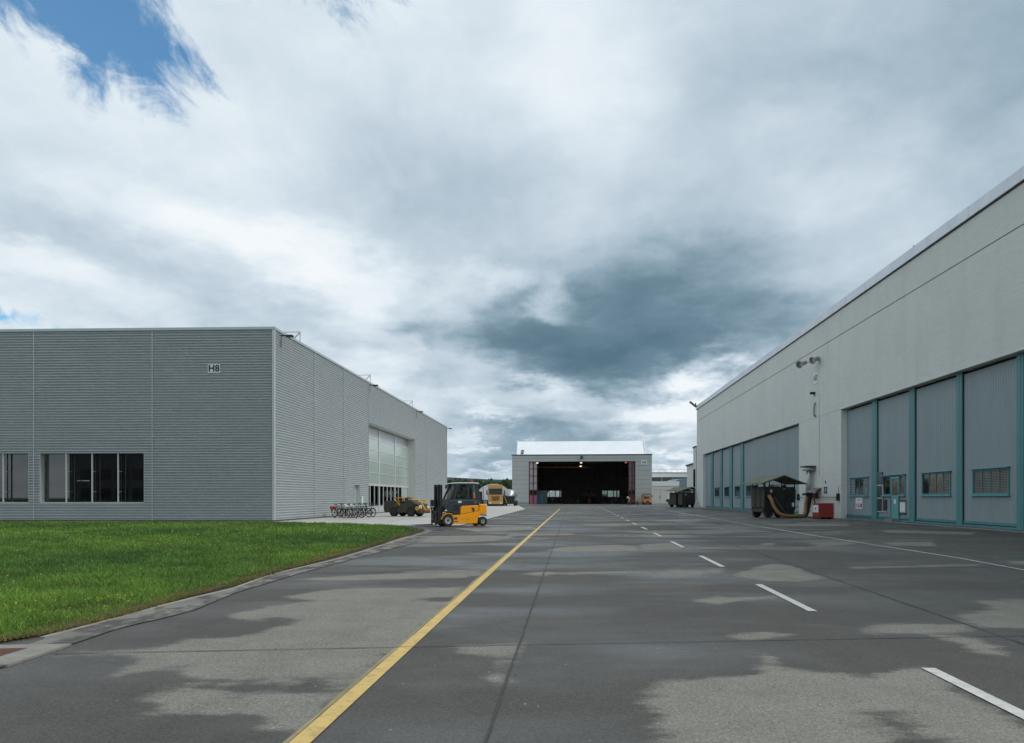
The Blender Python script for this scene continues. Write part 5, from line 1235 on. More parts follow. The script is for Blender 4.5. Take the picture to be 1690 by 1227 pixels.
# equipment near the doorway
cabn = thing('tool_cabinet', 'blue cabinet with a white spot just inside the left of the hangar doorway', 'cabinet', hp(wx(891, 3), 3, 0.03), rzH)
MB().box(-0.75, 0.75, -0.4, 0.4, 0.05, 2.1).build('carcass', 'bluecab', cabn, bevel=0.02); MB().cyl((-0.25, -0.405, 1.65), (-0.25, -0.41, 1.65), 0.16, n=12).build('badge', 'signwhite', cabn)
for x in (-0.37, 0.37): MB().box(x - 0.34, x + 0.34, -0.42, -0.40, 0.1, 2.05).build('door', 'bluecab', cabn)
scr = thing('screen_wall', 'grey partition beside the blue cabinet in the hangar', 'partition', hp(wx(895, 5), 5, 0.03), rzH)
MB().box(-1.2, 1.1, -0.05, 0.05, 0.05, 2.9).build('board', mat('grey_partition', (0.12, 0.13, 0.12), 0.7), scr); MB().box(-1.2, 1.2, -0.06, 0.06, 2.9, 3.0).build('top_rail', 'dark_steel', scr)
bo = thing('bollard', 'short post with a white top at the right side of the hangar doorway', 'bollard', hp(wx(1036, -0.3), -0.3, 0.05), 0)
MB().cyl((0, 0, 0), (0, 0, 1.3), 0.10, 0.09, 10).build('post', 'dark_steel', bo); MB().sphere((0, 0, 1.42), 0.2, 10, 6).build('cap', 'white', bo)
for i, (u, d_, w_, h_2) in enumerate(((905, 14, 1.6, 1.2), (940, 20, 2.2, 1.5), (955, 12, 1.0, 1.1), (1003, 22, 3.0, 1.6), (1028, 10, 1.4, 1.9), (1012, 16, 1.2, 1.2))):
    c = thing('work_trolley', ['low dark trolley under the left rear windows of the hangar', 'wide dark bench left of the aircraft', 'small dark trolley just left of the aircraft nose', 'long dark bench under the right rear windows of the hangar', 'tall dark rack at the right inside the hangar', 'dark trolley before the right rear windows of the hangar'][i], 'trolley', hp(wx(u, d_), d_, 0.03), rzH + R.uniform(-0.2, 0.2), 'dark workshop trolleys inside the hangar')
    f = MB(); f.box(-w_ / 2, w_ / 2, -0.4, 0.4, 0.25, 0.35); f.box(-w_ / 2, w_ / 2, -0.4, 0.4, h_2 - 0.08, h_2); f.box(-w_ / 2 + 0.05, w_ / 2 - 0.3, -0.3, 0.3, 0.35, h_2 * 0.8)
    f.build('shelves', 'olive_dark', c)
    f = MB()
    for sx in (-1, 1):
        for sy in (-1, 1): f.bar((sx * (w_ / 2 - 0.04), sy * 0.36, 0.0), (sx * (w_ / 2 - 0.04), sy * 0.36, h_2), 0.05)
    f.build('frame', 'dark_steel', c)

# ================================================================== VEHICLE HELPERS
def wheel(parent, c, r, w, rim_r, side=1, tm_='tyre', rm_='chrome', axis='y', hub='dark_steel', n=24):
    rr = r - rim_r
    prof = [(rim_r, -w / 2 * 0.8), (rim_r + rr * 0.25, -w / 2), (r - rr * 0.18, -w / 2), (r, -w / 2 * 0.72), (r, w / 2 * 0.72), (r - rr * 0.18, w / 2), (rim_r + rr * 0.25, w / 2), (rim_r, w / 2 * 0.8)]
    t_ = MB().ring(c, prof, n, axis).build('wheel', tm_, parent, smooth=False)
    def P(o, rad_=0, a=0):
        return (c[0] + rad_ * math.cos(a), c[1] + o, c[2] + rad_ * math.sin(a)) if axis == 'y' else (c[0] + o, c[1] + rad_ * math.cos(a), c[2] + rad_ * math.sin(a))
    rm2 = MB(); rm2.cyl(P(-w * 0.3), P(side * w * 0.22), rim_r * 1.02, rim_r * 0.8, 20)
    rm2.ring(c, [(rim_r * 0.86, side * w * 0.2), (rim_r * 1.03, side * w * 0.2), (rim_r * 1.03, side * w * 0.40), (rim_r * 0.9, side * w * 0.40)], 20, axis)
    rim = rm2.build('rim', rm_, t_)
    hb = MB().cyl(P(side * w * 0.2), P(side * w * 0.46), rim_r * 0.36, rim_r * 0.3, 12)
    for k in range(8): a = k * PI / 4; hb.cyl(P(side * w * 0.2, rim_r * 0.6, a), P(side * w * 0.27, rim_r * 0.6, a), rim_r * 0.07, n=6)
    hb.build('hub', hub, t_)
    return t_

def skin_person(name, label, joints, bones, radii, regions, loc, rz, mats, extra=None, sub=1):
    """joints: name->(x,y,z); continuous skinned body, materials by nearest joint region"""
    root = thing(name, label, 'person', loc, rz)
    names = list(joints); me = bpy.data.meshes.new('body')
    me.from_pydata([joints[n_] for n_ in names], [(names.index(a), names.index(b)) for a, b in bones], [])
    o = bpy.data.objects.new('body', me); COL.objects.link(o)
    sk = o.modifiers.new('s', 'SKIN'); sk.use_smooth_shade = True
    for i, n_ in enumerate(names):
        v = me.skin_vertices[0].data[i]; r_ = radii[n_]; v.radius = (r_, r_) if not isinstance(r_, tuple) else r_
        v.use_root = (n_ == 'pelvis')
    ss = o.modifiers.new('ss', 'SUBSURF'); ss.levels = sub; ss.render_levels = sub
    dg = bpy.context.evaluated_depsgraph_get(); dg.update()
    me2 = bpy.data.meshes.new_from_object(o.evaluated_get(dg)); bpy.data.objects.remove(o)
    for m_ in mats: me2.materials.append(M[m_])
    J = np.array([joints[n_] for n_ in names])
    segs = [(np.array(joints[a]), np.array(joints[b]), regions.get((a, b), regions.get(b, 0))) for a, b in bones]
    for p in me2.polygons:
        c = np.array(p.center); best = 9; bi = 0
        for a, b, rg_ in segs:
            ab = b - a; t_ = np.clip(np.dot(c - a, ab) / (ab @ ab + 1e-9), 0, 1); d = np.linalg.norm(c - a - t_ * ab)
            if d < best: best = d; bi = rg_
        p.material_index = bi; p.use_smooth = True
    ob = bpy.data.objects.new('body', me2); COL.objects.link(ob); ob.parent = root
    return root

# ================================================================== FORKLIFT
fk = thing('forklift', 'yellow and charcoal forklift with a glazed cab, driven across the apron', 'forklift', (-2.50, 36.34, 0.0), rad(180 + 25))
PW = 0.52   # half width
low = MB()
low.prism([(0.70, 0.55), (0.66, 0.16), (0.62, 0.13), (-0.62, 0.13), (-0.66, 0.40), (-0.78, 0.53), (-0.80, 0.72), (-0.70, 0.74), (0.33, 0.56)], -PW, PW)
low.build('chassis', 'yellow', fk, bevel=0.02)
up_ = MB(); up_.prism([(0.28, 0.58), (-0.70, 0.755), (-0.70, 1.02), (-0.58, 1.04), (0.20, 1.00), (0.28, 0.93)], -PW + 0.01, PW - 0.01)
bc = up_.build('battery_cover', 'yellow', fk, bevel=0.03)
for s in (-1, 1): MB().prism([(-0.42, 0.66), (-0.30, 0.90), (-0.43, 0.93), (-0.47, 0.82)], s * (PW - 0.008), s * (PW + 0.004)).build('vent', 'charcoal', bc)
cw_ = MB(); cw_.prism([(-0.72, 0.56), (-0.86, 0.60), (-1.10, 0.58), (-1.14, 0.70), (-1.12, 1.03), (-1.06, 1.08), (-0.78, 1.10), (-0.72, 1.05)], -PW, PW)
cw_.build('counterweight', 'yellow', fk, bevel=0.035)
MB().box(-1.18, -1.1, -0.4, 0.4, 0.50, 0.56).build('rear_bumper', 'charcoal', fk, bevel=0.01)
# wheel arch front
ar = MB()
for s in (-1, 1):
    pts = []
    for k in range(9):
        a = rad(8 + k * 17); pts.append((0.90 + 0.38 * math.cos(a), 0.30 + 0.36 * math.sin(a)))
    for k in range(8, -1, -1):
        a = rad(8 + k * 17); pts.append((0.90 + 0.345 * math.cos(a), 0.30 + 0.325 * math.sin(a)))
    ar.prism(pts, s * 0.26, s * PW)
ar.build('front_wheel_arch', 'yellow', fk)
# charcoal lower cab
lc = MB(); lc.prism([(0.30, 0.55), (0.62, 0.56), (0.70, 0.66), (1.02, 0.70), (1.10, 0.80), (1.08, 0.95), (0.86, 1.28), (-0.72, 1.28), (-0.74, 1.07), (-0.6, 1.05), (0.22, 1.01), (0.30, 0.95)], -PW + 0.015, PW - 0.015)
lcab = lc.build('cab_base', 'charcoal', fk, bevel=0.02)
for s in (-1, 1):
    MB().prism([(0.37, 0.78), (0.62, 0.78), (0.60, 1.05), (0.37, 1.05)], s * (PW - 0.02), s * (PW - 0.008)).build('step_recess', 'black', lcab)
    MB().box(0.22, 0.40, s * (PW - 0.02), s * (PW - 0.006), 1.15, 1.25).build('white_sticker', 'signwhite', lcab)
    T = Matrix.Identity(4); T[1][1] = 0; T[2][1] = 1; T[1][2] = 1 * s; T[2][2] = 0; T[0][0] = -s
    T.translation = Vector((-0.52, s * (PW - 0.012), 1.17)); text_part('lettering', '320', 0.11, T, 'steel', lcab, 0.003)
    for x0 in (0.45,):
        MB().box(x0, x0 + 0.16, s * PW, s * (PW + 0.003), 0.33, 0.45).build('warning_sticker', 'maroon', fk); MB().box(x0 - 0.04, x0 + 0.16, s * PW, s * (PW + 0.003), 0.22, 0.26).build('warning_sticker', 'charcoal', fk)
    for x0 in (0.20, -0.02, -0.14): MB().cyl((x0, s * PW, 0.34), (x0, s * (PW + 0.004), 0.34), 0.02, n=8).build('bolt', 'dark_steel', fk)
# cab posts
cabf = MB()
for s in (-1, 1):
    y_ = s * (PW - 0.06)
    cabf.bar((0.84, y_, 1.25), (0.46, y_, 2.10), 0.06, 0.09)
    cabf.bar((0.66, y_ * 1.02, 1.20), (0.36, y_ * 1.02, 2.10), 0.06, 0.10)
    cabf.bar((-0.16, y_, 1.28), (-0.16, y_, 2.10), 0.05, 0.10)
    cabf.bar((-0.64, y_, 1.25), (-0.60, y_, 2.08), 0.08, 0.16)
    cabf.bar((-0.84, y_, 1.05), (-0.66, y_, 1.9), 0.06, 0.09)
    cabf.bar((0.80, y_, 1.30), (-0.70, y_, 1.30), 0.05, 0.06)
    cabf.bar((0.44, y_, 2.085), (-0.66, y_, 2.07), 0.06, 0.07)
for x, z in ((0.45, 2.08), (0.83, 1.30), (-0.62, 2.06), (-0.66, 1.31)): cabf.bar((x, -PW + 0.06, z), (x, PW - 0.06, z), 0.06)
cabf.build('cab_frame', 'charcoal', fk, bevel=0.008)
rfm = MB(); rfm.prism([(0.66, 2.10), (0.62, 2.13), (0.30, 2.165), (-0.55, 2.165), (-0.72, 2.13), (-0.72, 2.09)], -PW + 0.03, PW - 0.03)
rfm.build('cab_roof', 'fascia', fk, bevel=0.015)
gl = MB()
MB().quad((0.80, -0.42, 1.33), (0.80, 0.42, 1.33), (0.46, 0.42, 2.06), (0.46, -0.42, 2.06)).build('windscreen', 'glass', fk, fix=False)
for s in (-1, 1):
    MB().quad((0.62, s * 0.47, 1.33), (-0.13, s * 0.47, 1.33), (-0.13, s * 0.47, 2.05), (0.38, s * 0.47, 2.05)).build('side_window', 'glass', fk, fix=False)
    MB().quad((-0.19, s * 0.47, 1.33), (-0.58, s * 0.47, 1.33), (-0.58, s * 0.47, 2.05), (-0.19, s * 0.47, 2.05)).build('side_window', 'glass', fk, fix=False)
MB().quad((-0.68, -0.4, 1.33), (-0.68, 0.4, 1.33), (-0.64, 0.4, 2.02), (-0.64, -0.4, 2.02)).build('rear_window', 'glass', fk, fix=False)
MB().cyl((-0.45, 0.25, 2.165), (-0.45, 0.25, 2.19), 0.07, n=12).build('beacon_base', 'black', fk); MB().cyl((-0.45, 0.25, 2.19), (-0.45, 0.25, 2.30), 0.065, 0.05, 12).build('beacon', 'amber', fk)
# seat, wheel, console
MB().box(-0.42, 0.06, -0.24, 0.24, 1.16, 1.30).box(-0.50, -0.38, -0.24, 0.24, 1.30, 1.86).build('seat', 'black', fk, bevel=0.03)
MB().prism([(0.5, 1.0), (0.75, 1.0), (0.70, 1.42), (0.52, 1.38)], -0.3, 0.3).build('dashboard', 'black', fk, bevel=0.02)
MB(Matrix.Translation((0.42, 0, 1.52)) @ Euler((0, rad(-30), 0)).to_matrix().to_4x4()).ring((0, 0, 0), [(0.15, -0.012), (0.175, -0.012), (0.175, 0.012), (0.15, 0.012)], 18, 'z').bar((-0.15, 0, 0), (0.15, 0, 0), 0.02).cyl((0, 0, 0), (0.02, 0, -0.2), 0.025, n=8).build('steering_wheel', 'black', fk)
MB().box(-0.75, -0.62, -0.38, -0.1, 1.36, 1.62).build('rear_work_lamp', 'orange', fk, bevel=0.02)
# wheels
for s in (-1, 1):
    wheel(fk, (0.915, s * 0.42, 0.30), 0.30, 0.22, 0.165, s)
    wheel(fk, (-0.93, s * 0.43, 0.235), 0.235, 0.17, 0.10, s)
    MB().sphere((1.02, s * 0.42, 0.78), 0.085, 12, 8, (1, 1.2, 0.9)).build('headlight', 'lampglass', fk, smooth=True)
    MB().bar((0.55, s * 0.50, 1.98), (0.62, s * 0.60, 1.98), 0.02).box(0.60, 0.64, s * 0.56, s * 0.70, 1.86, 2.06).build('mirror', 'black', fk)
MB().bar((0.915, -0.4, 0.30), (0.915, 0.4, 0.30), 0.16).build('front_axle', 'dark_steel', fk); MB().bar((-0.93, -0.4, 0.235), (-0.93, 0.4, 0.235), 0.12).build('rear_axle', 'dark_steel', fk)
# mast
ms_ = MB()
for s in (-1, 1):
    ms_.box(1.20, 1.30, s * 0.30, s * 0.40, 0.10, 2.04); ms_.box(1.27, 1.37, s * 0.22, s * 0.30, 0.14, 2.05); ms_.box(1.18, 1.22, s * 0.36, s * 0.42, 0.10, 2.02)
for z in (0.35, 1.15, 1.98): ms_.box(1.18, 1.24, -0.36, 0.36, z - 0.05, z + 0.05)
ms_.box(1.28, 1.34, -0.26, 0.26, 1.94, 2.04)
mast = ms_.build('mast', 'dark_steel', fk, bevel=0.004)
for s in (-1, 1):
    MB().cyl((1.17, s * 0.24, 0.9), (1.17, s * 0.24, 1.80), 0.028, n=10).build('lift_piston', 'chrome', mast); MB().cyl((1.17, s * 0.24, 0.2), (1.17, s * 0.24, 0.95), 0.045, n=10).build('lift_cylinder', 'dark_steel', mast)
    MB().box(1.31, 1.33, s * 0.10, s * 0.14, 0.6, 1.96).build('chain', 'black', mast)
MB().quad((1.29, -0.22, 1.2), (1.29, 0.22, 1.2), (1.29, 0.22, 1.93), (1.29, -0.22, 1.93)).build('mast_screen', 'glass_dark', mast, fix=False)
ca = MB(); ca.box(1.38, 1.44, -0.56, 0.56, 0.16, 0.28); ca.box(1.38, 1.44, -0.56, 0.56, 0.62, 0.74); ca.box(1.36, 1.40, -0.25, 0.25, 0.16, 0.74)
for y_ in (-0.54, -0.25, 0.25, 0.54): ca.box(1.37, 1.43, y_ - 0.025, y_ + 0.025, 0.16, 0.95)
carr = ca.build('carriage', 'dark_steel', fk)
MB().box(1.40, 1.47, -0.56, 0.10, 0.98, 1.30).build('load_guard', 'black', fk)
for y_ in (-0.32, 0.32):
    MB().prism([(1.44, 0.06), (1.49, 0.06), (1.49, 0.80), (1.44, 0.80)], y_ - 0.055, y_ + 0.055).prism([(1.49, 0.06), (2.55, 0.075), (2.55, 0.085), (1.49, 0.11)], y_ - 0.055, y_ + 0.055).build('fork', 'dark_steel', fk)
for y_ in (-0.1, 0.1): MB().tube([(1.1, y_, 0.8), (1.2, y_, 1.3), (1.3, y_, 1.5), (1.34, y_, 0.9)], 0.018, 6).build('hydraulic_hose', 'black', fk, smooth=True)
# driver
J = {'pelvis': (-0.18, 0, 1.36), 'waist': (-0.20, 0, 1.50), 'chest': (-0.17, 0, 1.68), 'neck': (-0.13, 0, 1.81), 'headb': (-0.11, 0, 1.87), 'head': (-0.10, 0, 1.98),
     'shl': (-0.15, 0.16, 1.74), 'ell': (0.02, 0.24, 1.54), 'wrl': (0.27, 0.14, 1.56), 'hal': (0.34, 0.11, 1.57), 'shr': (-0.15, -0.16, 1.74), 'elr': (0.02, -0.24, 1.54), 'wrr': (0.27, -0.14, 1.56), 'har': (0.34, -0.11, 1.57),
     'hipl': (-0.10, 0.09, 1.34), 'knl': (0.28, 0.13, 1.36), 'anl': (0.45, 0.13, 1.02), 'tol': (0.57, 0.13, 0.99), 'hipr': (-0.10, -0.09, 1.34), 'knr': (0.28, -0.13, 1.36), 'anr': (0.45, -0.13, 1.02), 'tor': (0.57, -0.13, 0.99)}
B = [('pelvis', 'waist'), ('waist', 'chest'), ('chest', 'neck'), ('neck', 'headb'), ('headb', 'head'), ('chest', 'shl'), ('shl', 'ell'), ('ell', 'wrl'), ('wrl', 'hal'), ('chest', 'shr'), ('shr', 'elr'), ('elr', 'wrr'), ('wrr', 'har'),
     ('pelvis', 'hipl'), ('hipl', 'knl'), ('knl', 'anl'), ('anl', 'tol'), ('pelvis', 'hipr'), ('hipr', 'knr'), ('knr', 'anr'), ('anr', 'tor')]
RD = {'pelvis': 0.13, 'waist': 0.13, 'chest': 0.13, 'neck': 0.055, 'headb': 0.075, 'head': 0.088}
for s in 'lr': RD.update({'sh' + s: 0.065, 'el' + s: 0.045, 'wr' + s: 0.03, 'ha' + s: 0.035, 'hip' + s: 0.09, 'kn' + s: 0.06, 'an' + s: 0.045, 'to' + s: 0.04})
RG = {'waist': 0, 'chest': 0, 'neck': 0, 'headb': 1, 'head': 1}
for s in 'lr': RG.update({'sh' + s: 0, 'el' + s: 0, 'wr' + s: 1, 'ha' + s: 1, 'hip' + s: 2, 'kn' + s: 2, 'an' + s: 2, 'to' + s: 2})
drv = skin_person('person', 'driver in a grey shirt seated at the wheel inside the forklift cab', J, B, RD, RG, tuple(fk.location), fk.rotation_euler[2], ['shirt', 'skin', 'trousers'])
MB().sphere((-0.125, 0, 2.02), 0.098, 12, 8, (1.0, 0.9, 0.85)).build('hair', 'hair', drv, smooth=True)
MB().sphere((-0.005, 0, 1.955), 0.018, 8, 5, (1, 0.8, 1.2)).build('nose', 'skin', drv, smooth=True)
# standing people in the hall
SJ = {'pelvis': (0, 0, 0.95), 'waist': (0, 0, 1.10), 'chest': (0, 0, 1.32), 'neck': (0, 0, 1.48), 'headb': (0, -0.01, 1.55), 'head': (0, -0.02, 1.68)}
for s, g_ in (('l', 1), ('r', -1)):
    SJ.update({'sh' + s: (g_ * 0.18, 0, 1.40), 'el' + s: (g_ * 0.24, 0.03, 1.12), 'wr' + s: (g_ * 0.24, -0.06, 0.88), 'ha' + s: (g_ * 0.24, -0.08, 0.79), 'hip' + s: (g_ * 0.10, 0, 0.90), 'kn' + s: (g_ * 0.12, -0.01, 0.50), 'an' + s: (g_ * 0.13, 0.02, 0.09), 'to' + s: (g_ * 0.13, -0.13, 0.05)})
RD2 = dict(RD); RD2['chest'] = 0.14
M['overalls'] = mat('navy_overalls', (0.02, 0.03, 0.07), 0.9, 0, 0.2, 8)
for u, d_, lab in ((912.5, 8, 'person in dark navy overalls standing before the left rear windows of the hangar'), (1018, 12, 'person in dark clothes silhouetted before the right rear windows of the hangar')):
    pp = skin_person('person', lab, SJ, B, RD2, RG, hp(wx(u, d_), d_, 0.03), rzH + 0.4, ['overalls', 'skin', 'overalls'])
    MB().sphere((0, 0.01, 1.72), 0.098, 10, 6, (0.9, 1, 0.85)).build('hair', 'hair', pp, smooth=True)

# orange mat / stain under the forklift rear
rm_ = MB(); a = G(788, 871.6)
rm_.add([(a[0] + 0.65 * math.cos(2 * PI * k / 14) * (0.8 + 0.2 * math.sin(k * 2.1)), a[1] + 0.30 * math.sin(2 * PI * k / 14), 0.006) for k in range(14)], [tuple(range(14))])
structure(rm_.build('rust_stain', mat('rust_stained_asphalt', (0.22, 0.10, 0.05), 0.7, 0, 0.35, 5), fix=False))

# ================================================================== MILITARY TUG
tx, ty = G(672, 852.9)
tg = thing('aircraft_tug', 'olive drab four-wheeled tug with yellow striped frame parked by the glazed gate', 'tug', (tx, ty + 0.55, 0), rad(-24))
b1 = MB(); b1.prism([(-1.66, 0.28), (-1.74, 0.62), (-1.70, 1.12), (-1.60, 1.18), (-0.62, 1.18), (-0.50, 0.78), (-0.62, 0.55), (-0.80, 0.42), (-1.02, 0.40)], -0.72, 0.72)
b1.build('rear_body', 'olive', tg, bevel=0.03)
b1 = MB(); b1.prism([(-0.62, 0.30), (-0.42, 0.88), (-0.40, 0.98), (0.18, 0.98), (0.30, 0.78), (0.34, 0.30)], -0.70, 0.70); b1.build('centre_body', 'olive', tg, bevel=0.02)
b1 = MB(); b1.prism([(0.10, 0.92), (0.16, 1.22), (0.55, 1.26), (1.05, 0.98), (1.30, 0.92), (1.34, 0.58), (1.55, 0.42), (1.50, 0.24), (1.20, 0.24), (1.05, 0.46), (0.8, 0.64), (0.4, 0.64), (0.30, 0.55)], -0.68, 0.68); b1.build('bonnet', 'olive', tg, bevel=0.03)
MB().prism([(0.9, 0.62), (1.28, 0.60), (1.28, 0.88), (1.05, 0.92), (0.85, 0.85)], -0.70, -0.685).build('engine_grille', 'black', tg)
for s in (-1, 1):
    for x in (-0.86, 0.62): wheel(tg, (x, s * 0.60, 0.36), 0.36, 0.26, 0.18, s, rm_='olive')
M['stripe'] = mat('yellow_black_stripes', (0.60, 0.33, 0.03), 0.5)
t = M['stripe'].node_tree; bb_ = t.nodes['Principled BSDF']; wv = t.nodes.new('ShaderNodeTexWave'); wv.bands_direction = 'DIAGONAL'; wv.inputs['Scale'].default_value = 2.2
tcn = t.nodes.new('ShaderNodeTexCoord'); t.links.new(tcn.outputs['Object'], wv.inputs[0]); rp = t.nodes.new('ShaderNodeValToRGB'); rp.color_ramp.interpolation = 'CONSTANT'
rp.color_ramp.elements[0].color = (0.03, 0.028, 0.025, 1); rp.color_ramp.elements[1].position = 0.42; rp.color_ramp.elements[1].color = (0.60, 0.33, 0.03, 1)
t.links.new(wv.outputs[0], rp.inputs[0]); t.links.new(rp.outputs[0], bb_.inputs['Base Color'])
for s in (-1, 1): MB().prism([(-0.70, 1.15), (-0.46, 0.80), (-0.28, 0.82), (-0.30, 1.15), (-0.48, 1.30), (-0.60, 1.28)], s * 0.72, s * 0.76).build('striped_panel', 'stripe', tg)
MB().bar((-0.95, -0.45, 1.40), (-0.1, -0.45, 1.36), 0.08).bar((-0.9, 0.45, 1.40), (0.1, 0.45, 1.36), 0.08).bar((-0.6, -0.5, 1.40), (-0.6, 0.5, 1.42), 0.07).bar((-0.6, -0.45, 1.15), (-0.6, -0.45, 1.42), 0.06).bar((-0.2, -0.45, 0.95), (-0.2, -0.45, 1.38), 0.05).build('tow_frame', 'yellow2', tg)
MB().box(-0.35, 0.0, -0.55, -0.1, 0.98, 1.12).box(-0.38, -0.30, -0.55, -0.1, 1.1, 1.42).build('seat', 'black', tg, bevel=0.03); MB().box(-0.35, 0.0, 0.1, 0.55, 0.98, 1.12).box(-0.38, -0.30, 0.1, 0.55, 1.1, 1.40).build('seat', 'black', tg, bevel=0.03)
MB(Matrix.Translation((0.15, -0.3, 1.36)) @ Euler((0, rad(-35), 0)).to_matrix().to_4x4()).ring((0, 0, 0), [(0.16, -0.012), (0.19, -0.012), (0.19, 0.012), (0.16, 0.012)], 16, 'z').build('steering_wheel', 'black', tg)
MB().tube([(0.5, -0.5, 1.25), (0.55, -0.5, 1.42), (0.75, -0.5, 1.42), (0.8, -0.5, 1.2)], 0.045, 8).tube([(0.85, -0.55, 1.22), (1.1, -0.5, 1.25), (1.45, -0.45, 1.05), (1.6, -0.4, 0.72), (1.75, -0.35, 0.5)], 0.05, 8).tube([(0.95, 0.3, 1.15), (1.3, 0.3, 1.2), (1.6, 0.2, 0.9)], 0.045, 8).bar((1.3, -0.6, 1.12), (1.3, 0.6, 1.12), 0.07).build('front_frame', 'yellow2', tg)
MB().box(1.33, 1.38, -0.62, -0.30, 0.62, 0.86).build('number_plate', 'signwhite', tg); MB().box(1.34, 1.40, -0.60, 0.60, 0.30, 0.56).build('front_bumper', 'olive', tg)
for y_ in (-0.5, 0.5): MB().cyl((1.36, y_, 0.70), (1.46, y_, 0.70), 0.10, n=12).build('headlight', 'lampglass', tg)
MB().cyl((1.2, -0.72, 0.62), (1.2, -0.60, 0.62), 0.17, n=14).build('hose_reel', 'yellow2', tg)
MB().bar((1.4, -0.3, 0.55), (2.0, -0.25, 0.50), 0.12).ring((2.05, -0.25, 0.50), [(0.06, -0.03), (0.13, -0.03), (0.13, 0.03), (0.06, 0.03)], 12, 'z').build('tow_hitch', 'orange', tg)

# ================================================================== BICYCLES
def bicycle(loc, rz, label, frame_col, extra=None, lean=0.1, scale=1.0):
    r = thing('bicycle', label, 'bicycle', loc, rz, 'bicycles parked beside the corrugated hangar')
    r.rotation_euler = (lean, 0, rz); r.scale = (scale,) * 3
    wr = 0.335
    for x in (-0.52, 0.52):
        w_ = MB().ring((x, 0, wr), [(wr - 0.06, -0.02), (wr - 0.03, -0.028), (wr, 0.0), (wr - 0.03, 0.028), (wr - 0.06, 0.02)], 28).build('wheel', 'tyre', r)
        sp_ = MB()
        for k in range(14):
            a = 2 * PI * k / 14; sp_.bar((x + 0.03 * math.cos(a + 1), 0, wr + 0.03 * math.sin(a + 1)), (x + (wr - 0.04) * math.cos(a), 0, wr + (wr - 0.04) * math.sin(a)), 0.003)
        sp_.cyl((x, -0.05, wr), (x, 0.05, wr), 0.03, n=8); sp_.build('spokes', 'dark_steel', w_)
        fd = MB()
        for k in range(8):
            a0 = rad(20 + 18 * k); a1 = rad(20 + 18 * (k + 1)); q = wr + 0.03
            fd.add([(x + q * math.cos(a0), -0.03, wr + q * math.sin(a0)), (x + q * math.cos(a0), 0.03, wr + q * math.sin(a0)), (x + q * math.cos(a1), 0.03, wr + q * math.sin(a1)), (x + q * math.cos(a1), -0.03, wr + q * math.sin(a1))], [(0, 1, 2, 3)])
        fd.build('mudguard', 'dark_steel', r, fix=False)
    f = MB(); bb2 = (-0.08, 0, 0.30); st = (-0.20, 0, 0.78); hd_ = (0.36, 0, 0.82)
    for a, b3, q in ((bb2, st, .018), (bb2, (0.40, 0, 0.68), .020), (st, hd_, .018), ((-0.52, 0.04, wr), bb2, .011), ((-0.52, -0.04, wr), bb2, .011), ((-0.52, 0.04, wr), st, .010), ((-0.52, -0.04, wr), st, .010), ((0.40, 0, 0.68), (0.34, 0, 0.90), .022), ((0.40, 0.04, 0.66), (0.52, 0.04, wr), .013), ((0.40, -0.04, 0.66), (0.52, -0.04, wr), .013), (st, (-0.235, 0, 0.92), .014), ((0.34, 0, .9), (0.31, 0, 1.02), .014)):
        f.cyl(a, b3, q, n=8)
    f.build('frame', frame_col, r)
    MB().prism([(-0.40, 0.93), (-0.12, 0.93), (-0.08, 0.96), (-0.36, 0.99)], -0.06, 0.06).build('saddle', 'black', r, bevel=0.01)
    MB().tube([(0.20, -0.29, 1.00), (0.30, -0.20, 1.03), (0.33, 0, 1.02), (0.30, 0.20, 1.03), (0.20, 0.29, 1.00)], 0.014, 8).build('handlebar', 'dark_steel', r, smooth=True)
    MB().ring((-0.08, 0.03, 0.30), [(0.07, -0.004), (0.10, -0.004), (0.10, 0.004), (0.07, 0.004)], 18).bar((-0.08, 0.05, 0.30), (0.05, 0.05, 0.18), 0.02).bar((-0.08, -0.05, 0.30), (-0.21, -0.05, 0.42), 0.02).box(0.01, 0.09, 0.05, 0.14, 0.165, 0.19).build('crank', 'dark_steel', r)
    rk = MB(); rk.bar((-0.24, 0, 0.74), (-0.80, 0, 0.74), 0.10, 0.012)
    for s in (-1, 1): rk.bar((-0.55, s * 0.06, 0.36), (-0.65, s * 0.06, 0.74), 0.012)
    rk.build('luggage_rack', 'dark_steel', r)
    if extra == 'basket':
        bk_ = MB(); bk_.box(0.42, 0.68, -0.17, 0.17, 0.80, 0.82)
        for z in (0.88, 0.95, 1.02): bk_.bar((0.42, -0.17, z), (0.68, -0.17, z), 0.01).bar((0.42, 0.17, z), (0.68, 0.17, z), 0.01).bar((0.68, -0.17, z), (0.68, 0.17, z), 0.01).bar((0.42, -0.17, z), (0.42, 0.17, z), 0.01)
        for x in (0.42, 0.55, 0.68):
            for y_ in (-0.17, 0, 0.17): bk_.bar((x, y_, 0.8), (x, y_, 1.03), 0.01)
        bk_.build('basket', 'dark_steel', r)
    if extra == 'case':
        MB().box(-0.82, -0.48, -0.17, 0.17, 0.76, 0.98).build('white_box', 'paleblock', r, bevel=0.03)
    if extra == 'red':
        MB().box(-0.78, -0.45, -0.16, 0.16, 0.60, 0.80).build('red_pannier', 'red', r, bevel=0.03)
    return r
bk_cols = {'dk': mat('dark_bicycle_paint', (0.03, 0.03, 0.035), 0.4), 'rd': mat('red_bicycle_paint', (0.30, 0.03, 0.03), 0.4), 'lt': mat('pale_bicycle_paint', (0.42, 0.43, 0.38), 0.4), 'bl': mat('blue_grey_bicycle_paint', (0.20, 0.27, 0.30), 0.4)}
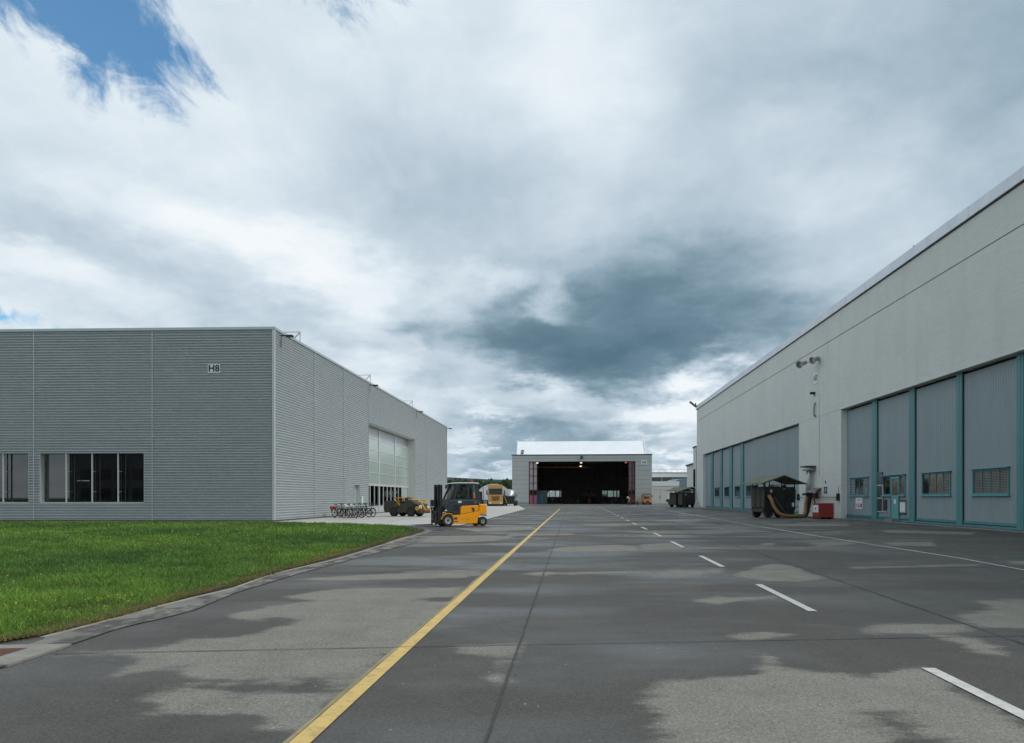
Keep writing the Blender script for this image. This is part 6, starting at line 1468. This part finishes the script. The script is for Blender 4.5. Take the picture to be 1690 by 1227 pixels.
for (u, v), a, c, e, lab in (((559, 855.2), -40, 'dk', 'red', 'dark bicycle with a red pannier, first from the hangar corner'),
                            ((569, 854.9), -36, 'rd', None, 'red framed bicycle, second from the hangar corner'),
                            ((580, 855.9), -48, 'lt', 'case', 'pale bicycle with a light box on its rack, near the middle of the row'),
                            ((589, 855.4), -44, 'bl', 'case', 'blue grey bicycle with a white box, right of the pale one'),
                            ((599, 854.2), -32, 'dk', None, 'dark bicycle just left of the last one in the row'),
                            ((607, 853.8), -38, 'dk', 'basket', 'dark bicycle with a wire basket, last in the row by the gate')):
    p = G(u, v); bicycle((p[0], p[1] + 0.2, 0.006), rad(a), lab, bk_cols[c], e, rad(R.uniform(4, 8)))

# ================================================================== GROUND HEATER CARTS
def cart():
    r = thing('heater_cart', 'dark olive generator cart with a gabled roof and tan hose beside the concrete wall', 'cart', (18.71, 52.06, 0), rad(20), 'gabled generator carts beside the concrete hangar')
    hx_, hy_ = 1.33, 0.73
    MB().box(-hx_, hx_, -hy_, hy_, 0.50, 2.18).build('body', 'olive_dark', r, bevel=0.03)
    # left end: ribbed olive panels
    for k, (a, b2) in enumerate(((-0.70, -0.30), (-0.24, 0.22), (0.28, 0.70))):
        MB().box(-hx_ - 0.035, -hx_, a, b2, 0.72, 2.10).build('end_panel', 'olive', r, bevel=0.01)
    MB().box(-hx_ - 0.06, -hx_ - 0.0, -0.6, 0.6, 0.42, 0.62).build('end_bumper', 'olive', r, bevel=0.01)
    # front: hatch, panels and louvres
    MB().box(-1.18, -0.55, -hy_ - 0.02, -hy_ + 0.0, 0.62, 1.62).build('hose_hatch', 'black', r)
    for a, b2, z0, z1 in ((-0.42, 0.30, 0.6, 1.95), (0.36, 1.26, 1.15, 1.95), (0.36, 1.26, 0.62, 1.08)): MB().box(a, b2, -hy_ - 0.035, -hy_, z0, z1).build('front_panel', 'olive_dark', r, bevel=0.012)
    lv = MB()
    for k in range(9): lv.box(0.44, 1.18, -hy_ - 0.055, -hy_ - 0.03, 1.22 + 0.075 * k, 1.25 + 0.075 * k)
    stuff(lv.build('louvres', 'olive_dark', r))
    MB().cyl((-0.82, -hy_ - 0.03, 1.88), (-0.82, -hy_ - 0.04, 1.88), 0.10, n=18).build('round_sign', 'signwhite', r); MB().ring((-0.82, -hy_ - 0.042, 1.88), [(0.045, -0.002), (0.065, -0.002), (0.065, 0.002), (0.045, 0.002)], 16).build('sign_ring', 'maroon', r)
    MB().box(0.98, 1.16, -hy_ - 0.045, -hy_ - 0.036, 0.78, 1.06).build('label_plate', 'signwhite', r); MB().box(0.2, 0.38, -hy_ - 0.045, -hy_ - 0.036, 2.02, 2.06).build('label_plate', 'yellow2', r)
    MB().box(hx_, hx_ + 0.16, -0.6, -0.2, 1.3, 1.95).build('side_box', 'rust', r, bevel=0.02)
    MB().bar((hx_ - 0.1, -hy_ - 0.02, 0.75), (hx_ + 0.18, -hy_ - 0.05, 0.75), 0.05).build('drawbar', 'dark_steel', r)
    # things on top
    MB().cyl((-0.7, 0.1, 2.18), (-0.7, 0.1, 2.42), 0.09, n=12).build('exhaust', 'steel', r); MB().box(-0.3, 0.25, -0.4, 0.2, 2.18, 2.34).build('tank', 'paleblock', r, bevel=0.04); MB().box(0.5, 0.7, -0.5, -0.3, 2.18, 2.32).build('filler', 'black', r)
    # roof
    hy2 = 1.15; ez, pz, ex = 2.42, 3.0, 1.95
    for s in (-1, 1):
        MB().add([(0, -hy2, pz), (0, hy2, pz), (s * ex, hy2, ez), (s * ex, -hy2, ez), (0, -hy2, pz - 0.05), (0, hy2, pz - 0.05), (s * ex, hy2, ez - 0.05), (s * ex, -hy2, ez - 0.05)], [(0, 1, 2, 3), (4, 7, 6, 5), (0, 3, 7, 4), (1, 5, 6, 2), (3, 2, 6, 7)]).build('roof_sheet', 'canvas', r)
        MB().bar((0, -hy2, pz - 0.06), (s * ex, -hy2, ez - 0.06), 0.04, 0.06).build('gable_rail', 'olive', r)
    for x in (-1.28, -0.9, 1.28):
        for y_ in (-0.68, 0.68): MB().bar((x, y_, 2.1), (x, y_, ez - 0.05 + (ex - abs(x)) * (pz - ez) / ex), 0.05).build('roof_post', 'olive_dark', r)
    for x in (-0.95, 0.95):
        for y_, s in ((-0.62, -1), (0.62, 1)): wheel(r, (x, y_, 0.33), 0.33, 0.24, 0.16, s, rm_='olive_dark')
    # wheel frame
    MB().box(-1.2, 1.2, -0.4, 0.4, 0.34, 0.50).build('underframe', 'dark_steel', r)
    return r
c1_ = cart()
c2_ = clone(c1_, (26.0, 107.0, 0), rad(12), 'farther dark cart with a gabled roof, just behind the white triangular stand')
c3_ = clone(c1_, (25.2, 109.5, 0), rad(32), 'farthest dark gabled cart, partly behind the other far cart')
# second hose (dark) and the tan hose
hs = thing('duct_hose', 'thick tan duct hose looping on the ground from cart to wall pipes', 'hose', (19.5, 50.9, 0))
def rel(pts, o): return [(x - o[0], y_ - o[1], z - o[2]) for x, y_, z in pts]
def spline(pts, n=10):
    out = []; P = [Vector(p) for p in pts]; P = [P[0]] + P + [P[-1]]
    for i in range(1, len(P) - 2):
        for k in range(n):
            t = k / n; a, b3, c, d = P[i - 1], P[i], P[i + 1], P[i + 2]
            out.append(0.5 * ((2 * b3) + (c - a) * t + (2 * a - 5 * b3 + 4 * c - d) * t * t + (-a + 3 * b3 - 3 * c + d) * t ** 3))
    out.append(P[-2]); return out
endp = Vector(W(w3(1341.2), 0.38, 1.62))
hp1 = [(17.95, 50.80, 1.55), (18.00, 50.45, 1.25), (18.15, 50.30, 0.75), (18.5, 50.15, 0.28), (19.2, 50.3, 0.13), (20.0, 51.0, 0.12), (20.9, 52.2, 0.13), (21.6, 53.6, 0.35), (22.0, 54.5, 0.9), tuple(endp)]
sp1 = spline(hp1, 14)
MB().tube(rel([tuple(p) for p in sp1], (19.5, 50.9, 0)), [0.112 + 0.012 * (i % 2) for i in range(len(sp1))], 12).build('hose', 'hose', hs, smooth=True)
MB().ring((17.95 - 19.5, 50.82 - 50.9, 1.6), [(0.11, -0.06), (0.15, -0.06), (0.15, 0.06), (0.11, 0.06)], 14).build('coupling', 'dark_steel', hs)
hs2 = thing('duct_hose', 'black duct hose lying on the ground behind the tan one', 'hose', (19.5, 50.9, 0))
hp2 = [(18.35, 50.95, 1.45), (18.5, 50.6, 1.0), (18.9, 50.5, 0.4), (19.5, 50.75, 0.13), (20.4, 51.7, 0.12), (21.3, 53.0, 0.12), (22.1, 54.4, 0.3), tuple(Vector(W(w3(1342.5), 0.2, 1.60)))]
sp2 = spline(hp2, 12)
MB().tube(rel([tuple(p) for p in sp2], (19.5, 50.9, 0)), [0.12 + 0.012 * (i % 2) for i in range(len(sp2))], 12).build('hose', 'black', hs2, smooth=True)

# red crate
rc0 = G(1351.5, 857.4)
rc = thing('red_crate', 'red slatted crate with a white notice standing against the concrete wall', 'crate', (rc0[0], rc0[1], 0), rad(3))
CW, CD, CH = 1.02, 0.9, 1.08
MB().box(0.03, CW - 0.03, 0.03, CD, 0.14, CH - 0.03).build('crate_body', 'maroon', rc, bevel=0.01)
for k in range(8):
    z = 0.14 + k * 0.118
    MB().box(0, CW, -0.02, 0.03, z, z + 0.085).build('slat', 'red', rc, bevel=0.006); 
    MB().box(-0.02, 0.03, 0.0, CD, z, z + 0.085).build('slat', 'red', rc, bevel=0.006)
for x in (0.05, 0.45, 0.85):
    MB().box(x, x + 0.12, 0.0, CD, 0.0, 0.14).build('skid', 'maroon', rc)
MB().box(-0.035, -0.02, 0.02, CD - 0.1, 0.45, 0.93).build('notice', 'signwhite', rc); MB().cyl((-0.04, 0.4, 0.68), (-0.036, 0.4, 0.68), 0.07, n=12).build('printed_figure', 'print', rc)
# warning triangle sign
ws = thing('warning_stand', 'white triangular warning stand on the apron before the far cart', 'sign', (G(1149, 838.6)[0], 100.5, 0), rad(-5))
MB().prism([(-0.55, 0.08), (0.55, 0.08), (0.05, 1.22), (-0.05, 1.22)], -0.02, 0.02).build('triangle_board', 'signwhite', ws)
MB().prism([(-0.28, 0.25), (0.28, 0.25), (0.0, 0.85)], -0.03, -0.022).build('printed_triangle', 'steel', ws); MB().prism([(-0.2, 0.3), (0.2, 0.3), (0.0, 0.72)], -0.036, -0.031).build('printed_inner', 'signwhite', ws)
MB().bar((0.0, 0.02, 1.2), (0.1, 0.5, 0.0), 0.04).build('leg', 'red', ws); MB().box(-0.6, 0.6, -0.04, 0.04, 0, 0.08).build('foot_rail', 'red', ws)

# ================================================================== ORANGE TUG AND CARTS NEAR HANGAR
def small_tug(u, d_, s, label):
    r = thing('small_tug', label, 'tug', hp(wx(u, -d_), -d_, 0.0), rzH)
    r.scale = (s,) * 3
    MB().box(-0.72, 0.72, -1.2, 1.2, 0.35, 1.05).build('body', 'orange', r, bevel=0.05); MB().box(-0.6, 0.6, -1.24, -1.2, 0.45, 0.65).build('front_grille', 'dark_steel', r)
    for x in (-0.66, 0.66): MB().bar((x, -0.7, 1.05), (x, -0.55, 1.85), 0.09).build('screen_post', 'orange', r); MB().bar((x, 0.9, 1.05), (x, 0.9, 1.85), 0.09).build('roof_post', 'orange', r)
    MB().box(-0.75, 0.75, -0.7, 1.0, 1.85, 1.95).build('roof', 'maroon', r, bevel=0.02); MB().box(-0.62, 0.62, -0.62, -0.60, 1.1, 1.82).build('windscreen', 'glass', r)
    MB().box(-0.55, 0.55, 0.3, 0.8, 1.0, 1.5).build('seat', 'black', r, bevel=0.04)
    for x, sd2 in ((-0.62, -1), (0.62, 1)):
        for y_ in (-0.8, 0.8): wheel(r, (x, y_, 0.3), 0.3, 0.2, 0.15, sd2, axis='x')
        MB().bar((x, -0.7, 1.5), (x * 1.45, -0.75, 1.55), 0.03).box(x * 1.5 - 0.08, x * 1.5 + 0.08, -0.78, -0.74, 1.42, 1.70).build('mirror', 'black', r)
        MB().cyl((x * 0.7, -1.2, 0.62), (x * 0.7, -1.27, 0.62), 0.12, n=12).build('headlight', 'lampglass', r)
    return r
small_tug(1067.5, 1.8, 1.12, 'small orange roofed tug parked before the right side of the open hangar')
yc = thing('yellow_trolley', 'yellow wheeled equipment trolley with tall side wheels right of the hangar doorway', 'trolley', hp(wx(1045, -1.6), -1.6, 0), rzH)
MB().box(-0.75, 0.75, -0.5, 0.5, 0.45, 0.6).box(-0.4, 0.4, -0.4, 0.4, 0.6, 1.1).build('deck', 'olive', yc)
for s in (-1, 1):
    MB().bar((s * 0.85, -0.4, 0.4), (s * 0.85, 0.1, 1.55), 0.12).bar((s * 0.85, 0.5, 0.4), (s * 0.85, 0.1, 1.55), 0.12).bar((s * 0.85, -0.4, 0.9), (s * 0.85, 0.5, 0.9), 0.10).build('side_frame', 'yellow2', yc)
    for y_ in (-0.4, 0.5): wheel(yc, (s * 0.9, y_, 0.3), 0.3, 0.18, 0.15, s, axis='x', rm_='orange')
    MB().cyl((s * 0.7, -0.55, 1.2), (s * 0.7, -0.62, 1.2), 0.14, n=12).build('reflector', 'orange', yc)

# ================================================================== TRUCK AND TRAILERS
trk = thing('tanker_truck', 'ochre tractor truck facing the camera with a grey tank trailer', 'truck', (-2.75, 121.5, 0), rad(3))
cabw = 1.22
cb_ = MB(); cb_.box(-cabw, cabw, 0, 2.1, 0.62, 3.55); cbo = cb_.build('cab', 'brown_truck', trk, bevel=0.05)
MB().add([(-1.05, 0.05, 2.95), (1.05, 0.05, 2.95), (1.05, 0.75, 3.58), (-1.05, 0.75, 3.58), (-1.05, 2.0, 2.95), (1.05, 2.0, 2.95), (1.05, 2.0, 3.62), (-1.05, 2.0, 3.62)], [(0, 1, 2, 3), (3, 2, 6, 7), (0, 3, 7, 4), (1, 5, 6, 2), (4, 7, 6, 5)]).build('roof_deflector', mat('dark_ochre_paint', (0.30, 0.17, 0.06), 0.5), cbo)
MB().box(-1.08, 1.08, -0.04, 0.0, 1.95, 2.72).build('windscreen', 'pane_dark', cbo, bevel=0.01); MB().box(-1.12, 1.12, -0.22, 0.0, 2.72, 2.92).build('sun_visor', 'dark_steel', cbo, bevel=0.02)
for k in range(4): MB().box(-0.72 + 0.04 * k, 0.72 - 0.04 * k, -0.03, 0.0, 1.52 - 0.19 * k, 1.62 - 0.19 * k).build('grille_slot', 'black', cbo)
MB().box(-cabw, cabw, -0.15, 0.3, 0.35, 0.78).build('bumper', 'brown_truck', cbo, bevel=0.05)
for s in (-1, 1):
    MB().box(s * 0.72, s * 1.08, -0.17, -0.15, 0.45, 0.65).build('headlight', 'lampglass', cbo); MB().bar((s * 1.2, 0.1, 2.6), (s * 1.45, 0.0, 2.6), 0.05).box(s * 1.38, s * 1.55, -0.05, 0.05, 1.95, 2.65).build('mirror', 'black', cbo)
    MB().box(s * cabw - 0.01 * s, s * (cabw + 0.01), 0.5, 1.5, 1.95, 2.7).build('side_window', 'pane_dark', cbo)
    for y_, q in ((0.9, 1), (4.2, 1), (9.5, 1), (10.8, 1)): wheel(trk, (s * 1.05, y_, 0.5), 0.5, 0.32, 0.28, s, axis='x')
MB().box(-0.9, 0.9, 0.3, 12.0, 0.6, 0.85).build('chassis', 'dark_steel', trk)
MB().box(-1.15, 1.15, -0.1, 0.1, 0.1, 0.35).build('underrun_bar', 'black', trk)
tk = MB(); tk.ring((0.0, 7.6, 2.15), [(0.0, -4.6), (1.0, -4.5), (1.18, -4.1), (1.18, 4.1), (1.0, 4.5), (0, 4.6)], 24, 'y'); tk.build('tank', mat('grey_tank_steel', (0.30, 0.31, 0.33), 0.35, 0.5, 0.1, 1), trk, smooth=True)
for k in range(4): MB().cyl((0, 4.5 + 2.0 * k, 3.3), (0, 4.5 + 2.0 * k, 3.45), 0.28, n=12).build('manhole', 'steel', trk)
t2 = thing('tank_trailer', 'grey silver tank trailer standing right of the ochre truck', 'trailer', (-0.55, 125.5, 0), rad(-4))
MB().ring((0.0, 3.6, 1.9), [(0.0, -3.8), (0.85, -3.6), (1.0, -3.2), (1.0, 3.2), (0.85, 3.6), (0, 3.8)], 22, 'y').build('tank', mat('silver_tank', (0.42, 0.44, 0.46), 0.3, 0.6, 0.1, 1), t2, smooth=True)
MB().box(-0.9, 0.9, 0.2, 7.2, 0.7, 0.95).box(-1.0, 1.0, -0.3, 0.2, 0.4, 1.7).build('chassis', 'dark_steel', t2)
for s in (-1, 1):
    for y_ in (0.8, 5.6, 6.7): wheel(t2, (s * 0.95, y_, 0.45), 0.45, 0.3, 0.26, s, axis='x', rm_='steel')
MB().bar((-0.7, -0.35, 1.6), (-0.3, -0.35, 0.5), 0.06).build('hose_pipe', 'lampglass', t2)
t3 = thing('flatbed_trailer', 'dark stake trailer with grey posts left of the ochre truck', 'trailer', (-5.9, 125.0, 0), rad(2))
MB().box(-1.0, 1.0, 0, 6, 0.8, 1.0).build('bed', 'dark_steel', t3)
for y_ in (0.1, 2, 4, 5.9):
    for s in (-1, 1): MB().bar((s * 0.95, y_, 1.0), (s * 0.95, y_, 3.1), 0.12).build('stake', 'steel', t3)
MB().box(-0.75, 0.75, 0.4, 5.5, 1.0, 2.5).build('load', 'olive_dark', t3, bevel=0.1); MB().box(-0.9, -0.2, -0.15, 0.4, 1.3, 2.4).build('front_crate', 'steel', t3)
for s in (-1, 1):
    for y_ in (0.8, 5.0): wheel(t3, (s * 0.85, y_, 0.42), 0.42, 0.28, 0.24, s, axis='x', rm_='steel')
t4 = thing('dark_flatbed', 'low dark trailer standing before the pale building right of the open hangar', 'trailer', (G(1104, 834)[0] * 1.12, 148, 0), rad(8))
MB().box(-2.2, 2.2, -1.0, 1.0, 0.55, 1.15).build('bed', 'olive_dark', t4, bevel=0.03)
for x in (-1.5, 1.5):
    for s in (-1, 1): wheel(t4, (x, s * 0.85, 0.33), 0.33, 0.22, 0.16, s)

# ================================================================== TENTS
def tent(x, y_, r_, ln, label):
    r = thing('fabric_shelter', label, 'tent', (x, y_, 0), 0, 'white arched fabric shelters behind the open hangar')
    n = 16; base = 1.3
    pts = [(-r_, 0.0), (-r_, base)] + [(-r_ * math.cos(PI * k / n), base + (r_ * 0.8) * math.sin(PI * k / n)) for k in range(1, n)] + [(r_, base), (r_, 0.0)]
    sh = MB()
    vs = [(a, 0, b3) for a, b3 in pts] + [(a, ln, b3) for a, b3 in pts]; q = len(pts)
    sh.add(vs, [(i, i + 1, q + i + 1, q + i) for i in range(q - 1)]); sh.build('shell', 'tent', r, fix=False)
    f = MB(); f.prism([p for p in pts], 0.02, 0.06); f.build('end_wall', 'tent', r)
    MB().prism([(-r_ - 0.05, 0), (r_ + 0.05, 0), (r_ + 0.05, 0.9), (-r_ - 0.05, 0.9)], -0.05, 0.0).build('base_band', 'steel', r)
    for k in range(5):
        y2 = ln * k / 4; MB().tube([(a * 1.003, y2 if k else -0.03, b3 * 1.004) for a, b3 in pts], 0.04, 6).build('rib', 'white', r)
    return r
tent(-5.2, 205, 5.0, 16, 'white arched shelter left of the ochre truck'); tent(4.6, 207, 5.2, 16, 'white arched shelter just left of the open hangar'); tent(16.5, 212, 5.6, 16, 'white arched shelter seen through the left rear windows of the hangar')
tent(40.0, 222, 6.0, 16, 'white arched shelter seen through the right rear windows of the hangar')

# ================================================================== BACKGROUND BUILDINGS
lb = thing('long_hall', 'long pale hall with a band of windows under its flat roof behind the open hangar', 'building', (55, 232, 0))
MB().box(-22, 30, 0, 20, 0, 9.1).build('wall', 'paleblock', lb); MB().box(-22.3, 30.3, -0.5, 20.5, 8.0, 9.3).build('roof_fascia', 'white', lb); MB().box(-22.2, 30.2, -0.6, 0, 9.3, 9.5).build('roof_edge', 'dark_steel', lb)
for k in range(14): MB().box(-21.5 + 3.6 * k, -18.1 + 3.6 * k, -0.12, 0.0, 6.4, 7.95).build('window', 'pane_grey', lb)
rl = MB()
for k in range(26): rl.bar((-22 + 2 * k, 0.3, 9.5), (-22 + 2 * k, 0.3, 10.5), 0.06)
rl.bar((-22, 0.3, 10.5), (28, 0.3, 10.5), 0.06); rl.build('roof_railing', 'steel', lb)
wb = thing('white_block', 'low white building with a pale double door right of the open hangar', 'building', (34.0, 172, 0))
MB().box(-2, 5.4, 0, 8, 0, 5.0).build('wall', 'white', wb); MB().box(-2.1, 5.5, -0.3, 8.1, 4.2, 5.3).build('roof_band', 'white', wb)
for x in (-0.6, 1.15): MB().box(x, x + 1.7, -0.08, 0.0, 0.05, 3.6).build('door', 'paleblock', wb)
MB().box(0.95, 1.05, -0.16, -0.08, 1.2, 1.9).build('handle', 'dark_steel', wb)
tsd = thing('arched_shed', 'blue grey corrugated shed with a rounded roof left of the concrete hangar end', 'shed', (45.2, 190, 0))
pts = [(-3.1, 0), (-3.1, 4.6)] + [(-3.1 * math.cos(PI * k / 12), 4.6 + 1.9 * math.sin(PI * k / 12) ** 0.8) for k in range(1, 12)] + [(3.1, 4.6), (3.1, 0)]
MB().prism(pts, 0, 12).build('shell', 'shed', tsd)
rb_ = MB()
for k in range(14): x = -2.9 + k * 0.44; h = 4.6 + 1.9 * max(0, 1 - (x / 3.1) ** 2) ** 0.5; rb_.box(x, x + 0.12, -0.06, 0, 0.1, h - 0.1)
rb_.build('front_ribs', 'shed', tsd)

# building behind the camera, seen reflected in the dark front windows
ob = thing('office_block', 'grey two-storey office block standing across the lawn behind the viewpoint', 'building', (-40, -38, 0))
og = mat('grey_render_wall', (0.16, 0.165, 0.17), 0.8, 0, 0.1, 0.3)
MB().box(-45, 28, -14, 0, 0, 9.5).build('wall', og, ob)
for zf in (1.2, 4.6):
    for k in range(22): MB().box(-43 + 3.2 * k, -40.6 + 3.2 * k, 0, 0.06, zf, zf + 1.9).build('window', 'pane_grey', ob)
MB().box(-45.3, 28.3, -14.3, 0.4, 9.5, 10.0).build('roof_edge', 'steel', ob)

# ================================================================== TREES AND HILLS
M['conifer'] = mat('far_conifer_foliage', (0.026, 0.045, 0.028), 0.9, 0, 0.4, 0.3, spec=0.05)
M['broad'] = mat('far_broadleaf_foliage', (0.042, 0.062, 0.026), 0.9, 0, 0.4, 0.3, spec=0.05)
cf, bf = MB(), MB()
rt = random.Random(11)
for i in range(1100):
    x = rt.uniform(-170, 260); y_ = rt.uniform(400, 470)
    if rt.random() < 0.45:
        h = rt.uniform(10.5, 13); 
        for k in range(6):
            zb = h * (0.08 + 0.15 * k); zt = min(h, zb + h * 0.30); r_ = (2.4 - 0.36 * k) * rt.uniform(0.75, 1.1); n = 8
            ring_ = [(x + r_ * rt.uniform(0.65, 1.15) * math.cos(2 * PI * q / n), y_ + r_ * math.sin(2 * PI * q / n), zb + rt.uniform(-0.4, 0.4)) for q in range(n)]
            cf.add(ring_ + [(x + rt.uniform(-.2, .2), y_, zt)], [(q, (q + 1) % n, n) for q in range(n)])
    else:
        h = rt.uniform(10.0, 12.8)
        for k in range(45):
            a = rt.uniform(0, 2 * PI); rr = rt.random() ** 0.5 * 3.6; zz = h * 0.55 + rt.uniform(-1, 1) * h * 0.42
            c = Vector((x + rr * math.cos(a) * (1 - abs(zz / h - 0.55)), y_ + rr * math.sin(a) * 0.8, zz)); s_ = rt.uniform(0.5, 1.1)
            u_ = Vector((rt.uniform(-1, 1), rt.uniform(-1, 1), rt.uniform(-1, 1))).normalized(); v_ = u_.orthogonal().normalized()
            bf.add([c - u_ * s_, c + v_ * s_, c + u_ * s_, c - v_ * s_], [(0, 1, 2, 3)])
stuff(cf.build('conifer_forest', 'conifer', fix=False)); stuff(bf.build('broadleaf_forest', 'broad', fix=False))
for nm, yb, z0, amp, seed, mt in (('near_hill', 1500, 26, 9, 3, mat('wooded_hill', (0.035, 0.055, 0.032), 0.95, 0, 0.3, 0.02, spec=0.05)), ('far_hill', 3600, 92, 24, 8, mat('distant_wooded_hill', (0.04, 0.06, 0.045), 0.95, 0, 0.2, 0.01, spec=0.05))):
    hm_ = MB(); nxh = 160; vs = []
    for i in range(nxh + 1):
        x = -yb * 0.9 + 1.9 * yb * i / nxh
        z = z0 + amp * (mnoise.noise(Vector((x / yb * 3.0, seed, 0))) + 0.5 * mnoise.noise(Vector((x / yb * 9, seed, 3))) + 0.10 * mnoise.noise(Vector((x / yb * 90, seed, 7))))
        vs += [(x, yb - 400, -1), (x, yb - 150, z * 0.7), (x, yb, z), (x, yb + 500, -1)]
    hm_.add(vs, [(4 * i + k, 4 * i + 4 + k, 4 * i + 5 + k, 4 * i + 1 + k) for i in range(nxh) for k in range(3)])
    structure(hm_.build(nm, mt, fix=False))

# ================================================================== AIR
HAZE = True
if HAZE:
    hz = MB().box(-4300, 4300, -60, 4700, -1.0, 150.0).build('haze', None)
    m = bpy.data.materials.new('thin_haze'); m.use_nodes = True
    t = m.node_tree; t.nodes.clear(); o_ = t.nodes.new('ShaderNodeOutputMaterial'); pv = t.nodes.new('ShaderNodeVolumePrincipled')
    pv.inputs['Color'].default_value = (0.80, 0.88, 0.95, 1); pv.inputs['Density'].default_value = 0.000012; pv.inputs['Anisotropy'].default_value = 0.2
    t.links.new(pv.outputs[0], o_.inputs['Volume']); hz.data.materials.append(m); stuff(hz)
